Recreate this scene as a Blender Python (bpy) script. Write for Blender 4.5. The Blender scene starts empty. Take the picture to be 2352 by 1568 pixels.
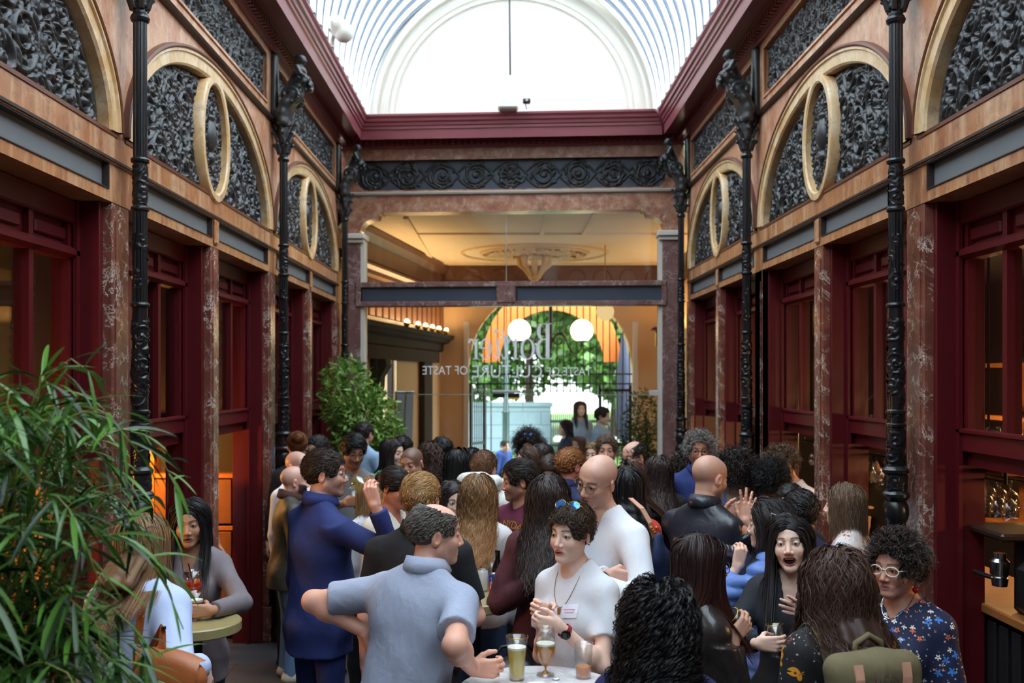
import bpy, math, random
import numpy as np
from mathutils import Vector, Matrix
PI = math.pi
R = math.radians
random.seed(7)
RNG = np.random.default_rng(11)
scene = bpy.context.scene
COL = scene.collection

# ------------------------------------------------------------------ camera, sky, exposure
F = 2287.0                     # focal length in pixels of the 2352 wide frame (35 mm lens)
VX, VY, CAMZ = 1159.0, 865.0, 2.25
cam_data = bpy.data.cameras.new('camera')
cam_data.sensor_width = 36.0
cam_data.lens = 36.0 * F / 2352.0
cam_data.shift_x = (1176 - VX) / 2352.0
cam_data.shift_y = (VY - 784) / 2352.0
cam_data.clip_end = 300
cam_data.dof.use_dof = True
cam_data.dof.focus_distance = 4.4
cam_data.dof.aperture_fstop = 3.2
cam = bpy.data.objects.new('camera', cam_data)
cam.location = (0, 0, CAMZ)
cam.rotation_euler = (PI / 2, 0, 0)
COL.objects.link(cam)
scene.camera = cam

world = bpy.data.worlds.new('sky')
world.use_nodes = True
wb = world.node_tree.nodes['Background']
wb.inputs[0].default_value = (0.86, 0.94, 1.0, 1)
# overcast sky, brighter on the side where the sun stands behind the cloud (behind the camera)
_n = world.node_tree.nodes; _l = world.node_tree.links
_tc = _n.new('ShaderNodeTexCoord'); _dp = _n.new('ShaderNodeVectorMath'); _dp.operation = 'DOT_PRODUCT'
_dp.inputs[1].default_value = (0.1, -0.85, 0.5); _l.new(_tc.outputs['Generated'], _dp.inputs[0])
_mr = _n.new('ShaderNodeMapRange'); _mr.inputs['From Min'].default_value = -0.3; _mr.inputs['From Max'].default_value = 1.0
_mr.inputs['To Min'].default_value = 0.4; _mr.inputs['To Max'].default_value = 2.7
_l.new(_dp.outputs['Value'], _mr.inputs['Value']); _l.new(_mr.outputs[0], wb.inputs[1])
scene.world = world

def lamp(name, kind, loc, power, color=(1, 1, 1), size=0.2, rot=(0, 0, 0), size_y=None, portal=False, spot=None):
    l = bpy.data.lights.new(name, kind)
    l.color = color
    if kind == 'AREA':
        l.size = size
        if size_y:
            l.shape = 'RECTANGLE'; l.size_y = size_y
        if portal:
            l.cycles.is_portal = True
    elif kind in ('POINT', 'SPOT'):
        l.shadow_soft_size = size
        if spot: l.spot_size = spot
    l.energy = power
    o = bpy.data.objects.new(name, l)
    o.location = loc; o.rotation_euler = rot
    COL.objects.link(o)
    return o

# daylight enters through the glass vault: a light portal (no light of its own) guides the sky sampling
lamp('vault_portal', 'AREA', (0.07, 0.3, 5.42), 1.0, size=3.5, size_y=23.6, portal=True)
WARM = (1.0, 0.62, 0.28)

scene.view_settings.view_transform = 'Standard'
scene.view_settings.look = 'None'
scene.view_settings.gamma = 1.0
scene.view_settings.exposure = 3.0
scene.view_settings.use_curve_mapping = False
cy = scene.cycles
cy.use_denoising = True
cy.max_bounces = 7
cy.diffuse_bounces = 4
cy.glossy_bounces = 3
cy.transmission_bounces = 4
cy.transparent_max_bounces = 14
cy.caustics_reflective = False
cy.caustics_refractive = False
cy.sample_clamp_indirect = 6.0
# ------------------------------------------------------------------ helpers
def px(x, y, d):
    """world point seen at photo pixel (x, y) at depth d"""
    return Vector(((x - VX) * d / F, d, CAMZ - (y - VY) * d / F))

def lin(c):
    return tuple((v / 255.0 / 12.92 if v / 255.0 <= 0.04045 else ((v / 255.0 + 0.055) / 1.055) ** 2.4) for v in c)

def tag(o, label=None, cat=None, group=None, kind=None):
    if label: o['label'] = label
    if cat: o['category'] = cat
    if group: o['group'] = group
    if kind: o['kind'] = kind
    return o

def empty(name, loc=(0, 0, 0), rz=0.0, **k):
    o = bpy.data.objects.new(name, None)
    o.empty_display_size = 0.1
    o.location = loc; o.rotation_euler = (0, 0, rz)
    COL.objects.link(o)
    tag(o, k.get('label'), k.get('cat'), k.get('group'), k.get('kind'))
    return o

def mesh_from(name, V, Fc, smooth=False, sharp=None):
    me = bpy.data.meshes.new(name)
    V = np.asarray(V, dtype=np.float32).reshape(-1, 3)
    if isinstance(Fc, np.ndarray):
        n, m = Fc.shape
        loops = Fc.reshape(-1).astype(np.int32)
        starts = (np.arange(n) * m).astype(np.int32)
    else:
        loops = np.array([i for f in Fc for i in f], dtype=np.int32)
        ln = np.array([len(f) for f in Fc], dtype=np.int32)
        starts = np.concatenate([[0], np.cumsum(ln)[:-1]]).astype(np.int32) if len(ln) else np.zeros(0, np.int32)
        n = len(ln)
    me.vertices.add(len(V)); me.vertices.foreach_set('co', V.reshape(-1))
    me.loops.add(len(loops)); me.loops.foreach_set('vertex_index', loops)
    me.polygons.add(n); me.polygons.foreach_set('loop_start', starts)
    me.polygons.foreach_set('use_smooth', np.full(n, bool(smooth)))
    me.update(calc_edges=True)
    me.validate()
    if sharp is not None:
        me.set_sharp_from_angle(angle=R(sharp))
    return me

def obj(name, me, mat=None, parent=None, loc=None, rot=None):
    o = bpy.data.objects.new(name, me)
    COL.objects.link(o)
    if mat is not None and me is not None and not me.materials:
        me.materials.append(mat)
    if parent is not None: o.parent = parent
    if loc is not None: o.location = loc
    if rot is not None: o.rotation_euler = rot
    return o

def set_col(me, C, name='Col'):
    a = me.color_attributes.new(name, 'FLOAT_COLOR', 'POINT')
    C = np.asarray(C, dtype=np.float32)
    if C.shape[1] == 3: C = np.concatenate([C, np.ones((len(C), 1), np.float32)], 1)
    a.data.foreach_set('color', C.reshape(-1))

def copy_tree(o, parent=None, label=None):
    c = o.copy(); COL.objects.link(c); c.parent = parent
    if label: c['label'] = label
    for ch in list(o.children): copy_tree(ch, c)
    return c

class MB:
    """collects shapes into one mesh"""
    def __init__(s): s.v = []; s.f = []
    def add(s, V, Fc):
        b = len(s.v)
        s.v.extend([tuple(float(c) for c in p) for p in V])
        s.f.extend([tuple(int(i) + b for i in f) for f in Fc])
        return s
    def box(s, x0, x1, y0, y1, z0, z1):
        V = [(x0, y0, z0), (x1, y0, z0), (x1, y1, z0), (x0, y1, z0), (x0, y0, z1), (x1, y0, z1), (x1, y1, z1), (x0, y1, z1)]
        return s.add(V, [(0, 3, 2, 1), (4, 5, 6, 7), (0, 1, 5, 4), (1, 2, 6, 5), (2, 3, 7, 6), (3, 0, 4, 7)])
    def cbox(s, c, h): return s.box(c[0]-h[0], c[0]+h[0], c[1]-h[1], c[1]+h[1], c[2]-h[2], c[2]+h[2])
    def bbox(s, x0, x1, y0, y1, z0, z1, b=0.01):
        """box with chamfered edges"""
        V = []; 
        xs, ys, zs = (x0, x1), (y0, y1), (z0, z1)
        sg = (1, -1)
        idx = {}
        for i in (0, 1):
            for j in (0, 1):
                for k in (0, 1):
                    p = (xs[i], ys[j], zs[k])
                    for a in range(3):
                        q = [p[0] + b * sg[i], p[1] + b * sg[j], p[2] + b * sg[k]]
                        q[a] = p[a]
                        idx[(i, j, k, a)] = len(V); V.append(q)
        Fc = []
        for a in range(3):
            for side in (0, 1):
                cs = []
                for (m, n) in ((0, 0), (1, 0), (1, 1), (0, 1)):
                    key = [0, 0, 0]; key[a] = side; key[(a + 1) % 3] = m; key[(a + 2) % 3] = n
                    cs.append(idx[(*key, a)])
                Fc.append(cs if side else cs[::-1])
        for a in range(3):
            b1, c1 = (a + 1) % 3, (a + 2) % 3
            for m in (0, 1):
                for n in (0, 1):
                    k0 = [0, 0, 0]; k0[b1] = m; k0[c1] = n; k1 = list(k0); k1[a] = 1
                    Fc.append([idx[(*k0, b1)], idx[(*k1, b1)], idx[(*k1, c1)], idx[(*k0, c1)]])
        for i in (0, 1):
            for j in (0, 1):
                for k in (0, 1): Fc.append([idx[(i, j, k, a)] for a in range(3)])
        return s.add(V, Fc)
    def prism(s, poly, axis, a, b):
        """poly: 2d points in the plane normal to axis ('x': (y,z), 'y': (x,z), 'z': (x,y)), extruded a..b"""
        def P(p, t):
            return {'x': (t, p[0], p[1]), 'y': (p[0], t, p[1]), 'z': (p[0], p[1], t)}[axis]
        n = len(poly)
        V = [P(p, a) for p in poly] + [P(p, b) for p in poly]
        Fc = [tuple(range(n - 1, -1, -1)), tuple(range(n, 2 * n))]
        Fc += [(i, (i + 1) % n, n + (i + 1) % n, n + i) for i in range(n)]
        return s.add(V, Fc)
    def lathe(s, prof, c=(0, 0, 0), seg=24, axis='z', caps=True):
        """prof: (radius, height) list"""
        V = []; n = len(prof)
        for (r, h) in prof:
            for k in range(seg):
                a = 2 * PI * k / seg
                p = (r * math.cos(a), r * math.sin(a), h)
                if axis == 'y': p = (p[0], h, p[1])
                if axis == 'x': p = (h, p[0], p[1])
                V.append((c[0] + p[0], c[1] + p[1], c[2] + p[2]))
        Fc = []
        for i in range(n - 1):
            for k in range(seg):
                Fc.append((i * seg + k, i * seg + (k + 1) % seg, (i + 1) * seg + (k + 1) % seg, (i + 1) * seg + k))
        if caps and prof[0][0] > 1e-5: Fc.append(tuple(range(seg - 1, -1, -1)))
        if caps and prof[-1][0] > 1e-5: Fc.append(tuple((n - 1) * seg + k for k in range(seg)))
        return s.add(V, Fc)
    def tube(s, pts, r, seg=8, caps=True, flat=None):
        """tube along pts; r number or list; flat=(a,b) makes an a x b strap with up-hint z"""
        pts = [Vector(p) for p in pts]; n = len(pts)
        rs = r if isinstance(r, (list, tuple, np.ndarray)) else [r] * n
        V = []; up = None
        for i, p in enumerate(pts):
            t = (pts[min(i + 1, n - 1)] - pts[max(i - 1, 0)])
            t = t.normalized() if t.length > 1e-9 else Vector((0, 0, 1))
            if up is None:
                h = Vector((0, 0, 1)) if abs(t.z) < 0.9 else Vector((1, 0, 0))
                up = (h - t * h.dot(t)).normalized()
            else:
                up = (up - t * up.dot(t))
                up = up.normalized() if up.length > 1e-6 else t.orthogonal().normalized()
            sd = t.cross(up)
            for k in range(seg):
                a = 2 * PI * k / seg
                V.append(p + sd * (math.cos(a) * rs[i]) + up * (math.sin(a) * rs[i]))
        Fc = []
        for i in range(n - 1):
            for k in range(seg):
                Fc.append((i * seg + k, i * seg + (k + 1) % seg, (i + 1) * seg + (k + 1) % seg, (i + 1) * seg + k))
        if caps: Fc += [tuple(range(seg - 1, -1, -1)), tuple((n - 1) * seg + k for k in range(seg))]
        return s.add(V, Fc)
    def strap(s, pts, normals, w, t):
        """flat band along pts with given outward normals"""
        pts = [Vector(p) for p in pts]; n = len(pts); V = []
        for i, p in enumerate(pts):
            tg = (pts[min(i + 1, n - 1)] - pts[max(i - 1, 0)]).normalized()
            nn = Vector(normals[i] if isinstance(normals, list) else normals); nn = (nn - tg * nn.dot(tg)).normalized()
            sd = tg.cross(nn)
            for (a, b) in ((-1, 0), (1, 0), (1, 1), (-1, 1)):
                V.append(p + sd * (a * w / 2) + nn * (b * t))
        Fc = []
        for i in range(n - 1):
            for k in range(4): Fc.append((i * 4 + k, i * 4 + (k + 1) % 4, i * 4 + 4 + (k + 1) % 4, i * 4 + 4 + k))
        Fc += [(3, 2, 1, 0), tuple((n - 1) * 4 + k for k in range(4))]
        return s.add(V, Fc)
    def mesh(s, name, smooth=False, sharp=None): return mesh_from(name, np.array(s.v), s.f, smooth or sharp is not None, sharp)
    def build(s, name, mat, parent=None, smooth=False, sharp=None, loc=None, rot=None):
        return obj(name, s.mesh(name, smooth, sharp), mat, parent, loc, rot)

def struct(o): o['kind'] = 'structure'; return o

# ------------------------------------------------------------------ materials
MATS = {}
class NT:
    def __init__(s, name):
        s.m = bpy.data.materials.new(name); s.m.use_nodes = True
        s.t = s.m.node_tree; s.t.nodes.clear()
        s.out = s.t.nodes.new('ShaderNodeOutputMaterial')
    def n(s, typ, **k):
        nd = s.t.nodes.new('ShaderNode' + typ)
        for a, v in k.items():
            if a.startswith('i_'):
                key = a[2:]; key = int(key) if key.isdigit() else key.replace('_', ' ')
                if isinstance(v, bpy.types.NodeSocket): s.t.links.new(v, nd.inputs[key])
                else:
                    if isinstance(v, tuple) and len(v) == 3 and nd.inputs[key].type == 'RGBA': v = (*v, 1)
                    nd.inputs[key].default_value = v
            else: setattr(nd, a, v)
        return nd
    def link(s, a, b): s.t.links.new(a, b)
    def coord(s, scale=(1, 1, 1), kind='Object'):
        tc = s.n('TexCoord'); mp = s.n('Mapping'); s.link(tc.outputs[kind], mp.inputs[0])
        mp.inputs['Scale'].default_value = scale if isinstance(scale, tuple) else (scale,) * 3
        return mp.outputs[0]
    def noise(s, vec, scale, detail=4, rough=.55, dist=0.0):
        return s.n('TexNoise', i_Vector=vec, i_Scale=scale, i_Detail=detail, i_Roughness=rough, i_Distortion=dist).outputs
    def ramp(s, fac, stops):
        r = s.n('ValToRGB'); cr = r.color_ramp
        while len(cr.elements) < len(stops): cr.elements.new(0.5)
        for e, (p, c) in zip(cr.elements, stops):
            e.position = p; e.color = (*c, 1) if len(c) == 3 else c
        s.link(fac, r.inputs[0]); return r.outputs[0]
    def mix(s, fac, a, b, mode='MIX'):
        m = s.n('Mix', data_type='RGBA', blend_type=mode)
        for v, i in ((fac, 0), (a, 6), (b, 7)):
            if isinstance(v, bpy.types.NodeSocket): s.link(v, m.inputs[i])
            else: m.inputs[i].default_value = ((*v, 1) if isinstance(v, tuple) and len(v) == 3 else v)
        return m.outputs[2]
    def math(s, op, a, b=0.0, clamp=False):
        m = s.n('Math', operation=op, use_clamp=clamp)
        for v, i in ((a, 0), (b, 1)):
            if isinstance(v, bpy.types.NodeSocket): s.link(v, m.inputs[i])
            else: m.inputs[i].default_value = v
        return m.outputs[0]
    def bump(s, h, strength=.3, dist=.01):
        return s.n('Bump', i_Height=h, i_Strength=strength, i_Distance=dist).outputs[0]
    def pbr(s, color, rough=.5, metal=0., normal=None, **k):
        p = s.n('BsdfPrincipled')
        for v, key in ((color, 'Base Color'), (rough, 'Roughness'), (metal, 'Metallic')):
            if isinstance(v, bpy.types.NodeSocket): s.link(v, p.inputs[key])
            else: p.inputs[key].default_value = (*v, 1) if isinstance(v, tuple) else v
        if normal is not None: s.link(normal, p.inputs['Normal'])
        for a, v in k.items(): p.inputs[a.replace('_', ' ')].default_value = (*v, 1) if isinstance(v, tuple) and len(v) == 3 else v
        s.link(p.outputs[0], s.out.inputs[0]); s.p = p
        return s.m

def mat(name, rgb, rough=.5, metal=0., var=.12, vs=6., bump=0., bs=60., **k):
    """plain procedural material: sRGB colour with noise variation"""
    if name in MATS: return MATS[name]
    t = NT(name); c = lin(rgb); vec = t.coord()
    nz = t.noise(vec, vs, 3)[0]
    col = t.mix(nz, tuple(v * (1 - var) for v in c), tuple(min(1, v * (1 + var)) for v in c))
    nm = t.bump(t.noise(vec, bs, 3)[0], bump, .004) if bump else None
    MATS[name] = t.pbr(col, rough, metal, nm, **k)
    return MATS[name]

def emis(name, rgb, strength):
    if name in MATS: return MATS[name]
    t = NT(name)
    e = t.n('Emission', i_Color=lin(rgb), i_Strength=strength)
    t.link(e.outputs[0], t.out.inputs[0]); MATS[name] = t.m
    return t.m

def glassy(name, tint=(1, 1, 1), gloss=.07, rough=.0, milk=0., milk_col=(1, 1, 1)):
    """thin glass: sees through with a mirror-like share rising at grazing angles"""
    if name in MATS: return MATS[name]
    t = NT(name)
    tr = t.n('BsdfTransparent', i_Color=tint)
    gl = t.n('BsdfGlossy', i_Roughness=rough)
    lw = t.n('LayerWeight', i_Blend=.25)
    f = t.math('ADD', t.math('MULTIPLY', t.math('POWER', lw.outputs['Facing'], 3.0), .6), gloss, True)
    m = t.n('MixShader'); t.link(f, m.inputs[0]); t.link(tr.outputs[0], m.inputs[1]); t.link(gl.outputs[0], m.inputs[2])
    res = m.outputs[0]
    if milk:
        tl = t.n('BsdfTranslucent', i_Color=milk_col); df = t.n('BsdfDiffuse', i_Color=milk_col)
        a = t.n('MixShader', i_0=.5); t.link(tl.outputs[0], a.inputs[1]); t.link(df.outputs[0], a.inputs[2])
        b = t.n('MixShader', i_0=milk); t.link(res, b.inputs[1]); t.link(a.outputs[0], b.inputs[2]); res = b.outputs[0]
    t.link(res, t.out.inputs[0]); MATS[name] = t.m
    return t.m

def marble(name, base, dark, vein, vs=1.0, amount=.5, rough=.22):
    t = NT(name); vec = t.coord()
    n1 = t.noise(vec, 2.2 * vs, 6, .62, .6)
    w = t.mix(.55, vec, n1[1])
    vo = t.n('TexVoronoi', feature='DISTANCE_TO_EDGE', i_Vector=w, i_Scale=5.5 * vs).outputs['Distance']
    vmask = t.ramp(vo, [(0.0, (1, 1, 1)), (.035, (.35,) * 3), (.09, (0, 0, 0))])
    n2 = t.noise(vec, 3.1 * vs, 5)[0]
    patch = t.ramp(n2, [(.42, (0, 0, 0)), (.68, (1, 1, 1))])
    vm = t.math('MULTIPLY', t.math('MULTIPLY', vmask, patch), amount, True)
    col = t.mix(t.ramp(n1[0], [(.3, (0, 0, 0)), (.7, (1, 1, 1))]), lin(dark), lin(base))
    col = t.mix(vm, col, lin(vein))
    MATS[name] = t.pbr(col, rough, 0., None)
    return MATS[name]

M_PIL = marble('rouge_marble', (138, 84, 70), (96, 54, 46), (232, 220, 206), 1.9, 1.3)
M_PIL2 = marble('grey_rouge_marble', (136, 102, 98), (104, 72, 68), (216, 206, 200), 1.6, .8)
def ochre(name, a, b, c, vz):
    t = NT(name); v1 = t.coord((1, 1, 1)); v2 = t.coord((5, 5, vz))
    n1 = t.noise(v1, 2.4, 6, .66, .8)[0]; n2 = t.noise(v2, 1.6, 6, .7)[0]; n3 = t.noise(v1, 11, 6, .72, .5)[0]; n4 = t.noise(v1, 5, 6, .7, 1.5)[0]
    col = t.mix(t.ramp(n1, [(.32, (0, 0, 0)), (.66, (1, 1, 1))]), lin(a), lin(b))
    col = t.mix(t.ramp(n2, [(.46, (0, 0, 0)), (.66, (.85,) * 3)]), col, lin(c))
    col = t.mix(t.ramp(n3, [(.5, (0, 0, 0)), (.72, (.6,) * 3)]), col, tuple(v * .35 for v in lin(a)))
    col = t.mix(t.ramp(n4, [(.6, (0, 0, 0)), (.72, (.5,) * 3)]), col, tuple(min(1, v * 1.5) for v in lin(c)))
    MATS[name] = t.pbr(col, .3)
    return MATS[name]
M_OCH = ochre('ochre_marble', (178, 116, 88), (200, 146, 106), (218, 184, 156), 2.2)
M_SILL = ochre('sill_marble', (150, 94, 68), (186, 128, 78), (210, 172, 134), .5)
M_END = ochre('end_marble', (138, 84, 68), (166, 112, 82), (198, 166, 142), 5)
M_RING = ochre('arch_moulding_stone', (200, 156, 100), (218, 182, 134), (226, 204, 172), 2)
M_IRON = mat('cast_iron', (46, 47, 48), .34, 0., .2, 10, .25, 90)
M_COLI = mat('glossy_black_iron', (22, 24, 28), .28, 0., .2, 10, .15, 60)
M_SLATE = mat('blue_grey_panel', (110, 114, 116), .55, 0., .1, 4)
M_SLATE2 = mat('dark_blue_panel', (58, 66, 80), .5, 0., .1, 4)
M_RED = mat('oxblood_paint', (84, 15, 22), .38, 0., .12, 3)
M_REDT = mat('cornice_paint', (128, 64, 72), .34, 0., .1, 3)
M_WHITE = mat('white_plaster', (224, 220, 208), .7, 0., .04, 3)
M_POST = mat('white_painted_wood', (214, 208, 198), .5, 0., .08, 5)
M_DARKST = mat('dark_string_moulding', (52, 42, 40), .45)
M_GLASS = glassy('window_glass', (.86, .87, .86), .06)
M_PGLASS = glassy('partition_glass', (.96, .98, .97), .025)
M_VGLASS = glassy('vault_glass', (.93, .97, 1.0), .04, 0, .22, (.95, .97, 1))
M_BLACK = mat('black_metal', (20, 20, 22), .4)
M_STEEL = mat('steel', (190, 190, 188), .22, 1.)
M_BRASS = mat('brass', (190, 150, 80), .28, 1.)
M_OAK = mat('warm_wood', (150, 92, 46), .45, 0., .25, 9)
M_WALNUT = mat('dark_wood', (40, 24, 18), .4, 0., .25, 9)
# ------------------------------------------------------------------ implicit surfaces (smooth unions meshed with surface nets)
class SDF:
    def __init__(s, lo, hi, vox):
        s.lo = np.array(lo, np.float32); s.v = vox
        s.n = np.maximum(np.ceil((np.array(hi) - s.lo) / vox).astype(int) + 1, 3)
        s.d = np.full(s.n, 1.0, np.float32)
        s.ax = [s.lo[i] + vox * np.arange(s.n[i], dtype=np.float32) for i in range(3)]
        s.R = np.eye(3); s.o = np.zeros(3)
    def frame(s, Rm=None, o=None):
        s.R = np.eye(3) if Rm is None else np.asarray(Rm, float); s.o = np.zeros(3) if o is None else np.asarray(o, float)
    def P(s, p): return s.R @ np.asarray(p, float) + s.o
    def _win(s, lo, hi, k):
        m = k + 2.5 * s.v
        a = np.clip(np.floor((np.asarray(lo) - m - s.lo) / s.v).astype(int), 0, s.n)
        b = np.clip(np.ceil((np.asarray(hi) + m - s.lo) / s.v).astype(int) + 1, 0, s.n)
        if np.any(b <= a): return None
        sl = tuple(slice(a[i], b[i]) for i in range(3))
        return sl, s.ax[0][sl[0]][:, None, None], s.ax[1][sl[1]][None, :, None], s.ax[2][sl[2]][None, None, :]
    def _put(s, sl, f, k, sub):
        d = s.d[sl]
        if sub:
            h = np.clip(.5 - .5 * (d + f) / k, 0, 1)
            s.d[sl] = d + (-f - d) * h + k * h * (1 - h)
        else:
            h = np.clip(.5 + .5 * (d - f) / k, 0, 1)
            s.d[sl] = d + (f - d) * h - k * h * (1 - h)
    def ell(s, c, r, k=.02, sub=False, Rl=None):
        c = s.P(c); r = np.asarray(r, float)
        Rt = s.R if Rl is None else s.R @ np.asarray(Rl, float)
        e = np.sqrt(((Rt * r[None, :]) ** 2).sum(1))
        w = s._win(c - e, c + e, k)
        if w is None: return s
        sl, x, y, z = w
        x, y, z = x - c[0], y - c[1], z - c[2]
        q = [Rt[0, i] * x + Rt[1, i] * y + Rt[2, i] * z for i in range(3)]
        k0 = np.sqrt((q[0] / r[0]) ** 2 + (q[1] / r[1]) ** 2 + (q[2] / r[2]) ** 2)
        k1 = np.sqrt((q[0] / r[0] ** 2) ** 2 + (q[1] / r[1] ** 2) ** 2 + (q[2] / r[2] ** 2) ** 2)
        f = np.where(k1 < 1e-6, -min(r), k0 * (k0 - 1) / np.maximum(k1, 1e-6))
        s._put(sl, f, k, sub); return s
    def cone(s, a, b, ra, rb=None, k=.02, sub=False):
        rb = ra if rb is None else rb
        a, b = s.P(a), s.P(b); m = max(ra, rb)
        w = s._win(np.minimum(a, b) - m, np.maximum(a, b) + m, k)
        if w is None: return s
        sl, x, y, z = w
        ba = b - a; L2 = max(float(ba @ ba), 1e-10)
        t = np.clip(((x - a[0]) * ba[0] + (y - a[1]) * ba[1] + (z - a[2]) * ba[2]) / L2, 0, 1)
        f = np.sqrt((x - a[0] - t * ba[0]) ** 2 + (y - a[1] - t * ba[1]) ** 2 + (z - a[2] - t * ba[2]) ** 2) - (ra + (rb - ra) * t)
        s._put(sl, f, k, sub); return s
    def chain(s, pts, rs, k=.01):
        for i in range(len(pts) - 1): s.cone(pts[i], pts[i + 1], rs[i], rs[i + 1], k)
        return s
    def grid(s): return np.meshgrid(*s.ax, indexing='ij', sparse=True)
    def cut(s, n, c):
        """keep the side where (p-c).n < 0"""
        n = np.asarray(n, float); n = n / np.linalg.norm(n)
        x, y, z = s.grid()
        s.d = np.maximum(s.d, ((x - c[0]) * n[0] + (y - c[1]) * n[1] + (z - c[2]) * n[2]).astype(np.float32)); return s
    def wrinkle(s, amp, f=14., seed=0., squash=(1, 1, 1)):
        x, y, z = s.grid(); x, y, z = x * squash[0], y * squash[1], z * squash[2]
        a = np.sin(f * (x + .6 * z) + 2.1 * np.sin(f * .6 * (y - .3 * x) + seed) + seed)
        b = np.sin(f * 1.7 * (.5 * x - z + .4 * y) + 1.7 * np.sin(f * .8 * (x + y) + 2 * seed) + 1.3 * seed)
        s.d += (amp * (.6 * a * b + .4 * b)).astype(np.float32); return s
    def mesh(s):
        d = s.d; n = s.n
        d[0] = d[-1] = 1; d[:, 0] = d[:, -1] = 1; d[:, :, 0] = d[:, :, -1] = 1
        ins = d < 0
        cnt = np.zeros(n - 1, np.uint8)
        for i in (0, 1):
            for j in (0, 1):
                for k in (0, 1):
                    cnt += ins[i:n[0] - 1 + i, j:n[1] - 1 + j, k:n[2] - 1 + k]
        act = np.argwhere((cnt > 0) & (cnt < 8))
        N = len(act)
        if N == 0: return np.zeros((0, 3), np.float32), np.zeros((0, 4), np.int32)
        idx = np.full(n - 1, -1, np.int32); idx[tuple(act.T)] = np.arange(N)
        cs = np.array([(i, j, k) for i in (0, 1) for j in (0, 1) for k in (0, 1)])
        val = np.stack([d[act[:, 0] + c[0], act[:, 1] + c[1], act[:, 2] + c[2]] for c in cs], 1)
        acc = np.zeros((N, 3), np.float32); num = np.zeros(N, np.float32)
        for a in range(8):
            for b in range(a + 1, 8):
                if np.abs(cs[a] - cs[b]).sum() != 1: continue
                va, vb = val[:, a], val[:, b]
                m = (va < 0) != (vb < 0)
                t = np.where(m, va / np.where(m, va - vb, 1), 0)
                acc += np.where(m[:, None], cs[a] + t[:, None] * (cs[b] - cs[a]), 0); num += m
        V = s.lo + s.v * (act + acc / num[:, None])
        Fs = []
        for ax in range(3):
            o1, o2 = (ax + 1) % 3, (ax + 2) % 3
            A = [slice(1, n[i] - 1) for i in range(3)]; B = list(A)
            A[ax] = slice(0, n[ax] - 1); B[ax] = slice(1, n[ax])
            ia, ib = ins[tuple(A)], ins[tuple(B)]
            e = np.argwhere(ia != ib)
            if not len(e): continue
            pos = e.copy(); pos[:, o1] += 1; pos[:, o2] += 1
            flip = ia[tuple(e.T)]
            q = []
            for (u, w) in ((-1, -1), (0, -1), (0, 0), (-1, 0)):
                p = pos.copy(); p[:, o1] += u; p[:, o2] += w
                q.append(idx[tuple(p.T)])
            q = np.stack(q, 1)
            q[~flip] = q[~flip][:, ::-1]
            Fs.append(q)
        Fc = np.concatenate(Fs)
        return V.astype(np.float32), Fc[(Fc >= 0).all(1)].astype(np.int32)

def nrm(v):
    v = np.asarray(v, float); return v / max(np.linalg.norm(v), 1e-9)
def rotm(yaw=0, pitch=0, roll=0):
    """degrees; yaw about z (+ turns to own left), pitch about x (+ looks up), roll about y (+ tilts to own right)"""
    a, b, c = R(yaw), R(pitch), R(roll)
    Z = np.array([[math.cos(a), -math.sin(a), 0], [math.sin(a), math.cos(a), 0], [0, 0, 1]])
    X = np.array([[1, 0, 0], [0, math.cos(b), -math.sin(b)], [0, math.sin(b), math.cos(b)]])
    Y = np.array([[math.cos(c), 0, math.sin(c)], [0, 1, 0], [-math.sin(c), 0, math.cos(c)]])
    return Z @ X @ Y

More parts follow.
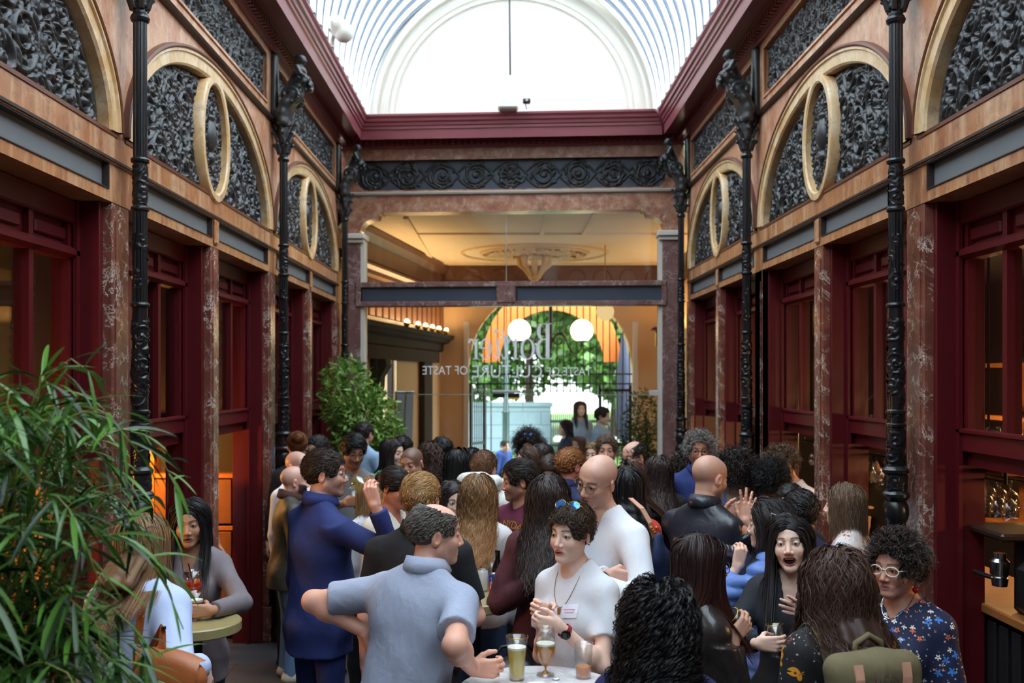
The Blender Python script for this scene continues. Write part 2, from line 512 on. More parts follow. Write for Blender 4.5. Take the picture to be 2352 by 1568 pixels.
# ------------------------------------------------------------------ carved relief (height field of scrolls, leaves and berries)
def relief(W, H, res, seed, mask=None, fill=1.0, big=.16, hmax=.05, ground=False, wrap=False, style='dense', taper=None):
    """returns verts (u, v, h) and quads; u in 0..W, v in 0..H"""
    g = np.random.default_rng(seed)
    nx, ny = int(W / res) + 1, int(H / res) + 1
    h = np.zeros((nx, ny), np.float32)
    def stamp(cx, cy, a, b, ang, ht, power=.5):
        r = max(a, b)
        i0, i1 = max(int((cx - r) / res), 0), min(int((cx + r) / res) + 2, nx)
        j0, j1 = max(int((cy - r) / res), 0), min(int((cy + r) / res) + 2, ny)
        if i1 <= i0 or j1 <= j0: return
        X = (np.arange(i0, i1) * res - cx)[:, None]; Y = (np.arange(j0, j1) * res - cy)[None, :]
        c, s_ = math.cos(ang), math.sin(ang)
        q = 1 - ((X * c + Y * s_) / a) ** 2 - ((-X * s_ + Y * c) / b) ** 2
        v = np.where(q > 0, ht * np.maximum(q, 0) ** power, 0)
        h[i0:i1, j0:j1] = np.maximum(h[i0:i1, j0:j1], v)
    def spiral(cx, cy, R0, hand, a0, w):
        turns = g.uniform(1.2, 1.7); n = int(26 + R0 * 320)
        for t in np.linspace(0, 1, n):
            r = R0 * (1 - .86 * t); a = a0 + hand * turns * 2 * PI * t
            x, y = cx + r * math.cos(a), cy + r * math.sin(a)
            ww = w * (1.05 - .45 * t)
            stamp(x, y, ww, ww, 0, hmax * (.7 + .3 * t))
            if t < .75 and g.random() < .3:
                oa = a + hand * .7; L = R0 * g.uniform(.22, .4)
                lx, ly = x + math.cos(oa) * (w + L * .6), y + math.sin(oa) * (w + L * .6)
                stamp(lx, ly, L, L * .36, oa + hand * .8, hmax * g.uniform(.45, .8))
                stamp(lx, ly, L * .9, L * .09, oa + hand * .8, hmax * .9)
        stamp(cx, cy, w * 1.5, w * 1.5, 0, hmax * .95)
    def berries(cx, cy, r):
        for k in range(7):
            a = k * 2 * PI / 6; q = 0 if k == 6 else r * .95
            stamp(cx + q * math.cos(a), cy + q * math.sin(a), r * .55, r * .55, 0, hmax * (.95 if k == 6 else .75))
    if style == 'scroll':
        n = max(3, int(W / (H * 1.05)))
        for i in range(n):
            cx = W * (i + .5) / n; hand = 1 if i % 2 else -1
            spiral(cx, H * .5, H * .36, hand, R(90 * hand) + g.uniform(-.3, .3), H * .042)
            berries(cx, H * .5, H * .07)
            for q in (0, 1):
                t0 = np.linspace(0, 1, 30); sg = 1 if q else -1
                for t in t0: stamp(cx + W / n * (.5 - t), H * (.5 + sg * hand * .42 * math.sin(PI * t * .9)), H * .03, H * .03, 0, hmax * .6)
            for q in range(9):
                a = g.uniform(0, 2 * PI); L = H * g.uniform(.05, .12)
                stamp(cx + H * .45 * math.cos(a) * g.uniform(.6, 1.1), H * .5 + H * .4 * math.sin(a), L, L * .35, g.uniform(0, PI), hmax * .7)
        for cx in (W * .08, W * .92, W * .17, W * .83):
            for q in range(4): berries(cx + g.uniform(-.1, .1), H * g.uniform(.25, .7), H * .06)
        stamp(W / 2, H * .5, H * .13, H * .2, 0, hmax * 1.3); stamp(W / 2, H * .56, H * .09, H * .1, 0, hmax * 1.6)
        for sg in (-1, 1):
            for k in range(4): stamp(W / 2 + sg * H * (.14 + .05 * k), H * (.7 - .14 * k), H * .12, H * .04, sg * (.9 - .5 * k), hmax)
    else:
        n1 = int(W * H / (big * big) * 1.1 * fill) + 2
        pts = []
        for _ in range(n1 * 6):
            x, y = g.uniform(0, W), g.uniform(0, H)
            if all((x - a) ** 2 + (y - b) ** 2 > (big * .8) ** 2 for a, b in pts): pts.append((x, y))
            if len(pts) >= n1: break
        for (x, y) in pts:
            R0 = big * g.uniform(.55, .95)
            spiral(x, y, R0, g.choice([-1, 1]), g.uniform(0, 6.3), R0 * g.uniform(.1, .14))
        for _ in range(int(W * H * 300 * fill)):
            x, y = g.uniform(0, W), g.uniform(0, H); i, j = min(int(x / res), nx - 1), min(int(y / res), ny - 1)
            if h[i, j] < hmax * .1:
                q = g.random()
                if q < .55:
                    L = g.uniform(.018, .045); a = g.uniform(0, PI)
                    stamp(x, y, L, L * .32, a, hmax * g.uniform(.3, .6)); stamp(x, y, L * .9, L * .09, a, hmax * .65)
                elif q < .8: spiral(x, y, g.uniform(.025, .055), g.choice([-1, 1]), g.uniform(0, 6.3), g.uniform(.007, .011))
                else: berries(x, y, g.uniform(.012, .02))
    if style == 'dense':
        hp = np.pad(h, 1, mode='edge'); h = (4 * h + hp[:-2, 1:-1] + hp[2:, 1:-1] + hp[1:-1, :-2] + hp[1:-1, 2:]) / 8
    if taper is not None:
        uu, vv = np.meshgrid(np.arange(nx) * res, np.arange(ny) * res, indexing='ij'); h *= np.clip(taper(uu, vv), 0, 1)
    U = np.arange(nx) * res; Vv = np.arange(ny) * res
    uu, vv = np.meshgrid(U, Vv, indexing='ij')
    V = np.stack([uu, vv, h], 2).reshape(-1, 3)
    ii, jj = np.meshgrid(np.arange(nx - 1), np.arange(ny - 1), indexing='ij')
    q = np.stack([ii * ny + jj, (ii + 1) * ny + jj, (ii + 1) * ny + jj + 1, ii * ny + jj + 1], 2).reshape(-1, 4)
    if not ground:
        hm = h.reshape(-1); q = q[(hm[q] > .0015).any(1)]
    if mask is not None:
        mk = mask(V[:, 0], V[:, 1]); q = q[mk[q].all(1)]
    used = np.unique(q); rm = np.full(len(V), -1); rm[used] = np.arange(len(used))
    return V[used], rm[q].astype(np.int32)
# ------------------------------------------------------------------ hall: floor, side walls, cornice, vault
XL, XR, L0 = -2.0, 2.147, 3.3
LEFT = dict(x=XL, d0=5.19, s=3.37 / L0, rz=0.0)
RIGHT = dict(x=XR, d0=5.21, s=3.21 / L0, rz=PI)
def bay_frame(side, k):
    """location, rotation, y-scale of bay k (0 = the bay behind the first visible column)"""
    q = LEFT if side == 'left' else RIGHT
    y0 = q['d0'] + k * q['s'] * L0
    if side == 'right': y0 += q['s'] * L0
    return (q['x'], y0, 0), q['rz'], q['s']
def place_bay(o, side, k):
    l, r, sc = bay_frame(side, k)
    o.location = l; o.rotation_euler = (0, 0, r); o.scale = (1, sc, 1); return o

# floor of dark slate slabs
t = NT('slate_floor'); vec = t.coord()
br = t.n('TexBrick', i_Vector=vec, i_Scale=1.0); br.inputs['Brick Width'].default_value = .6; br.inputs['Row Height'].default_value = .6
br.inputs['Mortar Size'].default_value = .006; br.inputs['Color1'].default_value = (*lin((70, 70, 72)), 1); br.inputs['Color2'].default_value = (*lin((84, 84, 86)), 1); br.inputs['Mortar'].default_value = (*lin((40, 40, 40)), 1)
MATS['slate_floor'] = t.pbr(t.mix(t.math('MULTIPLY', t.noise(vec, 5, 5)[0], .5), br.outputs[0], lin((52, 52, 54))), .5)
m = MB(); m.box(-6, 7, -12.2, 19.2, -.2, 0); struct(m.build('floor', MATS['slate_floor']))

AA, BB, ZS = 1.50, .77, 3.50          # arch opening half width, rise, springing height
RW = .10                               # width of the arch moulding
yc = L0 / 2
def ell_pt(a, b, th): return (yc + a * math.cos(th), ZS + b * math.sin(th))

# ---- canonical bay meshes (x towards the hall, y along the wall)
def bay_spandrel():
    m = MB(); N = 48; a, b = AA + RW, BB + RW
    for i in range(N):
        y0, y1 = yc - a + 2 * a * i / N, yc - a + 2 * a * (i + 1) / N
        z0 = ZS + b * math.sqrt(max(0, 1 - ((y0 - yc) / a) ** 2)); z1 = ZS + b * math.sqrt(max(0, 1 - ((y1 - yc) / a) ** 2))
        m.add([(0, y0, z0), (0, y1, z1), (0, y1, 4.44), (0, y0, 4.44)], [(0, 1, 2, 3)])
    m.box(-.1, 0, 0, yc - a, 3.5, 4.44); m.box(-.1, 0, yc + a, L0, 3.5, 4.44)
    # frieze surround
    m.box(-.1, 0, 0, .2, 4.46, 5.04); m.box(-.1, 0, L0 - .2, L0, 4.46, 5.04)
    m.box(-.1, 0, .2, L0 - .2, 4.46, 4.56); m.box(-.1, 0, .2, L0 - .2, 4.965, 5.04)
    for (z0, z1) in ((4.548, 4.566), (4.957, 4.975)): m.box(0, .012, .19, L0 - .19, z0, z1)
    for y in (.19, L0 - .208): m.box(0, .012, y, y + .018, 4.566, 4.957)
    return m.mesh('spandrel')
def bay_string():
    m = MB(); m.prism([(0, 4.43), (.035, 4.435), (.045, 4.45), (.03, 4.465), (0, 4.47)], 'y', 0, L0); return m.mesh('string_moulding')
def sweep(m, path, prof, closed=False):
    """path: (y,z) list; prof: (outward offset along path normal, x) list"""
    n = len(path); V = []; k = len(prof)
    for i in range(n):
        p0 = path[(i - 1) % n if closed else max(i - 1, 0)]; p1 = path[(i + 1) % n if closed else min(i + 1, n - 1)]
        ty, tz = p1[0] - p0[0], p1[1] - p0[1]; l = math.hypot(ty, tz); ny, nz = tz / l, -ty / l
        for (o, x) in prof: V.append((x, path[i][0] + ny * o, path[i][1] + nz * o))
    Fc = []
    for i in range(n if closed else n - 1):
        j = (i + 1) % n
        for q in range(k - 1): Fc.append((i * k + q, j * k + q, j * k + q + 1, i * k + q + 1))
    m.add(V, Fc)
def bay_ring():
    m = MB()
    path = [ell_pt(AA, BB, PI * (1 - i / 60)) for i in range(61)]      # left to right over the top
    sweep(m, path, [(0, -.06), (0, .0), (-.012, .014), (-.075, .014), (-.082, .026), (-.1, .026), (-.106, .0)])
    m2 = [(yc + .29 * math.cos(2 * PI * i / 48), 3.885 + .395 * math.sin(2 * PI * i / 48)) for i in range(48)]
    sweep(m, m2, [(-.025, -.05), (-.025, .008), (-.012, .018), (.03, .018), (.04, .006), (.045, -.05)], True)
    return m.mesh('arch_moulding', sharp=35)
def bay_outer():
    m = MB(); path = [ell_pt(AA, BB, PI * (1 - i / 60)) for i in range(61)]
    sweep(m, path, [(-.098, 0), (-.098, .03), (-.108, .036), (-.122, .03), (-.128, .0)])
    m.box(0, .006, .05, L0 - .05, 3.48, 3.5)
    return m.mesh('outer_moulding', sharp=40)
def bay_sill():
    m = MB()
    for (z0, z1, x) in ((3.14, 3.2, .0), (3.335, 3.36, .012), (3.36, 3.5, 0)): m.box(-.2, x, 0, L0, z0, z1)
    m.box(-.2, 0, 0, .16, 3.2, 3.335); m.box(-.2, 0, L0 - .16, L0, 3.2, 3.335); m.box(-.2, 0, yc - .07, yc + .07, 3.2, 3.335)
    m.bbox(0, .018, yc - .045, yc + .045, 3.16, 3.33, .012)
    m.box(-.06, .0, 0.06, L0 - .06, 3.485, 3.5)
    return m.mesh('lintel')
def bay_panels():
    m = MB(); m.box(-.2, -.03, .16, yc - .07, 3.2, 3.335); return m.mesh('lintel_panel')
def bay_bead():
    m = MB()
    for (a, b) in ((.16, yc - .07), (yc + .07, L0 - .16)):
        m.box(-.03, .008, a, b, 3.327, 3.34); m.box(-.03, .006, a, b, 3.198, 3.203)
        m.box(-.03, .006, a, a + .01, 3.2, 3.335); m.box(-.03, .006, b - .01, b, 3.2, 3.335)
    m.box(0, .02, 0, L0, 3.342, 3.356)
    return m.mesh('panel_bead')
def pil(w, cap=False):
    m = MB(); m.bbox(-.08, 0, -w, w, .3, 3.14, .006); m.bbox(-.08, .02, -w - .015, w + .015, 0, .3, .01)
    m.box(0, .008, -w + .03, w - .03, .45, 3.05)
    return m.mesh('pilaster')
def jamb():
    m = MB(); m.bbox(-.32, -.07, -.045, .045, 0, 3.14, .004); m.box(-.3, -.2, -.06, .06, 0, 3.14); return m.mesh('door_jamb')
ME = dict(spandrel=bay_spandrel(), string=bay_string(), ring=bay_ring(), outer=bay_outer(), sill=bay_sill(), panel=bay_panels(), bead=bay_bead(), pil=pil(.11), pilm=pil(.09))
for side in ('left', 'right'):
    w = struct(empty('wall_' + side))
    for k in range(-5, 2):
        for (nm, key, mt) in (('spandrel', 'spandrel', M_OCH), ('string_moulding', 'string', M_DARKST), ('lintel', 'sill', M_SILL), ('panel_bead', 'bead', M_DARKST)):
            place_bay(obj(nm, ME[key], mt, w), side, k)
        for y in (0, yc - .09):
            o = place_bay(obj('lintel_panel', ME['panel'], M_SLATE, w), side, k)
            if y:
                l, r, sc = bay_frame(side, k); dy = (yc - .09) * sc
                o.location.y += dy if side == 'left' else -dy
        for (y, key) in ((0, 'pil'), (yc, 'pilm'), (L0, 'pil')):
            if y == L0 and k < 1: continue
            l, r, sc = bay_frame(side, k)
            o = obj('pilaster', ME[key], M_PIL, w); o.location = (l[0], l[1] + (y * sc if side == 'left' else -y * sc), 0); o.rotation_euler = (0, 0, r)

# windows of oxblood timber: raised sashes with a row of small panels on top
def win_meshes():
    w = (yc - .2) / 2; y0, y1 = -w, w
    f = MB(); x0, x1 = -.25, -.18
    for s_ in (-1, 1):
        f.bbox(-.3, -.05, s_ * w - .035, s_ * w + .035, 0, 3.14, .005)             # jamb reveal
        f.box(-.17, -.15, s_ * (w - .05) - .02, s_ * (w - .05) + .02, 0, 3.14)
    f.bbox(x0 - .02, x1 + .02, y0, y1, 3.02, 3.14, .01)
    f.box(x0, x1, y0, y1, 2.84, 2.9); f.prism([(x1, 2.84), (x1 + .03, 2.86), (x1 + .03, 2.885), (x1, 2.905)], 'y', y0, y1)
    f.bbox(x0, x1 + .015, y0, y1, 1.87, 1.97, .008); f.prism([(x1, 1.955), (x1 + .03, 1.97), (x1 + .03, 1.985), (x1, 1.99)], 'y', y0, y1)
    for i in range(4):
        y = y0 + (y1 - y0) * i / 3
        e = .045 if i in (0, 3) else .022
        c = min(max(y, y0 + .06), y1 - .06)
        f.box(x0, x1, c - e, c + e, 1.9, 3.03)
    f.box(-.26, -.2, y0, y1, 1.8, 1.87)
    p = MB(); g = []
    for i in range(3):
        a, b = y0 + (y1 - y0) * i / 3 + .05, y0 + (y1 - y0) * (i + 1) / 3 - .05
        p.box(x0 + .01, x1 - .03, a - .03, b + .03, 2.89, 3.03); p.bbox(x1 - .03, x1 - .012, a + .02, b - .02, 2.93, 2.995, .008)
        q = MB(); q.box(x0 + .03, x0 + .036, a - .03, b + .03, 1.96, 2.85); g.append(q.mesh('pane'))
    return f.mesh('window_frame'), p.mesh('transom_panel'), g
wf, wp, wg = win_meshes()
nwin = 0
for side in ('left', 'right'):
    for k in range(-2, 2):
        for hf in (0, 1):
            l, r, sc = bay_frame(side, k)
            yy = (.11 + (yc - .2) / 2) + hf * (yc - .02)
            nwin += 1
            e = struct(empty('window_%d' % nwin)); e.location = (l[0], l[1] + (yy * sc if side == 'left' else -yy * sc), 0); e.rotation_euler = (0, 0, r); e.scale = (1, sc, 1)
            obj('window_frame', wf, M_RED, e); obj('transom_panel', wp, M_RED, e)
            for g in wg: obj('pane', g, M_GLASS, e)

# cornice: profile offsets from the wall, dentils on their own
CORN = [(0, 5.03), (.03, 5.03), (.035, 5.05), (.06, 5.055), (.06, 5.12), (.1, 5.125), (.1, 5.14), (.275, 5.14), (.275, 5.085), (.285, 5.08), (.29, 5.19), (.305, 5.195), (.305, 5.225), (.32, 5.235), (.325, 5.27), (.345, 5.28), (.35, 5.31), (.37, 5.335), (.37, 5.36), (0, 5.36)]
def cornice(name, p0, p1, n, ext0=0., ext1=0.):
    """along p0->p1, n = inward normal (2d)"""
    m = MB(); p0, p1, n = Vector(p0), Vector(p1), Vector(n); tdir = (p1 - p0).normalized(); V = []
    for (p, e, sg) in ((p0, ext0, 1), (p1, ext1, -1)):
        for (o, z) in CORN:
            q = p + n * o + tdir * (sg * e * o); V.append((q.x, q.y, z))
    k = len(CORN)
    Fc = [(i, (i + 1) % k, k + (i + 1) % k, k + i) for i in range(k)] + [tuple(range(k)), tuple(range(2 * k - 1, k - 1, -1))]
    m.add(V, Fc); return struct(m.build(name, M_REDT))
def dentils(name, p0, p1, n, step=.075):
    m = MB(); p0, p1, n = Vector(p0), Vector(p1), Vector(n); td = (p1 - p0).normalized(); Ln = (p1 - p0).length
    for i in range(int(Ln / step)):
        c = p0 + td * (step * (i + .5))
        V = []
        for z in (5.06, 5.115):
            for (a, o) in ((-.022, .05), (.022, .05), (.022, .1), (-.022, .1)):
                q = c + td * a + n * o; V.append((q.x, q.y, z))
        m.add(V, [(0, 3, 2, 1), (4, 5, 6, 7), (0, 1, 5, 4), (1, 2, 6, 5), (2, 3, 7, 6), (3, 0, 4, 7)])
    return struct(m.build(name, M_REDT))
E0, E1 = Vector((XL, 12.2)), Vector((XR, 11.9))
EN = Vector((E1 - E0)).orthogonal().normalized()
if EN.y > 0: EN = -EN
cornice('trim_1', (XL, -11.6), E0, (1, 0), 0, 1); cornice('trim_2', (XR, -11.6), E1, (-1, 0), 0, 1); cornice('trim_3', E0, E1, EN, 1, 1)
dentils('trim_4', (XL, 1.5), E0, (1, 0)); dentils('trim_5', (XR, 1.5), E1, (-1, 0)); dentils('trim_6', E0, E1, EN)

# barrel vault: white iron ribs, lighter purlins, milky glazing
CXV, RV = (XL + .36 + XR - .36) / 2, (XR - .36 - XL - .36) / 2 - .02
ZV = 5.36
def arc(r, y, n=40, a0=0, a1=PI): return [(CXV + r * math.cos(a0 + (a1 - a0) * i / n), y, ZV + r * math.sin(a0 + (a1 - a0) * i / n)) for i in range(n + 1)]
def arc_bar(m, y0, y1, r0, r1, n=40):
    P0, P1 = arc(r0, y0, n), arc(r1, y0, n); Q0, Q1 = arc(r0, y1, n), arc(r1, y1, n)
    for i in range(n):
        V = [P0[i], P0[i+1], Q0[i+1], Q0[i], P1[i], P1[i+1], Q1[i+1], Q1[i]]
        m.add(V, [(0, 1, 2, 3), (4, 7, 6, 5), (0, 4, 5, 1), (3, 2, 6, 7)])
ribs = MB(); glz = MB(); bars = MB()
yv = -11.6; i = 0
while yv < 11.9:
    arc_bar(ribs, yv, yv + .04, RV, RV + .07)
    arc_bar(bars, yv + .12, yv + .155, RV + .03, RV + .06); arc_bar(bars, yv + .215, yv + .24, RV + .03, RV + .06)
    yv += .3; i += 1
struct(ribs.build('ceiling_ribs', M_WHITE))
struct(bars.build('ceiling_bars', mat('rib_grey', (74, 90, 108), .5)))
arc_bar(glz, -11.6, 12.3, RV + .066, RV + .068, 64)
# the milky glazing is one thin arched shell along the vault
struct(glz.build('ceiling_glazing', M_VGLASS))
# tie rods
m = MB()
for (a, d) in ((2.35, 9.2), (.79, 9.2)):
    p = Vector((CXV + (RV - .02) * math.cos(a), d, ZV + (RV - .02) * math.sin(a)))
    m.tube([p, p + Vector((0, 1.9, .05))], .016, 8); m.lathe([(.03, -.01), (.03, .01)], tuple(p), 12)
    m.tube([p + Vector((0, 1.88, .05)), p + Vector(((.18 if math.cos(a) > 0 else -.18), 1.95, .1))], .02, 8)
struct(m.build('ceiling_ties', M_POST, smooth=False))

# lunette over the end wall
ud = (E1 - E0).normalized()
def epos(u, z, off=0.0):
    p = E0 + ud * u + EN * off; return (p.x, p.y, z)
EL = (E1 - E0).length
m = MB(); N = 48; uc = EL / 2; r = RV + .08
V = [epos(uc, ZV, .06)] + [epos(uc + r * math.cos(PI * i / N), ZV - .02 + r * math.sin(PI * i / N), .06) for i in range(N + 1)]
m.add(V, [(0, i + 1, i + 2) for i in range(N)])
for (r0, r1, o) in ((1.42, 1.46, .08), (1.49, 1.52, .075), (1.62, 1.78, .1)):
    V = []
    for i in range(N + 1):
        c, s_ = math.cos(PI * i / N), math.sin(PI * i / N)
        for (rr, oo) in ((r0, .06), (r0 + .01, o), (r1 - .01, o), (r1, .06)): V.append(epos(uc + rr * c, ZV + rr * s_, oo))
    m.add(V, [(i * 4 + q, i * 4 + 4 + q, i * 4 + 5 + q, i * 4 + 1 + q) for i in range(N) for q in range(3)])
V = [epos(-.1, ZV - .3, .05), epos(EL + .1, ZV - .3, .05), epos(EL + .1, ZV + .02, .05), epos(-.1, ZV + .02, .05)]
m.add(V, [(0, 1, 2, 3)])
struct(m.build('wall_lunette', M_WHITE))
# rear closing wall behind the camera
m = MB(); m.box(-2.3, 2.5, -11.75, -11.6, 0, 7.3); struct(m.build('wall_rear', M_OCH))
# ------------------------------------------------------------------ carved panels
for side in ('left', 'right'):
    w = bpy.data.objects['wall_' + side]; m = MB(); q = LEFT if side == 'left' else RIGHT
    sg = 1 if side == 'left' else -1
    x = q['x'] - sg * .13
    m.box(min(x, x - sg * .05), max(x, x - sg * .05), -11.6, 12.4, 3.2, 5.3)
    obj('backing', m.mesh('backing'), M_IRON, w)
def plate(poly, x, name):
    m = MB(); m.prism(poly, 'x', x - .01, x); return m.mesh(name)
def place_relief(V, y0, z0, x): return np.stack([V[:, 2] + x, V[:, 0] + y0, V[:, 1] + z0], 1)
def mask_tymp(u, v):
    y = u - AA; z = v
    return ((y / AA) ** 2 + (z / BB) ** 2 < 1.0)
def tap_tymp(u, v):
    y = u - AA
    e1 = (1 - np.sqrt((y / AA) ** 2 + (v / BB) ** 2)) * 16
    e2 = np.abs(np.sqrt((y / .32) ** 2 + ((v - .385) / .42) ** 2) - 1) * 6
    return np.minimum(np.minimum(e1, e2 + .1), v * 30 + .2)
V, Fq = relief(2 * AA, BB + .01, .006, 5, mask_tymp, big=.165, hmax=.04, taper=tap_tymp)
cen = V[Fq].mean(1); yy, zz = cen[:, 0] - AA, cen[:, 1]
inoval = (yy / .30) ** 2 + ((zz - .385) / .405) ** 2 < 1
tm = {}
for nm, sel in (('l', ~inoval & (yy < 0)), ('r', ~inoval & (yy > 0))):
    f = Fq[sel]; us = np.unique(f); rm = np.full(len(V), -1); rm[us] = np.arange(len(us))
    tm[nm] = mesh_from('scroll_relief', place_relief(V[us], yc - AA, ZS, -.058), rm[f].astype(np.int32), True)
Vo, Fo = relief(.58, .80, .006, 9, lambda u, v: ((u - .29) / .285) ** 2 + ((v - .4) / .395) ** 2 < 1, big=.085, hmax=.032)
urn = SDF((-.1, -.2, -.02), (.1, .2, .08), .007); urn.ell((0, .02, 0), (.075, .12, .05)); urn.ell((0, -.13, 0), (.05, .04, .04)); urn.ell((0, .15, 0), (.05, .03, .04))
uv, uf = urn.mesh()
tm['o'] = mesh_from('oval_relief', np.concatenate([place_relief(Vo, yc - .29, 3.885 - .4, -.05), np.stack([uv[:, 2] - .04, uv[:, 0] + yc, uv[:, 1] + 3.885], 1)]), [tuple(f) for f in Fo] + [tuple(int(i) + len(Vo) for i in f) for f in uf], True)
arcpoly = [ell_pt(AA + .02, BB + .02, PI * i / 40) for i in range(41)]
tm['p'] = plate(arcpoly, -.06, 'back_plate')
V, Fq = relief(2.92, .40, .0068, 21, big=.135, hmax=.036, taper=lambda u, v: np.minimum(np.minimum(v, .4 - v), np.minimum(u, 2.92 - u)) * 40 + .1)
fm = mesh_from('frieze_relief', place_relief(V, .19, 4.565, -.05), Fq, True)
fp = plate([(.17, 4.55), (L0 - .17, 4.55), (L0 - .17, 4.98), (.17, 4.98)], -.052, 'back_plate')
WHERE = {-1: 'nearest the camera', 0: 'in the middle bay', 1: 'next to the glass end wall'}
for side in ('left', 'right'):
    for k in (-1, 0, 1):
        e = place_bay(empty('carved_tympanum', label='arched black scroll carving over the %s wall windows, %s' % (side, WHERE[k]), cat='carved panel', group='arched carvings over the windows'), side, k)
        obj('arch_moulding', ME['ring'], M_RING, e)['label'] = 'pale stone arch and oval moulding'
        obj('outer_moulding', ME['outer'], mat('brown_arch_edge', (104, 62, 44), .35), e)
        obj('scroll_relief', tm['l'], M_IRON, e); obj('scroll_relief', tm['r'], M_IRON, e); obj('oval_relief', tm['o'], M_IRON, e); obj('back_plate', tm['p'], M_IRON, e)
        e = place_bay(empty('carved_frieze', label='long black carved frieze under the %s cornice, %s' % (side, WHERE[k]), cat='carved panel', group='long carved friezes'), side, k)
        obj('frieze_relief', fm, M_IRON, e); obj('back_plate', fp, M_IRON, e)

# ------------------------------------------------------------------ cast iron columns with figure brackets
def column_parts():
    P = {}
    def L(prof, seg=28): m = MB(); m.lathe(prof, (0, 0, 0), seg); return m
    P['pedestal'] = L([(.13, 0), (.13, .12), (.11, .15), (.1, .18), (.1, .8), (.115, .83), (.115, .88), (.085, .92), (.07, .95)]).mesh('pedestal', sharp=30)
    pr = [(.07, .94)]
    def bulge(z0, z1, r0, r1, n=8):
        for i in range(n + 1):
            t = i / n; pr.append((r0 + (r1 - r0) * math.sin(PI * t) ** .7, z0 + (z1 - z0) * t))
    bulge(.95, 1.1, .052, .07); bulge(1.12, 1.3, .052, .076); bulge(1.32, 1.47, .05, .075); bulge(1.49, 1.6, .05, .066)
    pr += [(.062, 1.615), (.07, 1.625), (.07, 1.64), (.055, 1.655), (.055, 1.74), (.066, 1.75), (.068, 1.765), (.058, 1.775), (.045, 1.785)]
    P['turned_base'] = L(pr).mesh('turned_base', sharp=35)
    sh = [(.044, 1.78), (.043, 1.985), (.052, 1.99), (.052, 2.003), (.044, 2.01), (.044, 2.055), (.051, 2.06), (.051, 2.072), (.041, 2.08), (.038, 2.61), (.047, 2.615), (.05, 2.625), (.046, 2.635), (.036, 2.64)]
    sh2 = [(.036, 3.11), (.046, 3.115), (.048, 3.125), (.044, 3.135), (.035, 3.14), (.035, 3.36), (.045, 3.365), (.048, 3.378), (.043, 3.388), (.034, 3.392)]
    m = MB()
    m.lathe(sh, (0, 0, 0), 28)
    def fluted(z0, z1, r, n=10):
        V = []; seg = n * 4
        for z in (z0, z1):
            for k in range(seg):
                a = 2 * PI * k / seg; rr = r * (1 - .12 * (abs(math.sin(a * n / 2)) < .55)); V.append((rr * math.cos(a), rr * math.sin(a), z))
        m.add(V, [(k, (k + 1) % seg, seg + (k + 1) % seg, seg + k) for k in range(seg)])
    fluted(2.64, 3.11, .037); m.lathe(sh2, (0, 0, 0), 28); fluted(3.39, 4.1, .035)
    m.lathe([(.034, 4.09), (.046, 4.1), (.05, 4.115), (.044, 4.13), (.036, 4.14), (.036, 4.16), (.048, 4.17), (.05, 4.18), (.04, 4.2), (.04, 4.38), (.07, 4.4), (.07, 4.43)], (0, 0, 0), 28)
    P['shaft'] = m.mesh('shaft', sharp=35)
    # ornament sleeves
    V0 = []; F0 = []
    def sleeve(r, z0, z1, seed, big, hm, fill=1.):
        W = 2 * PI * r; V, Fq = relief(W, z1 - z0, .006, seed, big=big, hmax=hm, fill=fill)
        a = V[:, 0] / r; rr = r + V[:, 2] - .001
        b = sum(len(v) for v in V0)
        V0.append(np.stack([rr * np.cos(a), rr * np.sin(a), V[:, 1] + z0], 1)); F0.append(Fq + b)
    sleeve(.043, 1.79, 1.98, 3, .07, .012); sleeve(.054, 1.66, 1.74, 4, .06, .01); sleeve(.043, 2.012, 2.055, 5, .05, .01)
    sleeve(.039, 2.1, 2.56, 6, .09, .014, .55); sleeve(.034, 3.15, 3.35, 8, .06, .012); sleeve(.036, 2.7, 3.0, 12, .06, .01, .25)
    P['ornament'] = mesh_from('ornament', np.concatenate(V0), np.concatenate(F0).astype(np.int32), True)
    # capital leaves
    s_ = SDF((-.13, -.13, 4.15), (.13, .13, 4.46), .007)
    s_.cone((0, 0, 4.18), (0, 0, 4.42), .036, .06, .01)
    for ring, (z, r, n) in enumerate(((4.21, .05, 6), (4.31, .062, 6), (4.39, .075, 4))):
        for k in range(n):
            a = 2 * PI * (k + .5 * ring) / n; d = np.array([math.cos(a), math.sin(a), 0])
            s_.cone(d * (r - .012) + [0, 0, z - .05], d * (r + .02) + [0, 0, z + .03], .016, .012, .008); s_.ell(d * (r + .03) + [0, 0, z + .025], (.016,) * 3, .008)
    V, Fq = s_.mesh(); P['capital'] = mesh_from('capital', V, Fq, True)
    # bracket: console scroll with a half length figure, projecting into the hall (+x)
    s_ = SDF((-.14, -.13, 4.38), (.3, .13, 5.06), .0075)
    for y in (-.045, 0, .045):
        pts = [(.0, y, 4.42), (.0, y, 4.5), (.03, y, 4.58), (.09, y, 4.66)]
        s_.chain(pts, [.045, .045, .045, .04], .02)
    for i in range(26):
        t = i / 25; r = .075 * (1 - .85 * t); a = -1.2 + 2 * PI * 1.4 * t
        for y in (-.062, .062): s_.ell((.06 + r * math.cos(a), y, 4.655 + r * math.sin(a)), (.016, .022, .016), .006)
    s_.ell((.06, 0, 4.655), (.075, .06, .075), .01)
    s_.cone((.06, 0, 4.68), (.1, 0, 4.78), .07, .055, .03)               # draped hips
    s_.cone((.1, 0, 4.78), (.12, 0, 4.87), .05, .052, .03)                # torso
    s_.cone((.12, -.055, 4.875), (.12, .055, 4.875), .03, .03, .03)
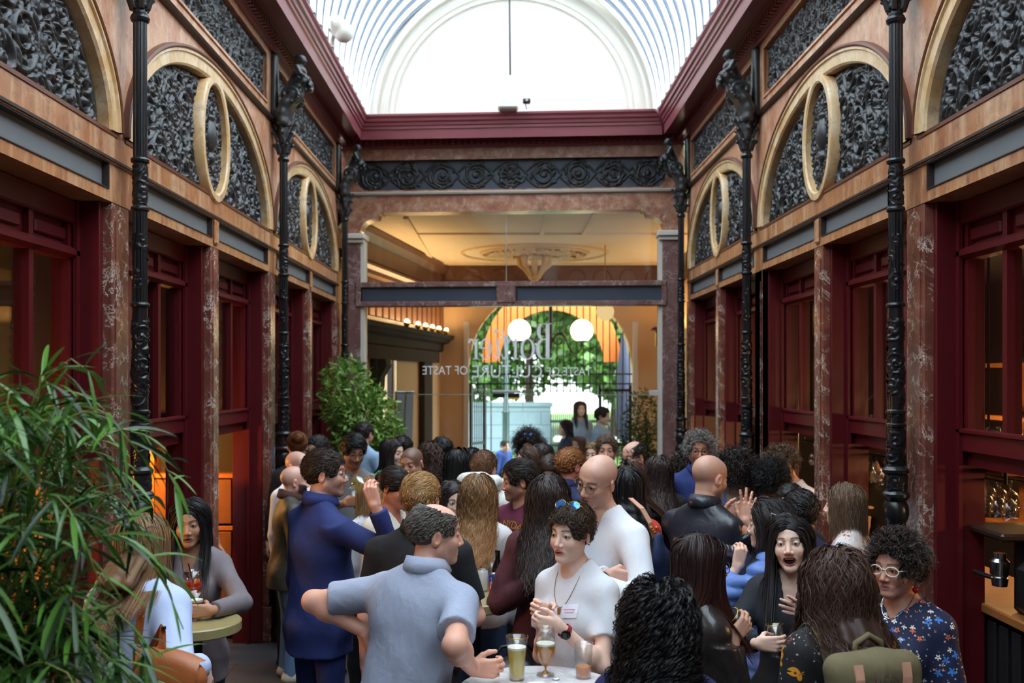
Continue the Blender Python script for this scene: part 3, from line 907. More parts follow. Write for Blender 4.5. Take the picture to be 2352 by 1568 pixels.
    for sg in (-1, 1):
        s_.cone((.12, sg * .08, 4.875), (.15, sg * .095, 4.81), .024, .02, .012); s_.cone((.15, sg * .095, 4.81), (.19, sg * .01, 4.81), .019, .015, .01)
        for k in range(5): s_.ell((.1 + .02 * k, sg * (.06 + .008 * (k % 2)), 4.7 + .02 * k), (.03, .012, .03), .006)
    for k in range(4): s_.cone((.13, -.04 + .027 * k, 4.66), (.15, -.035 + .023 * k, 4.78), .012, .01, .006)
    s_.cone((.12, 0, 4.89), (.125, 0, 4.935), .022, .02, .01); s_.ell((.135, 0, 4.965), (.036, .031, .042), .01); s_.ell((.167, 0, 4.96), (.012, .008, .01), .006)
    s_.ell((.125, 0, 4.985), (.042, .037, .032), .006)
    for k in range(6): a = k * PI / 3; s_.ell((.2, .03 * math.cos(a), 4.74 + .035 * math.sin(a)), (.02,) * 3, .006)
    s_.cone((-.07, 0, 4.45), (-.07, 0, 5.0), .035, .035, .02)
    V, Fq = s_.mesh(); V = V * np.array([1.15, 1.5, 1.0], np.float32); P['figure_bracket'] = mesh_from('figure_bracket', V, Fq, True)
    return P
CP = column_parts()
CW = {0: 'nearest the camera', 1: 'in mid hall', 2: 'in the far corner by the glass partition'}
for side in ('left', 'right'):
    q = LEFT if side == 'left' else RIGHT
    for k in (0, 1, 2):
        sg = 1 if side == 'left' else -1
        e = empty('iron_column', (q['x'] + sg * .1, q['d0'] + k * q['s'] * L0 - (.0 if k < 2 else .08), 0), 0 if side == 'left' else PI,
                  label='slim black cast iron column with figure bracket, %s wall, %s' % (side, CW[k]), cat='column', group='cast iron columns')
        for nm, me in CP.items(): obj(nm, me, M_COLI if nm in ('turned_base', 'pedestal', 'shaft', 'ornament') else M_IRON, e)
# ------------------------------------------------------------------ end wall with the glass partition (local x along the wall, y away from the hall)
EW = struct(empty('wall_end', (E0.x, E0.y, 0), math.atan2(ud.y, ud.x)))
U = lambda x: (x - 784) / 189.4
Z = lambda y: CAMZ + (VY - y) / 189.4
zg0, zg1 = Z(648), Z(489)
m = MB()
m.box(0, EL, 0, .25, Z(362), 5.04); m.box(0, EL, 0, .25, Z(446), Z(438))
m.box(0, U(820), 0, .25, zg1, Z(362)); m.box(U(1532), EL, 0, .25, zg1, Z(362))
m.box(U(820), U(1532), 0, .25, zg1 + .02, Z(446)); m.box(U(820), U(1532), .06, .25, Z(446), Z(362))
# notched frame of the frieze
a, b, c, d = U(820), U(1532), Z(437), Z(363)
for (x, sx) in ((a, 1), (b, -1)):
    for (z, sz) in ((c, 1), (d, -1)):
        m.prism([(x, z), (x + sx * .1, z), (x + sx * .07, z + sz * .035), (x + sx * .035, z + sz * .07), (x, z + sz * .1)][::(1 if sx * sz > 0 else -1)], 'y', 0, .06)
obj('marble_field', m.mesh('marble_field'), M_END, EW)
m = MB(); m.prism([(0, Z(447)), (-.03, Z(445)), (-.035, Z(441)), (-.02, Z(438)), (0, Z(437))], 'x', 0, EL)
obj('string_moulding', m.mesh('string_moulding'), mat('grey_stone_moulding', (168, 158, 146), .5), EW)
m = MB()
for (z0, z1) in ((c - .012, c + .012), (d - .012, d + .012)): m.box(a + .1, b - .1, -.012, 0, z0, z1)
for x in (a, b): m.box(x - .012, x + .012, -.012, 0, c + .1, d - .1)
obj('frieze_bead', m.mesh('frieze_bead'), M_END, EW)
# rounded corner pieces of the upper opening
m = MB()
for (x0, sx) in ((U(822), 1), (U(1532), -1)):
    pts = [(x0 - sx * .2, zg1 + .02), (x0 - sx * .2, Z(536)), (x0, Z(536))]
    pts += [(x0 + sx * .02, Z(536)), (x0 + sx * .02, Z(528))]
    for i in range(9):
        th = PI - (PI / 2) * i / 8; pts.append((x0 + sx * (.24 + .2 * math.cos(th)), Z(526) + .14 * math.sin(th)))
    pts += [(x0 + sx * .26, zg1 + .0), (x0 + sx * .3, zg1), (x0 + sx * .3, zg1 + .02)]
    if sx > 0: pts = pts[::-1]
    m.prism(pts, 'y', -.005, .22)
obj('corner_piece', m.mesh('corner_piece'), M_END, EW)
m = MB()
for (x0, x1) in ((U(793), U(830)), (U(1522), U(1561))):
    m.bbox(x0, x1, -.03, .2, .3, Z(556), .006); m.bbox(x0 - .015, x1 + .015, -.05, .2, 0, .3, .01)
obj('pilaster', m.mesh('pilaster'), M_PIL2, EW)
m = MB()
for (x0, x1) in ((U(793), U(836)), (U(1516), U(1561))):
    m.bbox(x0 - .01, x1 + .01, -.06, .2, Z(556), Z(548), .006); m.bbox(x0 - .03, x1 + .03, -.09, .2, Z(547), Z(535), .008)
for (x0, x1) in ((U(830), U(839)), (U(1513), U(1522))): m.box(x0, x1, -.01, .15, 0, Z(556))
obj('white_post', m.mesh('white_post'), M_POST, EW)
m = MB(); x0, x1, um = U(820), U(1531), U(1167)
m.bbox(x0, x1, -.05, .15, Z(703), Z(692), .006); m.bbox(x0, x1, -.05, .15, Z(659), Z(647), .006)
m.box(x0, U(831), -.045, .15, Z(693), Z(658)); m.box(U(1520), x1, -.045, .15, Z(693), Z(658)); m.bbox(U(1146), U(1190), -.06, .15, Z(697), Z(653), .012)
obj('transom_beam', m.mesh('transom_beam'), M_PIL2, EW)
m = MB(); m.box(U(830), U(1147), -.02, .12, Z(693), Z(658)); m.box(U(1189), U(1521), -.02, .12, Z(693), Z(658)); obj('transom_panel', m.mesh('transom_panel'), M_SLATE2, EW)
m = MB()
for (a_, b_) in ((U(831), U(1146)), (U(1190), U(1520))): m.box(a_, b_, -.03, -.018, Z(662), Z(658)); m.box(a_, a_ + .02, -.03, -.018, Z(692), Z(658))
obj('panel_bead', m.mesh('panel_bead'), M_BLACK, EW)
# carved end frieze
e = empty('carved_frieze', EW.location, EW.rotation_euler.z, label='black vine and grape frieze on dark blue above the glass end wall', cat='carved panel', group='long carved friezes')
W_, H_ = U(1530) - U(822), Z(365) - Z(436)
V, Fq = relief(W_, H_, .0075, 33, style='scroll', hmax=.035)
me = mesh_from('frieze_relief', np.stack([V[:, 0] + U(822), .055 - V[:, 2], V[:, 1] + Z(436)], 1), Fq[:, ::-1].copy(), True)
obj('frieze_relief', me, M_IRON, e)
m = MB(); m.box(U(821), U(1531), .056, .062, Z(437), Z(363)); obj('back_plate', m.mesh('back_plate'), M_SLATE2, e)['label'] = 'dark blue ground'
# glazing
gl = struct(empty('window_25', EW.location, EW.rotation_euler.z))
def pane(name, x0, x1, z0, z1, y=.06): m = MB(); m.box(x0, x1, y, y + .008, z0, z1); obj(name, m.mesh(name), M_PGLASS, gl)
pane('upper_pane', U(836), um - .003, zg0, zg1 + .02); pane('upper_pane', um + .003, U(1516), zg0, zg1 + .02)
zj = Z(906)
for (z0, z1) in ((.02, zj - .003), (zj + .003, Z(703))):
    pane('pane', U(838), um - .003, z0, z1); pane('pane', um + .003, U(1514), z0, z1)
m = MB(); m.box(um - .004, um + .004, .055, .072, .02, Z(703)); m.box(um - .004, um + .004, .055, .072, zg0, zg1); m.box(U(838), U(1514), .058, .07, zj - .004, zj + .004)
obj('joint_strip', m.mesh('joint_strip'), mat('glass_edge', (150, 158, 154), .3), gl)
m = MB()
for (x0, x1) in ((U(1136), U(1163)), (U(1171), U(1197))): m.bbox(x0, x1, .04, .09, Z(913), Z(903), .006)
obj('door_patch', m.mesh('door_patch'), M_BLACK, gl)
m = MB(); m.bbox(U(1134), U(1200), .045, .085, Z(902), Z(896), .006); m.bbox(U(1494), U(1528), .03, .09, Z(909), Z(896), .006); obj('clamp_plate', m.mesh('clamp_plate'), mat('grey_clamp', (196, 190, 186), .4), gl)
m = MB(); m.box(U(1172), U(1197), .035, .04, Z(917), Z(913)); obj('yellow_mark', m.mesh('yellow_mark'), mat('yellow', (236, 196, 40), .5), gl)

# lettering on the glass, written to be read from the vestibule
def letters(name, polys, mt, loc, rz, label):
    m = MB()
    for p in polys: m.prism(p, 'y', -.002, .002)
    o = m.build(name, mt); o.location = loc; o.rotation_euler = (0, 0, rz); tag(o, label, 'lettering'); return o
def stroke(pts, ws):
    L_, R_ = [], []
    for i, p in enumerate(pts):
        a, b = pts[max(i - 1, 0)], pts[min(i + 1, len(pts) - 1)]
        tx, ty = b[0] - a[0], b[1] - a[1]; l = math.hypot(tx, ty) or 1; w = ws[i] if isinstance(ws, (list, tuple)) else ws
        L_.append((p[0] - ty / l * w / 2, p[1] + tx / l * w / 2)); R_.append((p[0] + ty / l * w / 2, p[1] - tx / l * w / 2))
    return [[L_[i], R_[i], R_[i + 1], L_[i + 1]] for i in range(len(pts) - 1)]
def bowl(cx, cz, rx, rz, t, th, a0=0, a1=2 * PI, n=28):
    out = []
    for i in range(n):
        q = []
        for (a, k) in ((a0 + (a1 - a0) * i / n, 0), (a0 + (a1 - a0) * (i + 1) / n, 0), (a0 + (a1 - a0) * (i + 1) / n, 1), (a0 + (a1 - a0) * i / n, 1)):
            q.append((cx + (rx - k * t) * math.cos(a), cz + (rz - k * th) * math.sin(a)))
        out.append(q)
    return out
def rect(x0, x1, z0, z1, sl=0.): return [[(x0 + sl * z0, z0), (x1 + sl * z0, z0), (x1 + sl * z1, z1), (x0 + sl * z1, z1)]]
P = []
H = .44; xh = .25
P += rect(.03, .085, 0, H) + rect(0, .115, 0, .014) + rect(0, .115, H - .014, H)                     # B
P += rect(.08, .13, H - .016, H) + rect(.08, .13, .236, .25) + rect(.08, .13, 0, .014)
P += bowl(.125, H - .102, .085, .102, .05, .016, -PI / 2, PI / 2, 16) + bowl(.125, .125, .1, .125, .055, .016, -PI / 2, PI / 2, 16)
P += bowl(.345, xh / 2, .105, xh / 2 + .005, .042, .014)                                               # o
def r_at(x):
    return rect(x + .02, x + .06, 0, xh) + rect(x, x + .085, 0, .012) + rect(x, x + .06, xh - .012, xh) + stroke([(x + .055, xh * .62), (x + .075, xh * .85), (x + .105, xh * .97), (x + .14, xh * .93)], [.012, .018, .026, .04]) + bowl(x + .14, xh * .86, .02, .02, .0199, .0199, n=12)
P += r_at(.48)
sl = .3
P += stroke([(.70, .37), (.655, .1), (.655, .04), (.675, .008), (.7, .02), (.73, .07)], [.02, .04, .038, .03, .018, .01]) + stroke([(.62, .255), (.745, .27)], .016)   # t
P += stroke([(.79, .255), (.765, .1), (.768, .03), (.79, .006), (.82, .03), (.85, .08)], [.03, .04, .036, .028, .016, .01]) + bowl(.80, .345, .028, .028, .0279, .0279, n=14)    # i
P += stroke([(.745, .2), (.775, .25)], .014)
P += bowl(.955, xh / 2, .085, xh / 2 + .005, .036, .012, R(8), R(330)) + rect(.885, 1.03, xh * .52, xh * .58)                     # e
P += r_at(1.05)
sx = 1.02 / 1.21
P = [[(x * sx, z) for (x, z) in p] for p in P]
xr = U(1272)
mirr = lambda polys, x0, z0, s=1.: [[(x0 - x * s, z0 + z * s) for (x, z) in p][::-1] for p in polys]
M_LET = mat('white_vinyl', (248, 250, 250), .5, 0, .02)
letters('shop_name_lettering', mirr(P, xr, Z(825)), M_LET, (EW.location.x, EW.location.y, 0), EW.rotation_euler.z, 'large white mirrored shop name lettering on the glass partition').location += Vector((0, .05, 0))
def text_mesh(s, size):
    cu = bpy.data.curves.new('txt', 'FONT'); cu.body = s; cu.size = size; cu.extrude = .002; cu.resolution_u = 4
    o = bpy.data.objects.new('txt', cu); COL.objects.link(o)
    dg = bpy.context.evaluated_depsgraph_get(); me = bpy.data.meshes.new_from_object(o.evaluated_get(dg))
    bpy.data.objects.remove(o)
    n = len(me.vertices); V = np.empty(n * 3, np.float32); me.vertices.foreach_get('co', V); V = V.reshape(-1, 3)
    Fc = [tuple(p.vertices) for p in me.polygons]; bpy.data.meshes.remove(me); return V, Fc
slog = MB(); 
for (s, x0, x1, y0, y1) in (('TASTE OF', 1363, 1261, 862, 843), ('CULTURE', 1250, 1089, 867, 838), ('OF TASTE', 1078, 973, 860, 840)):
    V, Fc = text_mesh(s, 1.0); w = V[:, 0].max() - V[:, 0].min(); h = V[:, 1].max() - V[:, 1].min()
    ux = (V[:, 0] - V[:, 0].min()) / w
    slog.add(np.stack([U(x0) - ux * (x0 - x1) / 189.4, V[:, 2] * 1.0, Z(y0) + (V[:, 1] - V[:, 1].min()) / h * (y0 - y1) / 189.4], 1), [f[::-1] for f in Fc])
o = slog.build('slogan_lettering', M_LET); o.location = EW.location + Vector((0, .05, 0)); o.rotation_euler = EW.rotation_euler
tag(o, 'small white mirrored slogan lettering below the shop name on the glass', 'lettering')
# devices on the cornice
o = empty('projector_box', (px(1167, 278, 11.55).x, 11.62, 5.36), label='white wall speaker box lying on the far cornice', cat='speaker box')
m = MB(); m.bbox(-.12, .12, -.1, .1, .0, .11, .02); obj('case', m.mesh('case'), M_WHITE, o)
m = MB(); m.bbox(-.1, .1, -.105, -.1, .015, .095, .004); obj('front_cover', m.mesh('front_cover'), M_POST, o)
o = empty('security_camera', (px(1210, 270, 11.5).x, 11.58, 5.36), label='small black camera on a thin stand on the far cornice', cat='camera')
m = MB(); m.bbox(-.045, .045, -.04, .05, .07, .12, .01); obj('housing', m.mesh('housing'), M_BLACK, o)
m = MB(); m.lathe([(.018, -.055), (.018, -.04)], (0, 0, .095), 12, 'y'); obj('lens', m.mesh('lens'), M_STEEL, o)
m = MB(); m.tube([(0, 0, 0), (-.015, 0, .07)], .006); obj('stand', m.mesh('stand'), M_BLACK, o)
d_ = 9.4
o = empty('flood_lamp', (XL + .36, d_, 5.36), label='white rounded lamp on top of the left cornice', cat='lamp')
s_ = SDF((-.16, -.2, -.02), (.24, .2, .4), .012); s_.ell((.05, 0, .2), (.1, .13, .09), .02); s_.cone((.05, 0, .2), (.12, 0, .14), .08, .095, .03); V, Fq = s_.mesh()
obj('housing', mesh_from('housing', V, Fq, True), M_WHITE, o)
m = MB(); m.tube([(0, 0, 0), (0, 0, .06), (.03, 0, .16)], .02); obj('foot', m.mesh('foot'), M_POST, o)
o = empty('hanging_cable', (px(1170, 0, 9.5).x, 9.5, 7.0), label='thin dark cable hanging straight down from the vault', cat='cable')
m = MB(); zb = px(0, 172, 9.5).z - 7.0; m.tube([(0, 0, .03), (.0, 0, zb * .6)], .012, 8); m.tube([(0, 0, zb * .6), (.008, 0, zb)], .009, 8); m.lathe([(.02, -.02), (.02, .02)], (0, 0, zb * .6), 10)
obj('cord', m.mesh('cord'), mat('grey_cable', (70, 66, 64), .6), o)
# ------------------------------------------------------------------ vestibule behind the glass
ZC, DF = 4.3, 18.4
def lw(d): return -1.93 + .158 * (d - 13.6)          # left vestibule wall runs at an angle
M_WARMW = mat('cream_wall', (214, 176, 132), .6, 0, .06, 3)
M_CREAM = mat('cream_ceiling', (232, 214, 182), .7, 0, .05, 2)
M_PLAST = mat('gilded_plaster', (222, 196, 148), .5, 0, .15, 12)
m = MB(); m.box(-3.2, 4.2, 12.28, 18.9, ZC, ZC + .2); struct(m.build('ceiling_1', M_CREAM))
ang = math.atan(.158); Lw = (DF - 12.35) / math.cos(ang)
vl = struct(empty('wall_vestibule_left', (lw(12.35), 12.35, 0), -ang))       # local y along the wall, +x into the room
S = lambda d: (d - 12.35) / math.cos(ang)
wa, wb_ = S(14.2), S(15.3)
m = MB(); m.box(-.2, 0, -.1, wa, 0, ZC); m.box(-.2, 0, wb_, Lw + .1, 0, ZC); m.box(-.2, 0, wa, wb_, 2.85, ZC); m.box(-.2, 0, wa, wb_, 0, .5)
obj('plaster', m.mesh('plaster'), M_WARMW, vl)
m = MB(); m.box(0, .03, S(13), Lw, 3.02, 3.62)
for i in range(16): y = S(13) + (Lw - S(13)) * (i + .5) / 16; m.bbox(.03, .06, y - .12, y + .12, 3.1, 3.56, .01)
m.prism([(0, 3.62), (.1, 3.66), (.1, 3.72), (.16, 3.76), (.16, 3.8), (0, 3.86)], 'y', 0, Lw); m.box(0, .05, 0, Lw, 3.86, 4.1)
m.prism([(0, 4.08), (.06, 4.1), (.14, 4.2), (.16, 4.28), (0, 4.29)], 'y', 0, Lw)
obj('panelled_frieze', m.mesh('panelled_frieze'), mat('brown_wood_frieze', (96, 58, 34), .4, 0, .25, 7), vl)
m = MB(); m.prism([(0, 2.7), (.05, 2.72), (.06, 2.84), (.16, 2.87), (.2, 2.92), (.24, 2.93), (.26, 3.0), (0, 3.03)], 'y', S(12.9), Lw - .05)
m.box(0, .06, S(12.9), Lw - .4, 2.5, 2.7); m.bbox(0, .1, wa - .3, wa - .02, 0, 2.5, .01); m.bbox(0, .1, S(16.7), S(17.3), 0, 2.5, .01)
s2 = MB()
for y in (wa - .16,): m.prism([(0, 2.5), (.22, 2.5), (.24, 2.4), (.15, 2.25), (.14, 2.1), (.08, 1.95), (0, 1.9)], 'y', y - .12, y + .12)
obj('door_surround', m.mesh('door_surround'), mat('vestibule_dark_wood', (46, 27, 18), .85, 0, .2, 6), vl)
g = struct(empty('window_26', vl.location, -ang))
m = MB()
for y in (wa, wb_, (wa + wb_) / 2): m.box(-.14, -.06, y - .03, y + .03, .5, 2.85)
for z in (.53, 1.85, 2.82): m.box(-.14, -.06, wa, wb_, z - .03, z + .03)
obj('window_frame', m.mesh('window_frame'), M_WALNUT, g)
m = MB(); m.box(-.11, -.1, wa, wb_, .5, 2.85); obj('pane', m.mesh('pane'), M_PGLASS, g)
wr = struct(empty('wall_vestibule_right')); m = MB(); m.box(3.05, 3.25, 12.2, DF + .1, 0, ZC); obj('plaster', m.mesh('plaster'), M_WARMW, wr)
m = MB(); m.box(2.98, 3.05, 12.3, DF, 3.85, 4.29); obj('frieze', m.mesh('frieze'), MATS['brown_wood_frieze'], wr)
# far wall with the arched gateway
GX, GR, GZ = .85, 1.53, 2.37
wf_ = struct(empty('wall_gate'))
m = MB(); x0, x1 = lw(DF) - .2, 3.1; N = 32
m.box(x0, GX - GR, DF, DF + .35, 0, ZC); m.box(GX + GR, x1, DF, DF + .35, 0, ZC)
for i in range(N):
    a, b = GX - GR + 2 * GR * i / N, GX - GR + 2 * GR * (i + 1) / N
    za, zb = GZ + math.sqrt(max(0, GR * GR - (a - GX) ** 2)), GZ + math.sqrt(max(0, GR * GR - (b - GX) ** 2))
    V = [(x, y, z) for y in (DF, DF + .35) for (x, z) in ((a, za), (b, zb), (b, ZC), (a, ZC))]
    m.add(V, [(0, 1, 2, 3), (7, 6, 5, 4), (0, 4, 5, 1)])
obj('plaster', m.mesh('plaster'), M_WARMW, wf_)
m = MB()
for sg in (-1, 1): m.bbox(GX + sg * (GR + .03) - .05, GX + sg * (GR + .03) + .05, DF - .06, DF, 0, GZ + .9, .01)
obj('opening_trim', m.mesh('opening_trim'), M_POST, wf_)
m = MB(); m.box(x0, x1, DF - .05, DF, 3.98, 4.29); m.prism([(DF - .05, 3.94), (DF - .1, 3.96), (DF - .1, 4.0), (DF - .05, 4.02)][::-1], 'x', x0, x1)
for i in range(9): c = x0 + .3 + i * .48; m.tube([(c + .17 * math.cos(PI * k / 10), DF - .055, 4.04 + .18 * math.sin(PI * k / 10)) for k in range(11)], .014, 6)
obj('carved_band', m.mesh('carved_band'), MATS['brown_wood_frieze'], wf_)
m = MB(); m.prism([(12.75, ZC), (12.75, ZC - .03), (17.9, ZC - .03), (17.9, ZC)], 'x', -1.3, -1.24); m.box(-1.3, 2.9, 17.9, 17.96, ZC - .03, ZC); m.box(-1.3, 2.9, 14.2, 14.25, ZC - .025, ZC)
m.box(.5, .56, 12.4, 14.2, ZC - .025, ZC); m.box(1.1, 1.16, 12.4, 14.2, ZC - .025, ZC)
struct(m.build('ceiling_2', M_CREAM))
# ceiling rosette with a plaster pendant
MC = px(1228, 580, 16.5); MC.z = ZC
o = empty('ceiling_rosette', MC, label='round plaster ceiling rosette with pendant boss in the vestibule', cat='ceiling rosette')
V, Fq = relief(2 * PI * .62, .46, .016, 61, big=.16, hmax=.09)
a = V[:, 0] / .62; r = .36 + V[:, 1]
me = mesh_from('leaf_ring', np.stack([r * np.cos(a), r * np.sin(a) * 1.1, -V[:, 2] - .004], 1), Fq, True); obj('leaf_ring', me, M_PLAST, o)
def ring(r, w): return [(r - w, 0), (r - w * .7, -w * .8), (r, -w * 1.1), (r + w * .7, -w * .8), (r + w, 0)]
m = MB()
for (r, w) in ((.3, .04), (.88, .04), (1.2, .03)): m.lathe(ring(r, w), (0, 0, 0), 48, caps=False)
obj('ring_moulding', m.mesh('ring_moulding', sharp=40), M_PLAST, o)
s_ = SDF((-.34, -.34, -.56), (.34, .34, .04), .014)
s_.cone((0, 0, 0), (0, 0, -.5), .06, .05, .03); s_.ell((0, 0, -.4), (.11, .11, .06), .02); s_.ell((0, 0, -.5), (.07, .07, .05), .02); s_.ell((0, 0, -.04), (.2, .2, .05), .03)
for k in range(8):
    c, s__ = math.cos(k * PI / 4), math.sin(k * PI / 4)
    pts = [np.array((c * r, s__ * r, z)) for (r, z) in ((.17, -.04), (.25, -.1), (.24, -.19), (.15, -.28), (.1, -.36))]
    s_.chain(pts, [.04, .05, .045, .035, .03], .012)
V, Fq = s_.mesh(); obj('pendant', mesh_from('pendant', V, Fq, True), M_PLAST, o)
# uplights on the left cornice, and the warm light they throw
M_BULB = emis('warm_lamp', (255, 226, 168), 3.0)
for i, d in enumerate((15.3, 16.0, 16.5, 17.0, 17.5, 18.1)):
    o = empty('cornice_uplight', (lw(d) + .16, d, 3.02), label='small warm uplight in the row on the dark vestibule cornice', cat='lamp', group='cornice uplights')
    m = MB(); m.lathe([(.02, 0), (.045, .02), (.05, .07), (.042, .07), (.035, .03)], (0, 0, 0), 14); obj('cup', m.mesh('cup'), M_BRASS, o)
    m = MB(); m.lathe([(0, .03), (.035, .045), (.04, .08), (.025, .11), (0, .12)], (0, 0, 0), 14); obj('bulb', m.mesh('bulb', True), M_BULB, o)
lamp('cornice_glow', 'AREA', (lw(15.8) + .3, 15.8, 3.1), 6.5, WARM, .25, (PI, R(-14), -ang), 4.6)
lamp('right_cornice_glow', 'AREA', (2.85, 15.6, 3.1), 4, WARM, .2, (PI, R(14), 0), 4.6)
# gateway ironwork
m = MB()
for i in range(25):
    x = GX - GR + .06 + i * .1225
    zt = GZ + math.sqrt(max(.01, GR * GR - (x - GX) ** 2)); zb = 2.02
    m.tube([(x, DF + .1, zt + .05), (x, DF + .1, zb)], .012, 6); m.lathe([(0, -.1), (.018, -.03), (.01, 0)], (x, DF + .1, zb), 6)
for z in (2.12, 2.3): m.box(GX - GR, GX + GR, DF + .085, DF + .115, z - .014, z + .014)
o = m.build('gate_grille', M_BLACK); tag(o, 'fixed black bar grille filling the arch above the open gates', 'grille')
for (x0, x1, lab) in ((GX - GR + .04, GX - GR + .5, 'open black iron gate leaf at the left of the gateway'), (GX + GR - .62, GX + GR - .06, 'open black iron gate leaf at the right of the gateway')):
    e = empty('gate_leaf', (x0, DF + .2, 0), R(58) if x0 < 0 else R(-20), label=lab, cat='gate', group='iron gate leaves')
    w_ = (x1 - x0) / .9; m = MB()
    for z in (.12, 1.0, 2.0): m.box(0, w_, -.015, .015, z - .025, z + .025)
    m.box(0, .05, -.025, .025, 0.02, 2.1); m.box(w_ - .05, w_, -.025, .025, .02, 2.1)
    obj('gate_frame', m.mesh('gate_frame'), M_BLACK, e)
    m = MB()
    for k in range(1, 7): m.tube([(w_ * k / 7, 0, .1), (w_ * k / 7, 0, 2.02)], .011, 6)
    obj('bars', m.mesh('bars'), M_BLACK, e)
# twin globe lantern on scroll arms
o = empty('twin_globe_lantern', (GX, DF - .02, 0), label='black scroll bracket with two lit globe lamps in front of the gate arch', cat='lantern')
m = MB(); m.tube([(0, 0, 2.75), (0, 0, 3.9)], .035, 8)
for sg in (-1, 1):
    P_ = []
    for i in range(40):
        t = i / 39
        if t < .5: r = .13 * (1 - 1.5 * t); a = PI * .5 + 2 * PI * 1.2 * (t * 2 - 1); P_.append((sg * (.15 + r * math.cos(a)), 0, 2.92 + r * math.sin(a)))
    P_ = P_[::1]; m.tube(P_, .016, 6)
    m.tube([(sg * x, 0, z) for (x, z) in ((.03, 2.9), (.1, 3.03), (.2, 3.06), (.28, 2.98), (.33, 2.8), (.4, 2.7), (.5, 2.69), (.565, 2.76), (.575, 2.88))], .018, 6)
    m.lathe([(.03, 0), (.09, .02), (.1, .05)], (sg * .575, 0, 2.87), 14)
obj('scroll_bracket', m.mesh('scroll_bracket'), M_BLACK, o)
M_GLOBE = emis('opal_globe_light', (255, 236, 190), .8)
for sg in (-1, 1):
    m = MB(); m.lathe([(.21 * math.sin(PI * k / 16), -.21 * math.cos(PI * k / 16)) for k in range(17)], (sg * .575, 0, 3.1), 24); obj('globe', m.mesh('globe', True), M_GLOBE, o)
o = empty('hanging_globe', px(1390, 716, 15.5), label='single dimmer opal globe hanging right of the twin lantern', cat='lamp')
m = MB(); m.lathe([(.14 * math.sin(PI * k / 16), -.14 * math.cos(PI * k / 16)) for k in range(17)], (0, 0, 0), 24); obj('globe', m.mesh('globe', True), emis('dim_globe', (250, 214, 150), .12), o)
m = MB(); m.tube([(0, 0, .13), (0, 0, ZC - o.location.z)], .008, 6); m.lathe([(.05, .12), (.03, .17)], (0, 0, 0), 12); obj('rod', m.mesh('rod'), M_BRASS, o)
o = empty('wall_sconce', px(1512, 765, 16.5) + Vector((.02, 0, 0)), label='brass wall sconce with opal globe on the right vestibule wall', cat='lamp')
m = MB(); m.lathe([(.12 * math.sin(PI * k / 12), -.12 * math.cos(PI * k / 12)) for k in range(13)], (.1, 0, .03), 20); obj('globe', m.mesh('globe', True), MATS['dim_globe'], o)
m = MB(); m.lathe([(.09, .08), (.06, .12), (.0, .14)], (-.06, 0, -.03), 14); m.tube([(.1, 0, -.09), (.0, 0, -.1), (-.06, 0, .05)], .014); obj('cap', m.mesh('cap'), M_BLACK, o)
m = MB(); m.tube([(-.05, 0, .0), (-.05, 0, -.22)], .022, 8); m.tube([(-.05, 0, -.1), (.5, 0, -.1)], .015, 6); obj('stem', m.mesh('stem'), M_BRASS, o)
# flip chart / pull up banner stand by the left wall
o = empty('banner_stand', px(915, 1000, 13.2), R(8), label='grey pull up banner stand leaning in the vestibule, left of the gate', cat='banner stand'); o.location.z = 0
m = MB(); m.prism([(-.12, .04), (.14, .04), (.2, 2.05), (-.02, 2.05)], 'y', -.012, .012); obj('panel', m.mesh('panel'), mat('grey_banner', (176, 176, 180), .6), o)
m = MB(); m.tube([(-.13, -.02, .03), (-.03, -.02, 2.06)], .014); m.tube([(.01, -.03, .03), (.1, -.03, 2.06)], .008); m.bbox(-.2, .22, -.15, .15, 0, .05, .01); m.tube([(-.05, -.02, 2.05), (.22, -.02, 2.05)], .014); obj('stand', m.mesh('stand'), M_STEEL, o)

# ------------------------------------------------------------------ garden beyond the gate
t = NT('lawn'); vec = t.coord(); nz = t.noise(vec, 3, 5)[0]
MATS['lawn'] = t.pbr(t.mix(nz, lin((70, 104, 44)), lin((128, 160, 80))), .8)
m = MB(); m.box(-30, 30, 19.2, 70, -.3, -.02); struct(m.build('ground', MATS['lawn']))
m = MB(); m.box(-14, -2.6, 10, 19.2, -.3, -.02); struct(m.build('ground_side', MATS['lawn']))
m = MB(); m.box(-30, 30, 19.0, 22.5, -.25, .0); struct(m.build('pavement', mat('paving', (150, 150, 146), .7, 0, .1, 2)))
t = NT('blue_stone'); vec = t.coord()
br = t.n('TexBrick', i_Vector=t.coord((1, 1, 1)), i_Scale=1.0); br.inputs['Brick Width'].default_value = 1.1; br.inputs['Row Height'].default_value = .4; br.inputs['Mortar Size'].default_value = .012
br.inputs['Color1'].default_value = (*lin((128, 150, 164)), 1); br.inputs['Color2'].default_value = (*lin((140, 160, 172)), 1); br.inputs['Mortar'].default_value = (*lin((100, 116, 128)), 1)
mp = br.inputs[0].links[0].from_node; mp.inputs['Rotation'].default_value = (R(90), 0, 0)
MATS['blue_stone'] = t.pbr(br.outputs[0], .7)
e = struct(empty('wall_garden')); m = MB(); m.box(-3.2, 1.4, 30, 30.6, -.1, 1.35); m.bbox(-3.3, 1.45, 29.9, 30.7, 1.35, 1.47, .02); obj('masonry', m.mesh('masonry'), MATS['blue_stone'], e)
o = tag(MB().bbox(-1.5, 3.2, 27.4, 28.2, .42, .56, .02).box(-1.2, -.8, 27.5, 28.1, -.05, .42).box(2.5, 2.9, 27.5, 28.1, -.05, .42).build('stone_bench', mat('pale_stone', (214, 216, 212), .7)), 'long pale stone slab bench on the lawn behind the gate', 'bench'); o.rotation_euler = (0, 0, R(-6)); o.location = (0, .6, 0)
m = MB()
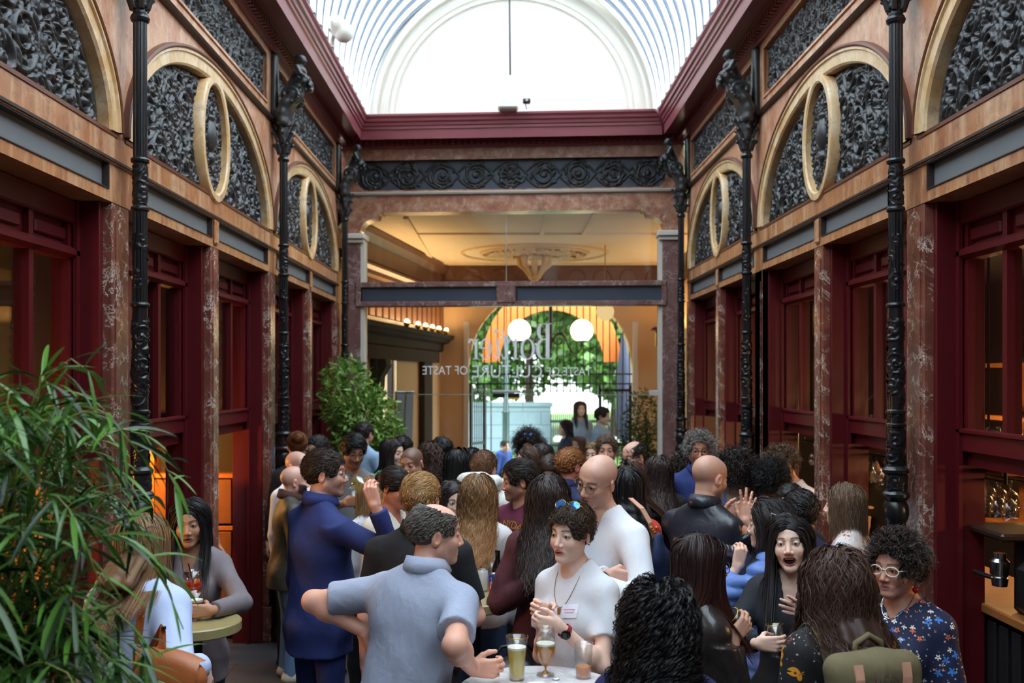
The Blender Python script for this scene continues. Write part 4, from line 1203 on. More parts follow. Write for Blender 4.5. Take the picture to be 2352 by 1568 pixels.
for i in range(34): m.bbox(1.35 + i * .06, 1.39 + i * .06, 29.2, 29.24, -.05, 1.16, .004)
m.box(1.33, 3.4, 29.24, 29.28, .2, .28); m.box(1.33, 3.4, 29.24, 29.28, .9, .98)
tag(m.build('slat_fence', mat('dark_blue_fence', (44, 52, 70), .6)), 'dark slatted fence panel in the garden behind the pale bench', 'fence')
o = empty('lamp_post', px(1162, 1040, 24.0), label='dark green lamp post standing in the garden', cat='lamp post'); o.location.z = -.05
m = MB(); m.lathe([(.13, 0), (.13, .3), (.09, .36), (.085, 1.4), (.1, 1.45), (.07, 1.5), (.06, 4.6)], (0, 0, 0), 16); obj('post', m.mesh('post', sharp=40), mat('lamp_green', (22, 50, 48), .5), o)
m = MB(); m.lathe([(.07, 4.6), (.2, 4.8), (.26, 5.3), (.1, 5.5), (0, 5.6)], (0, 0, 0), 12); obj('lantern_head', m.mesh('lantern_head', sharp=40), MATS['lamp_green'], o)

def leaf_mat(name, a, b, rough=.45, tr=.25):
    if name in MATS: return MATS[name]
    t = NT(name); vec = t.coord(); at = t.n('Attribute', attribute_name='Col')
    c = t.mix(at.outputs['Fac'], lin(a), lin(b))
    p = t.n('BsdfPrincipled'); t.link(c, p.inputs['Base Color']); p.inputs['Roughness'].default_value = rough
    tl = t.n('BsdfTranslucent'); t.link(c, tl.inputs[0]); ms = t.n('MixShader', i_0=tr); t.link(p.outputs[0], ms.inputs[1]); t.link(tl.outputs[0], ms.inputs[2]); t.link(ms.outputs[0], t.out.inputs[0])
    MATS[name] = t.m; return t.m
def leaf_cloud(name, blobs, n, size, mt, parent, seed=0, aspect=.5, droop=.3):
    """leaf quads scattered in ellipsoid blobs (centre, radii)"""
    g = np.random.default_rng(seed); Vs = []; w = np.array([b[1][0] * b[1][1] * b[1][2] for b in blobs]) ** .7; w /= w.sum()
    k = g.choice(len(blobs), n, p=w)
    c = np.array([b[0] for b in blobs])[k]; r = np.array([b[1] for b in blobs])[k]
    d = g.normal(size=(n, 3)); d /= np.linalg.norm(d, axis=1)[:, None]
    p = c + d * r * (g.uniform(.25, 1, (n, 1)) ** .4)
    t = g.normal(size=(n, 3)) + d * .6; t[:, 2] -= droop; t /= np.linalg.norm(t, axis=1)[:, None]
    s = np.cross(t, g.normal(size=(n, 3))); s /= np.linalg.norm(s, axis=1)[:, None]
    L = size * g.uniform(.6, 1.3, (n, 1))
    P4 = np.stack([p, p + t * L * .5 + s * L * aspect * .5, p + t * L, p + t * L * .5 - s * L * aspect * .5], 1).reshape(-1, 3)
    Fq = np.arange(4 * n, dtype=np.int32).reshape(n, 4)
    me = mesh_from(name, P4, Fq); v = g.uniform(0, 1, n); set_col(me, np.repeat(np.stack([v, v, v], 1), 4, 0))
    return obj(name, me, mt, parent)
M_BARK = mat('bark', (62, 50, 40), .8, 0, .3, 8)
def tree(x, y, h, cr, seed, label, trunk_r=.2, lean=(0, 0), n=5200, base=.45, cols=((28, 58, 24), (88, 130, 52))):
    e = empty('tree', (x, y, -.05), label=label, cat='tree', group='garden trees')
    g = np.random.default_rng(seed); m = MB(); top = Vector((lean[0], lean[1], h * .75))
    m.tube([(0, 0, 0), (lean[0] * .3, lean[1] * .3, h * .25), (lean[0] * .6, lean[1] * .6, h * .5), top], [trunk_r * 1.3, trunk_r, trunk_r * .8, trunk_r * .3], 10)
    bl = []
    for i in range(11):
        a = i * 2.4; q = Vector((lean[0] + cr * .6 * math.cos(a), lean[1] + cr * .6 * math.sin(a), h * g.uniform(base, .98)))
        m.tube([(lean[0] * .4, lean[1] * .4, h * g.uniform(.25, .45)), q * .6 + Vector((0, 0, h * .2)), q], [trunk_r * .4, trunk_r * .25, .03], 6)
        bl.append((tuple(q), (cr * .55, cr * .55, cr * .4)))
    bl.append(((lean[0], lean[1], h * .85), (cr * .8, cr * .8, h * .2)))
    obj('trunk', m.mesh('trunk', True), M_BARK, e)
    leaf_cloud('foliage', bl, n, .34, leaf_mat('tree_leaf', *cols), e, seed, .6)
tree(3.1, 28.5, 8.5, 3.6, 3, 'broad green tree with forked trunk right of the garden axis', .13, (.4, 0), 24000, .3)
tree(-1.6, 27.0, 8.0, 3.6, 4, 'leafy green tree left of the garden axis, nearest the gate', .13, (0, 0), 24000, .28)
tree(7.0, 32.0, 9.0, 4.0, 5, 'green tree at the far right of the garden', .3, (0, 0), 9000, .3)
tree(1.0, 40.0, 10.5, 5.6, 8, 'tall green tree farthest back in the garden', .16, (0, 0), 26000, .2)
tree(-6.5, 17.5, 7.5, 3.4, 6, 'bright green tree seen through the left vestibule window', .22, (0, 0), 9000, .1)
e = empty('hedge', (4.4, 28.5, -.05), label='clipped green hedge behind the passers-by', cat='hedge')
leaf_cloud('foliage', [((0, 0, .8), (1.3, .6, .9)), ((1.2, 0, .7), (1.0, .6, .8))], 4200, .13, leaf_mat('tree_leaf', 0, 0), e, 9, .6)
o = empty('shrub', (-5.2, 15.5, -.05), label='low green shrub outside the left vestibule window', cat='shrub')
leaf_cloud('foliage', [((0, 0, .7), (1.6, 1.2, .9))], 3000, .16, leaf_mat('tree_leaf', 0, 0), o, 12, .6)
# lamplight painted orange on the outer awning just outside the arch
c = px(1267, 831, 20.4); m = MB(); ri, ro, N = 1.06, 1.42, 30
for i in range(N):
    a0, a1 = PI * i / N, PI * (i + 1) / N
    V = []
    for y in (20.38, 20.42):
        for (r, a) in ((ri, a0), (ri, a1), (ro, a1), (ro, a0)): V.append((c.x + r * math.cos(a), y, c.z + r * math.sin(a) * (1.0 if r == ri else 1.12)))
    m.add(V, [(0, 1, 2, 3), (7, 6, 5, 4), (0, 4, 5, 1), (3, 2, 6, 7)])

pm_ = MB()
for sg in (-1, 1): pm_.tube([(c.x + sg * 1.24, 20.4, -.02), (c.x + sg * 1.24, 20.4, c.z + .1)], .012, 8)
e = empty('lamplit_arch', label='arch with lamplight painted orange on its valance standing outside the gate grille', cat='archway')
obj('archivolt', m.mesh('archivolt'), mat('lamplit_orange', (204, 108, 38), .7, 0, .08, 2), e); obj('post', pm_.mesh('post'), M_BLACK, e)
e = empty('tree_trunk_post', (2.45, 20.2, 0), label='dark folded parasol standing outside at the right of the arch', cat='parasol')
m = MB(); m.lathe([(.03, 0), (.03, .9), (.16, 1.0), (.2, 1.5), (.17, 2.4), (.06, 3.2), (0, 3.3)], (0, 0, 0), 14); obj('canopy', m.mesh('canopy', sharp=50), mat('dark_blue_canvas', (44, 54, 78), .7), e)
m = MB(); m.lathe([(.25, 0), (.25, .06), (.04, .08), (.03, 1.0)], (0, 0, 0), 16); obj('base', m.mesh('base'), M_BLACK, e)
e.name = 'folded_parasol'
# ------------------------------------------------------------------ shop rooms behind the side windows
M_SHOPW = mat('dark_shop_wall', (46, 34, 28), .7, 0, .15, 3)
M_ORANGE = mat('orange_shelf_wood', (196, 120, 54), .5, 0, .2, 6)
for side, q, sg in (('left', LEFT, -1), ('right', RIGHT, 1)):
    w = struct(empty('wall_shop_' + side)); xb = q['x'] + sg * 2.6
    m = MB(); m.box(min(xb, xb + sg * .1), max(xb, xb + sg * .1), -11.7, 12.2, 0, 3.3)
    for y in ((-11.7, -1.7, 5.05, 8.7, 12.1) if side == 'left' else (-11.7, -1.7, 12.1)): m.box(min(q['x'] + sg * .3, xb), max(q['x'] + sg * .3, xb), y, y + .1, 0, 3.3)
    obj('plaster', m.mesh('plaster'), M_SHOPW, w)
    m = MB(); m.box(min(q['x'] + sg * .19, xb), max(q['x'] + sg * .19, xb), -11.7, 12.2, 3.15, 3.3); obj('soffit', m.mesh('soffit'), M_SHOPW, w)
# left shops: timber shelving glowing under warm lamps
for i, (y, lab) in enumerate(((5.02, 'tall orange lit wooden shelf unit in the near left shop behind the foliage'), (8.66, 'tall orange lit wooden shelf unit behind the raised sashes left of the black haired woman'))):
    e = empty('shelf_unit', (XL - 1.4, y, 0), -PI / 2, label=lab, cat='shelf', group='lit shelf units')
    m = MB(); m.box(-.2, -.16, -1.1, 1.1, 0, 1.88)
    for z in (.06, .5, .95, 1.4, 1.86): m.bbox(-.2, .12, -1.1, 1.1, z - .02, z + .02, .005)
    for yy in (-1.1, -.37, .37, 1.1): m.box(-.2, .11, yy - .02, yy + .02, 0, 1.86)
    obj('case', m.mesh('case'), M_ORANGE, e)
    m = MB()
    for yy in (-.73, 0, .73):
        for z in (.1, .54, .99): m.bbox(.1, .13, yy - .33, yy + .33, z, z + .38, .006)
    obj('drawer_front', m.mesh('drawer_front'), M_OAK, e)
    lamp('shelf_light', 'POINT', (XL - 1.0, y - .7, 1.6), 8, (1, .46, .1), .1)
# left window counters
for y, lab in ((6.1, 'dark counter inside the left window by the round green table'),):
    m = MB(); m.bbox(XL - .9, XL - .45, y - .7, y + .7, .95, 1.0, .01); m.box(XL - .85, XL - .5, y - .65, y + .65, 0, .95)
    tag(m.build('shop_counter', M_WALNUT), lab, 'counter')
# right: one long bar counter just inside the hatches, espresso machine, hanging glasses, back bar
e = empty('bar_counter', (XR + .53, 4.4, 0), label='long wooden topped dark bar counter inside the right hatches', cat='counter')
h = 2.35
m = MB(); m.bbox(-.25, .25, -h, h, 1.05, 1.1, .008); obj('worktop', m.mesh('worktop'), M_OAK, e)
m = MB(); m.box(-.2, .22, -h + .02, h - .02, 0, 1.05)
for k in range(int(h * 2 / .12)): m.bbox(-.225, -.2, -h + .05 + k * .12, -h + .13 + k * .12, .05, 1.02, .004)
obj('front_boards', m.mesh('front_boards'), mat('charcoal_boards', (28, 26, 27), .5), e)
e = empty('espresso_machine', (XR + .44, 4.72, 1.1), label='black espresso machine with chrome group on the right bar counter', cat='coffee machine')
m = MB(); m.bbox(-.16, .2, -.3, .06, .0, .3, .06); m.bbox(-.1, .2, .06, .16, 0, .36, .02); obj('body', m.mesh('body', sharp=40), M_BLACK, e)
m = MB(); m.bbox(-.22, .24, .02, .42, .36, .40, .012); obj('top_tray', m.mesh('top_tray'), M_WALNUT, e)
m = MB(); m.lathe([(.03, -.02), (.045, 0), (.045, .06), (.03, .075), (.03, .1)], (-.17, .14, .19), 20); m.lathe([(.035, 0), (.04, .04), (.02, .045)], (-.17, .14, .13), 20); obj('group_head', m.mesh('group_head', sharp=40), M_STEEL, e)
m = MB(); m.tube([(-.17, .14, .16), (-.2, .22, .165), (-.22, .3, .17)], .012, 8); obj('handle', m.mesh('handle'), M_BLACK, e)
def wine_glass(r=.042, h=.2, kind='tulip'):
    prof = [(.034, 0), (.034, .003), (.006, .012), (.0045, .02), (.0045, h * .45), (.012, h * .47), (r * .75, h * .55), (r, h * .7), (r * .95, h * .85), (r * .82, h), (r * .8, h), (r * .92, h * .85), (r * .96, h * .7), (r * .7, h * .56), (.0, h * .49)]
    m = MB(); m.lathe(prof, (0, 0, 0), 16); return m.mesh('wine_glass', True)
M_GLW = glassy('drinking_glass', (.97, .98, .98), .1, .0)
gm = wine_glass()
for (y0, y1, lab, n1, lab2) in ((4.9, 5.9, 'steel and wood glass rack hanging over the bar in the nearest right hatch', 8, 'upturned stemmed glass hanging over the nearest end of the bar'), (6.1, 7.1, 'glass rack hanging in the hatch right of the black middle column', 7, 'upturned stemmed glass hanging in the middle right hatch'), (7.5, 8.2, 'glass rack hanging beside the leaning barman', 4, 'upturned stemmed glass hanging beside the barman')):
    zz = 1.70; xx = XR + .52
    e = empty('glass_rack', (xx, (y0 + y1) / 2, zz), label=lab, cat='glass rack', group='hanging glass racks'); h = (y1 - y0) / 2
    m = MB(); m.bbox(-.22, .22, -h, h, .06, .085, .004); obj('shelf_board', m.mesh('shelf_board'), M_OAK, e)
    m = MB()
    for x in (-.2, -.1, 0, .1, .2): m.tube([(x, -h, .03), (x, h, .03)], .006, 6)
    for y in (-h, h):
        for x in (-.2, .2): m.tube([(x, y, .02), (x, y, 3.15 - zz)], .008, 6)
        m.tube([(-.2, y, .1), (.2, y, .5)], .007, 6)
    obj('rails', m.mesh('rails'), M_BLACK, e)
    for k in range(n1):
        for r_ in (0, 1):
            o = obj('hanging_glass', gm, M_GLW, None, (xx - .15 + .2 * r_, y0 + (y1 - y0) * (k + .5) / n1, zz + .032), (PI, 0, 0)); tag(o, lab2, 'glass', lab2 + 'es')
    for k in range(4):
        o = obj('tumbler', gm, M_GLW, None, (xx - .08, y0 + (y1 - y0) * (k + .5) / 4, zz + .0851)); tag(o, lab2.replace('upturned', 'upright').replace('hanging', 'standing on the rack shelf'), 'glass', 'glasses on top of the racks')
for (y, p, c) in ((4.2, 9, (1, .6, .25)), (6.4, 9, (1, .55, .2)), (8.4, 8, (1, .6, .25))):
    lamp('bar_light', 'POINT', (XR + 1.5, y, 1.78), p * .7, c, .1)
for y, lab in ((4.3, 'back bar shelf lit amber in the nearest right hatch'), (7.3, 'back bar shelf lit amber in the middle right hatches')):
    e = empty('back_bar', (XR + 2.2, y, 0), label=lab, cat='shelf', group='back bar shelves')
    m = MB(); m.box(.15, .2, -1.4, 1.4, 0, 2.6)
    for z in (1.0, 1.45, 1.9, 2.35): m.bbox(-.15, .2, -1.4, 1.4, z - .02, z + .02, .004)
    obj('case', m.mesh('case'), M_OAK, e)
e = empty('straw_jar', px(2003, 1230, 5.75), label='glass jar of paper straws on the bar behind the floral shirt woman', cat='jar'); e.location.z = 1.1; e.location.x = XR + .5
m = MB(); m.lathe([(.05, 0), (.055, .02), (.055, .2), (.052, .2), (.05, .02)], (0, 0, 0), 18); obj('jar', m.mesh('jar', True), M_GLW, e)
m = MB()
for k in range(16): a = k * 2.4; r_ = .038 * math.sqrt((k + .5) / 16); m.tube([(r_ * .5 * math.cos(a), r_ * .5 * math.sin(a), .02), (r_ * math.cos(a), r_ * math.sin(a), .25)], .004, 6)
obj('straws', m.mesh('straws'), mat('paper_straw', (214, 178, 132), .7), e)
# wall lamps glowing in the shops' upper windows
for (x, y, z, lab) in ((XR + 1.5, 4.4, 2.75, 'small glowing bulb behind the nearest right window'), (XR + 1.6, 6.3, 2.7, 'small glowing bulb behind the middle right window'), (XL - 1.6, 4.0, 2.2, 'small glowing bulb behind the nearest left window')):
    o = empty('pendant_bulb', (x, y, z), label=lab, cat='lamp', group='pendant bulbs')
    m = MB(); m.lathe([(0, -.06), (.035, -.04), (.045, 0), (.03, .04), (.018, .06)], (0, 0, 0), 14); obj('bulb', m.mesh('bulb', True), M_BULB, o)
    m = MB(); m.tube([(0, 0, .05), (0, 0, 3.15 - z)], .005, 6); obj('cord', m.mesh('cord'), M_BLACK, o)
# ------------------------------------------------------------------ people
def attr_mat(name, rough=.5, bump=0., bs=80., var=0., **k):
    """procedural material tinted by the mesh colour attribute (skin, lips, hair strands)"""
    if name in MATS: return MATS[name]
    t = NT(name); a = t.n('Attribute', attribute_name='Col'); c = a.outputs['Color']
    vec = t.coord()
    if var: c = t.mix(t.math('MULTIPLY', t.noise(vec, 45, 3)[0], var), c, (0, 0, 0))
    nm = t.bump(t.noise(vec, bs, 3)[0], bump, .002) if bump else None
    MATS[name] = t.pbr(c, rough, 0., nm, **k); return MATS[name]
M_SKIN = attr_mat('skin', .46, .12, 160., .12, Subsurface_Weight=.0, Specular_IOR_Level=.42)
M_HAIR = attr_mat('hair', .5, 0, 80, 0, Specular_IOR_Level=.28)
M_EYE = attr_mat('eyeball', .12)

def cloth(name, rgb, rough=.85, weave=220., bump=.25, var=.1, fold=.3, pattern=None, **k):
    """fabric: weave and soft crease bump, optional printed pattern"""
    if name in MATS: return MATS[name]
    t = NT(name); vec = t.coord(); c0 = lin(rgb)
    n1 = t.noise(vec, 5, 3, .55, .8)[0]; nw = t.noise(vec, weave, 2)[0]
    col = t.mix(nw, tuple(v * (1 - var) for v in c0), tuple(min(1, v * (1 + var)) for v in c0))
    if pattern: col = pattern(t, vec, col)
    n2 = t.noise(t.coord((1, 1, .55)), 6.5, 2, .5, 1.2)[0]
    ridge = t.math('POWER', t.math('SUBTRACT', 1.0, t.math('ABSOLUTE', t.math('SUBTRACT', t.math('MULTIPLY', n2, 2.0), 1.0))), 3.0)
    h = t.math('ADD', t.math('ADD', t.math('MULTIPLY', n1, .8), t.math('MULTIPLY', ridge, .22)), t.math('MULTIPLY', nw, .02))
    b = t.n('Bump', i_Height=h, i_Strength=fold, i_Distance=.03)
    MATS[name] = t.pbr(col, rough, 0., b.outputs[0], **k); return MATS[name]
def flowers(cols, scale=1):
    """scattered five petalled blossoms"""
    def f(t, vec, col):
        for i, (c, s, sz, dense) in enumerate(cols):
            v = t.n('Mapping', i_Vector=vec, i_Location=(3.7 * i, 1.3 * i, 2.9 * i)).outputs[0]
            vo = t.n('TexVoronoi', feature='F1', i_Vector=v, i_Scale=s, i_Randomness=.85)
            d = t.n('VectorMath', operation='SUBTRACT', i_0=vo.outputs['Position'], i_1=v)
            sx = t.n('SeparateXYZ', i_Vector=d.outputs[0])
            r_ = vo.outputs['Distance']
            at = t.math('ARCTAN2', t.math('ADD', sx.outputs['X'], t.math('MULTIPLY', sx.outputs['Y'], .7)), sx.outputs['Z'])
            pet = t.math('ADD', t.math('MULTIPLY', t.math('COSINE', t.math('MULTIPLY', at, 5.0)), .28), .72)
            m = t.math('LESS_THAN', r_, t.math('MULTIPLY', pet, sz))
            rnd = t.n('SeparateColor', i_Color=vo.outputs['Color'])
            m = t.math('MULTIPLY', m, t.math('LESS_THAN', rnd.outputs[0], dense))
            col = t.mix(m, col, lin(c))
            if sz > .2: col = t.mix(t.math('LESS_THAN', r_, sz * .25), col, lin((70, 40, 20)))
        return col
    return f
def stripes(c, scale, axis='X', w=.5):
    def f(t, vec, col):
        s = t.n('SeparateXYZ', i_Vector=vec); v = t.math('FRACT', t.math('MULTIPLY', s.outputs[axis], scale))
        return t.mix(t.math('LESS_THAN', v, w), col, lin(c))
    return f
def gingham(c, scale):
    def f(t, vec, col):
        s = t.n('SeparateXYZ', i_Vector=vec)
        a = t.math('LESS_THAN', t.math('FRACT', t.math('MULTIPLY', s.outputs['X'], scale)), .5); b = t.math('LESS_THAN', t.math('FRACT', t.math('MULTIPLY', s.outputs['Z'], scale)), .5)
        return t.mix(t.math('MULTIPLY', t.math('ADD', a, b), .5), col, lin(c))
    return f

def head_sdf(s, hs, Rh, o, sex, mouth=0., jaw=1.):
    """adds a head in frame (Rh, o) to the field"""
    s.frame(Rh * hs if False else Rh, o)
    q = lambda *p: tuple(v * hs for v in p)
    f = sex == 'f'
    s.ell(q(0, -.012, .034), q(.0765, .098, .084), .02)
    s.ell(q(0, .022, -.03), q(.062, .07, .078), .03 * hs)
    op = .0 if mouth < .05 else mouth
    jw = (.045 if f else .05) * jaw
    for x in (-1, 1):
        s.cone(q(x * jw, .004, -.052), q(x * .012, .066 - .006 * op, -.097 - .012 * op), .023 * hs, .017 * hs, .022 * hs)
        s.ell(q(x * .037, .056, -.034), q(.024, .026, .026), .024 * hs)
        s.cone(q(x * .012, .083, .023), q(x * .042, .066, .023), .011 * hs, .009 * hs, .014 * hs)
    s.ell(q(0, .07 - .006 * op, -.099 - .013 * op), q(.019 if f else .023, .017, .015), .018 * hs)
    s.ell(q(0, .04, .046), q(.06, .045, .046), .02 * hs)
    for x in (-1, 1): s.ell(q(x * .032, .098, -.001), q(.0175, .017, .0125), .014 * hs, True)
    s.cone(q(0, .084, .012), q(0, .106, -.036), .0075 * hs, .0105 * hs, .012 * hs)
    for x in (-1, 1):
        s.ell(q(x * .0125, .094, -.041), q(.0085, .01, .0075), .006 * hs)
        s.ell(q(x * .032, .0765, .0), q(.0148, .0135, .0135), .006 * hs)
        s.ell(q(x * .032, .091, -.0005), q(.0145, .008, .0037), .003 * hs, True)
    zl = -.068
    s.ell(q(0, .072, zl - .002), q(.03, .02, .018), .014 * hs)
    for x in (-1, 1): s.cone(q(x * .021, .08, zl + .0005 + op * .004), q(0, .0895, zl + .0035 + op * .006), .0036 * hs, .0052 * hs, .006 * hs)
    s.cone(q(-.017, .0805, zl - .008 - op * .012), q(.017, .0805, zl - .008 - op * .012), .005 * hs, .005 * hs, .006 * hs); s.ell(q(0, .0875, zl - .008 - op * .013), q(.012, .0058, .0056), .005 * hs)
    s.ell(q(0, .0955, zl - .0025 - op * .004), q(.02 + op * .008, .012, .0014 + op ** 1.4 * .0105), .002 * hs, True)
    if op > .6:
        for x in (-1, 1): s.ell(q(x * .017, .094, zl - .001 - op * .002), q(.013, .016, .0075), .003 * hs, True)
    if op > .3: s.ell(q(0, .088, zl - .004 - op * .006), q(.018 + .005 * op, .02, .003 + op * .0105), .003 * hs, True)
    for x in (-1, 1):
        Rl = rotm(x * -22, 0, 0) @ rotm(0, -12, 0)
        s.ell(q(x * .0785, -.012, -.008), q(.0085, .019, .031), .006 * hs, False, Rl)
        s.ell(q(x * .087, -.008, -.006), q(.006, .011, .019), .004 * hs, True, Rl)
    s.frame()

def face_cols(q, skin, hair, sex, stub=0., beard=False, buzz=0., bald=0., lip=None, brow=1., blush=.35, mouth=0.):
    """skin colours on head-frame points q (scaled to a unit head)"""
    n = len(q); C = np.tile(np.array(lin(skin)), (n, 1)); x, y, z = np.abs(q[:, 0]), q[:, 1], q[:, 2]
    def blend(m, c): C[:] = C * (1 - m[:, None]) + np.array(c) * m[:, None]
    sk = np.array(lin(skin)); hc = np.array(lin(hair))
    fr = np.clip((y - .045) / .02, 0, 1)
    red = sk * np.array([1.0, .70, .66])
    blush_m = fr * np.exp(-(((x - .042) / .02) ** 2 + ((z + .036) / .02) ** 2)) * blush; blend(blush_m, red)
    blend(fr * np.exp(-((x / .016) ** 2 + ((z + .04) / .014) ** 2)) * blush, red)
    ear = np.clip((x - .07) / .008, 0, 1) * (np.abs(z + .008) < .035); blend(ear * .4, red)
    if stub:
        m = np.clip((-.042 - z + (x > .03) * (x - .03) * .9) / .012, 0, 1) * np.clip((y - .0) / .02, 0, 1) * np.clip((z + .125) / .01, 0, 1)
        m = np.where((z > -.058) & (x < .032) & (z < -.046) & (y > .07), .9, m)
        blend(m * stub, hc * .8 + sk * .2 * (stub < .8))
    lc = np.array(lin(lip)) if lip else sk * np.array([.8, .46, .44])
    op = mouth if mouth > .05 else 0.
    zm = -.071 - .005 * op + (.006 * (x / .027) ** 2 if op > .6 else 0)
    lm = fr * np.clip(1.3 - ((x / (.0235 + .006 * op)) ** 2 + ((z - zm) / (.0108 + .0135 * op)) ** 2), 0, .4) / .4 * (y > .074)
    blend(np.clip(lm, 0, 1) * (.75 if sex == 'f' else .45), lc)
    if op: blend(np.clip(1.3 - ((x / (.019 + .007 * op)) ** 2 + ((z - zm + .0008) / (.0012 + .0125 * op ** 1.4)) ** 2), 0, .3) / .3 * (y > .05), (.05, .012, .012))
    bz = .0222 + .0035 * (1 - ((x - .032) / .022) ** 2)
    bm = fr * np.clip(1.4 - np.abs(z - bz) / (.0038 if sex == 'f' else .0048), 0, 1) * np.clip((x - .011) / .004, 0, 1) * np.clip((.055 - x) / .006, 0, 1)
    blend(bm * .85 * brow, hc * .8)
    e = ((x - .032) / .0168) ** 2 + ((z + .0005) / .0075) ** 2
    blend(fr * np.clip((1.25 - e) / .3, 0, 1) * (y < .094) * .75, sk * np.array([.28, .2, .18]))
    if buzz:
        ok = hair_ok(q, 0., .004); blend(ok * buzz, hc)
    return C

def hair_ok(q, bald=0., lowz=0., side=0.):
    x, y, z = q[:, 0], q[:, 1], q[:, 2]
    front = (x / .1) ** 2 + ((y - .115) / .062) ** 2 + ((z + .03) / (.108 + bald * .02)) ** 2 < 1
    below = np.where(y > -.03, z < -.015 - side, z < -.078 + lowz)
    ear = ((y + .008) / .026) ** 2 + ((z + .01) / .036) ** 2 < 1
    m = ~front & ~below & ~(ear & (np.abs(x) > .06))
    if bald: m &= ~(((x / (.058)) ** 2 + ((y - .035) / (.03 + .07 * bald)) ** 2 < 1) & (z > .07))
    return m.astype(float)

def collide(p, cols):
    for (c, r, Rm) in cols:
        q = (p - c) @ Rm / r; l = np.linalg.norm(q, axis=1)
        m = l < 1
        if m.any(): p[m] = c + ((q[m] / np.maximum(l[m], 1e-6)[:, None]) * r) @ Rm.T
    return p

def strands(g, hs, Rh, o, cols, hair, n, L, width, seg=9, comb=(0, -1, .1), part=None, lift=.3, grav=.2, wave=0., wlen=.08, curl=0., clen=.03, frizz=.1, bald=0., lowz=0., layer=.018, side=0., tip=.25, var=.28, target=None, grad=None, region=None, rmax=None, hug=False, keepface=False, split=0.):
    d = g.normal(size=(n * 4, 3)); d /= np.linalg.norm(d, axis=1)[:, None]
    q = d * np.array([.078, .1, .087]) + np.array([0, -.012, .034])
    ok = hair_ok(q, bald, lowz, side) > 0
    if region is not None: ok &= region(q)
    q = q[ok][:n]; d = d[ok][:n]; n = len(q)
    if n == 0: return np.zeros((0, 3)), np.zeros((0, 4), np.int32), np.zeros((0, 3))
    nl = d / np.array([.078, .1, .087]); nl /= np.linalg.norm(nl, axis=1)[:, None]
    if part is not None:
        sd = np.sign(q[:, 0] - part); sd[sd == 0] = 1
        lw_ = np.clip((q[:, 2] - .03) / .05, 0, 1) * np.clip((q[:, 1] + .085) / .07, 0, 1)
        c = np.stack([sd * (lw_ + .08), comb[1] + .0 * lw_, comb[2] - (1 - lw_) * 1.2], 1)
    elif target is not None:
        c = np.array(target) - q; c /= np.linalg.norm(c, axis=1)[:, None]
    else: c = np.tile(np.array(comb, float), (n, 1))
    c += g.normal(size=(n, 3)) * frizz
    c -= nl * (c * nl).sum(1)[:, None]; c /= np.maximum(np.linalg.norm(c, axis=1)[:, None], 1e-6)
    dirs = c * (1 - lift) + nl * lift
    lens = (L if np.isscalar(L) else g.uniform(L[0], L[1], n)) * g.uniform(.82, 1.05, n)
    per = max(wave > 0 and np.mean(lens) / wlen, curl > 0 and np.mean(lens) / clen)
    if per: seg = int(min(60 if n > 1500 else 22, max(seg, per * 7)))
    ds = lens / seg
    p = (q * hs) @ Rh.T + o; dirs = dirs @ Rh.T; nw = nl @ Rh.T
    lay = g.uniform(0, layer, n)
    hc0 = np.array([0, -.012, .034]) * hs; hr = np.array([.0775, .0995, .0865]) * hs
    fc0 = np.array([0, .02, -.035]) * hs; fr0 = np.array([.07, .068, .08]) * hs
    path = [p.copy()]; v = dirs / np.linalg.norm(dirs, axis=1)[:, None]
    for i in range(seg):
        v = v * (1 - grav) + np.array([0, 0, -1.0]) * grav + g.normal(size=(n, 3)) * frizz * .07
        if split:
            low_ = np.clip((o[2] - .02 - p[:, 2]) / .08, 0, 1); v = v + (np.where(q[:, 1] < .02, -split, split * .6) * low_)[:, None] * (Rh @ np.array([0, 1., 0]))[None, :]
        v /= np.linalg.norm(v, axis=1)[:, None]
        p = p + v * ds[:, None]
        for (c0, r0) in ((hc0, hr), (fc0, fr0)):
            lq = (p - o) @ Rh - c0; rr = r0[None, :] + lay[:, None] * .8 + .002
            l = np.linalg.norm(lq / rr, axis=1); m = l < 1
            if m.any(): p[m] = o + (c0 + lq[m] / np.maximum(l[m], 1e-6)[:, None]) @ Rh.T
        if hug:
            t_ = (i + 1) / seg; lq = (p - o) @ Rh - hc0; rr = hr[None, :] + (lay * (.75 + .35 * t_))[:, None]
            l = np.linalg.norm(lq / rr, axis=1); p = o + (hc0 + lq / np.maximum(l, 1e-6)[:, None]) @ Rh.T
        p = collide(p, [(c, r + lay.mean(), Rm) for (c, r, Rm) in cols])
        if rmax is not None:
            up_ = (p[:, 2] > o[2] - .13)[:, None]
            hor = (p - (o + Rh @ (np.array([0, -.018, 0]) * hs)))[:, :2]; rl = np.linalg.norm(hor, axis=1); lim = rmax * hs + lay + .12 * np.clip(o[2] - .06 - p[:, 2], 0, .3)
            ex = np.clip(rl - lim, 0, None) / np.maximum(rl, 1e-6); p[:, :2] -= hor * ex[:, None] * up_
        v2 = p - path[-1]; v = .5 * v + .5 * v2 / np.maximum(np.linalg.norm(v2, axis=1)[:, None], 1e-6)
        path.append(p.copy())
    P = np.stack(path, 1)                                    # n, seg+1, 3
    if not keepface:
        lq = (P - o) @ Rh / hs
        bad = ((lq[:, :, 1] > .06) & (np.abs(lq[:, :, 0]) < .052) & (lq[:, :, 2] < .045) & (lq[:, :, 2] > -.16)).any(1)
        P, q, nl, nw, lens, lay = P[~bad], q[~bad], nl[~bad], nw[~bad], lens[~bad], lay[~bad]; n = len(P)
    T = np.gradient(P, axis=1); T /= np.maximum(np.linalg.norm(T, axis=2, keepdims=True), 1e-6)
    axis0 = o + Rh @ (np.array([0, -.02, .0]) * hs)
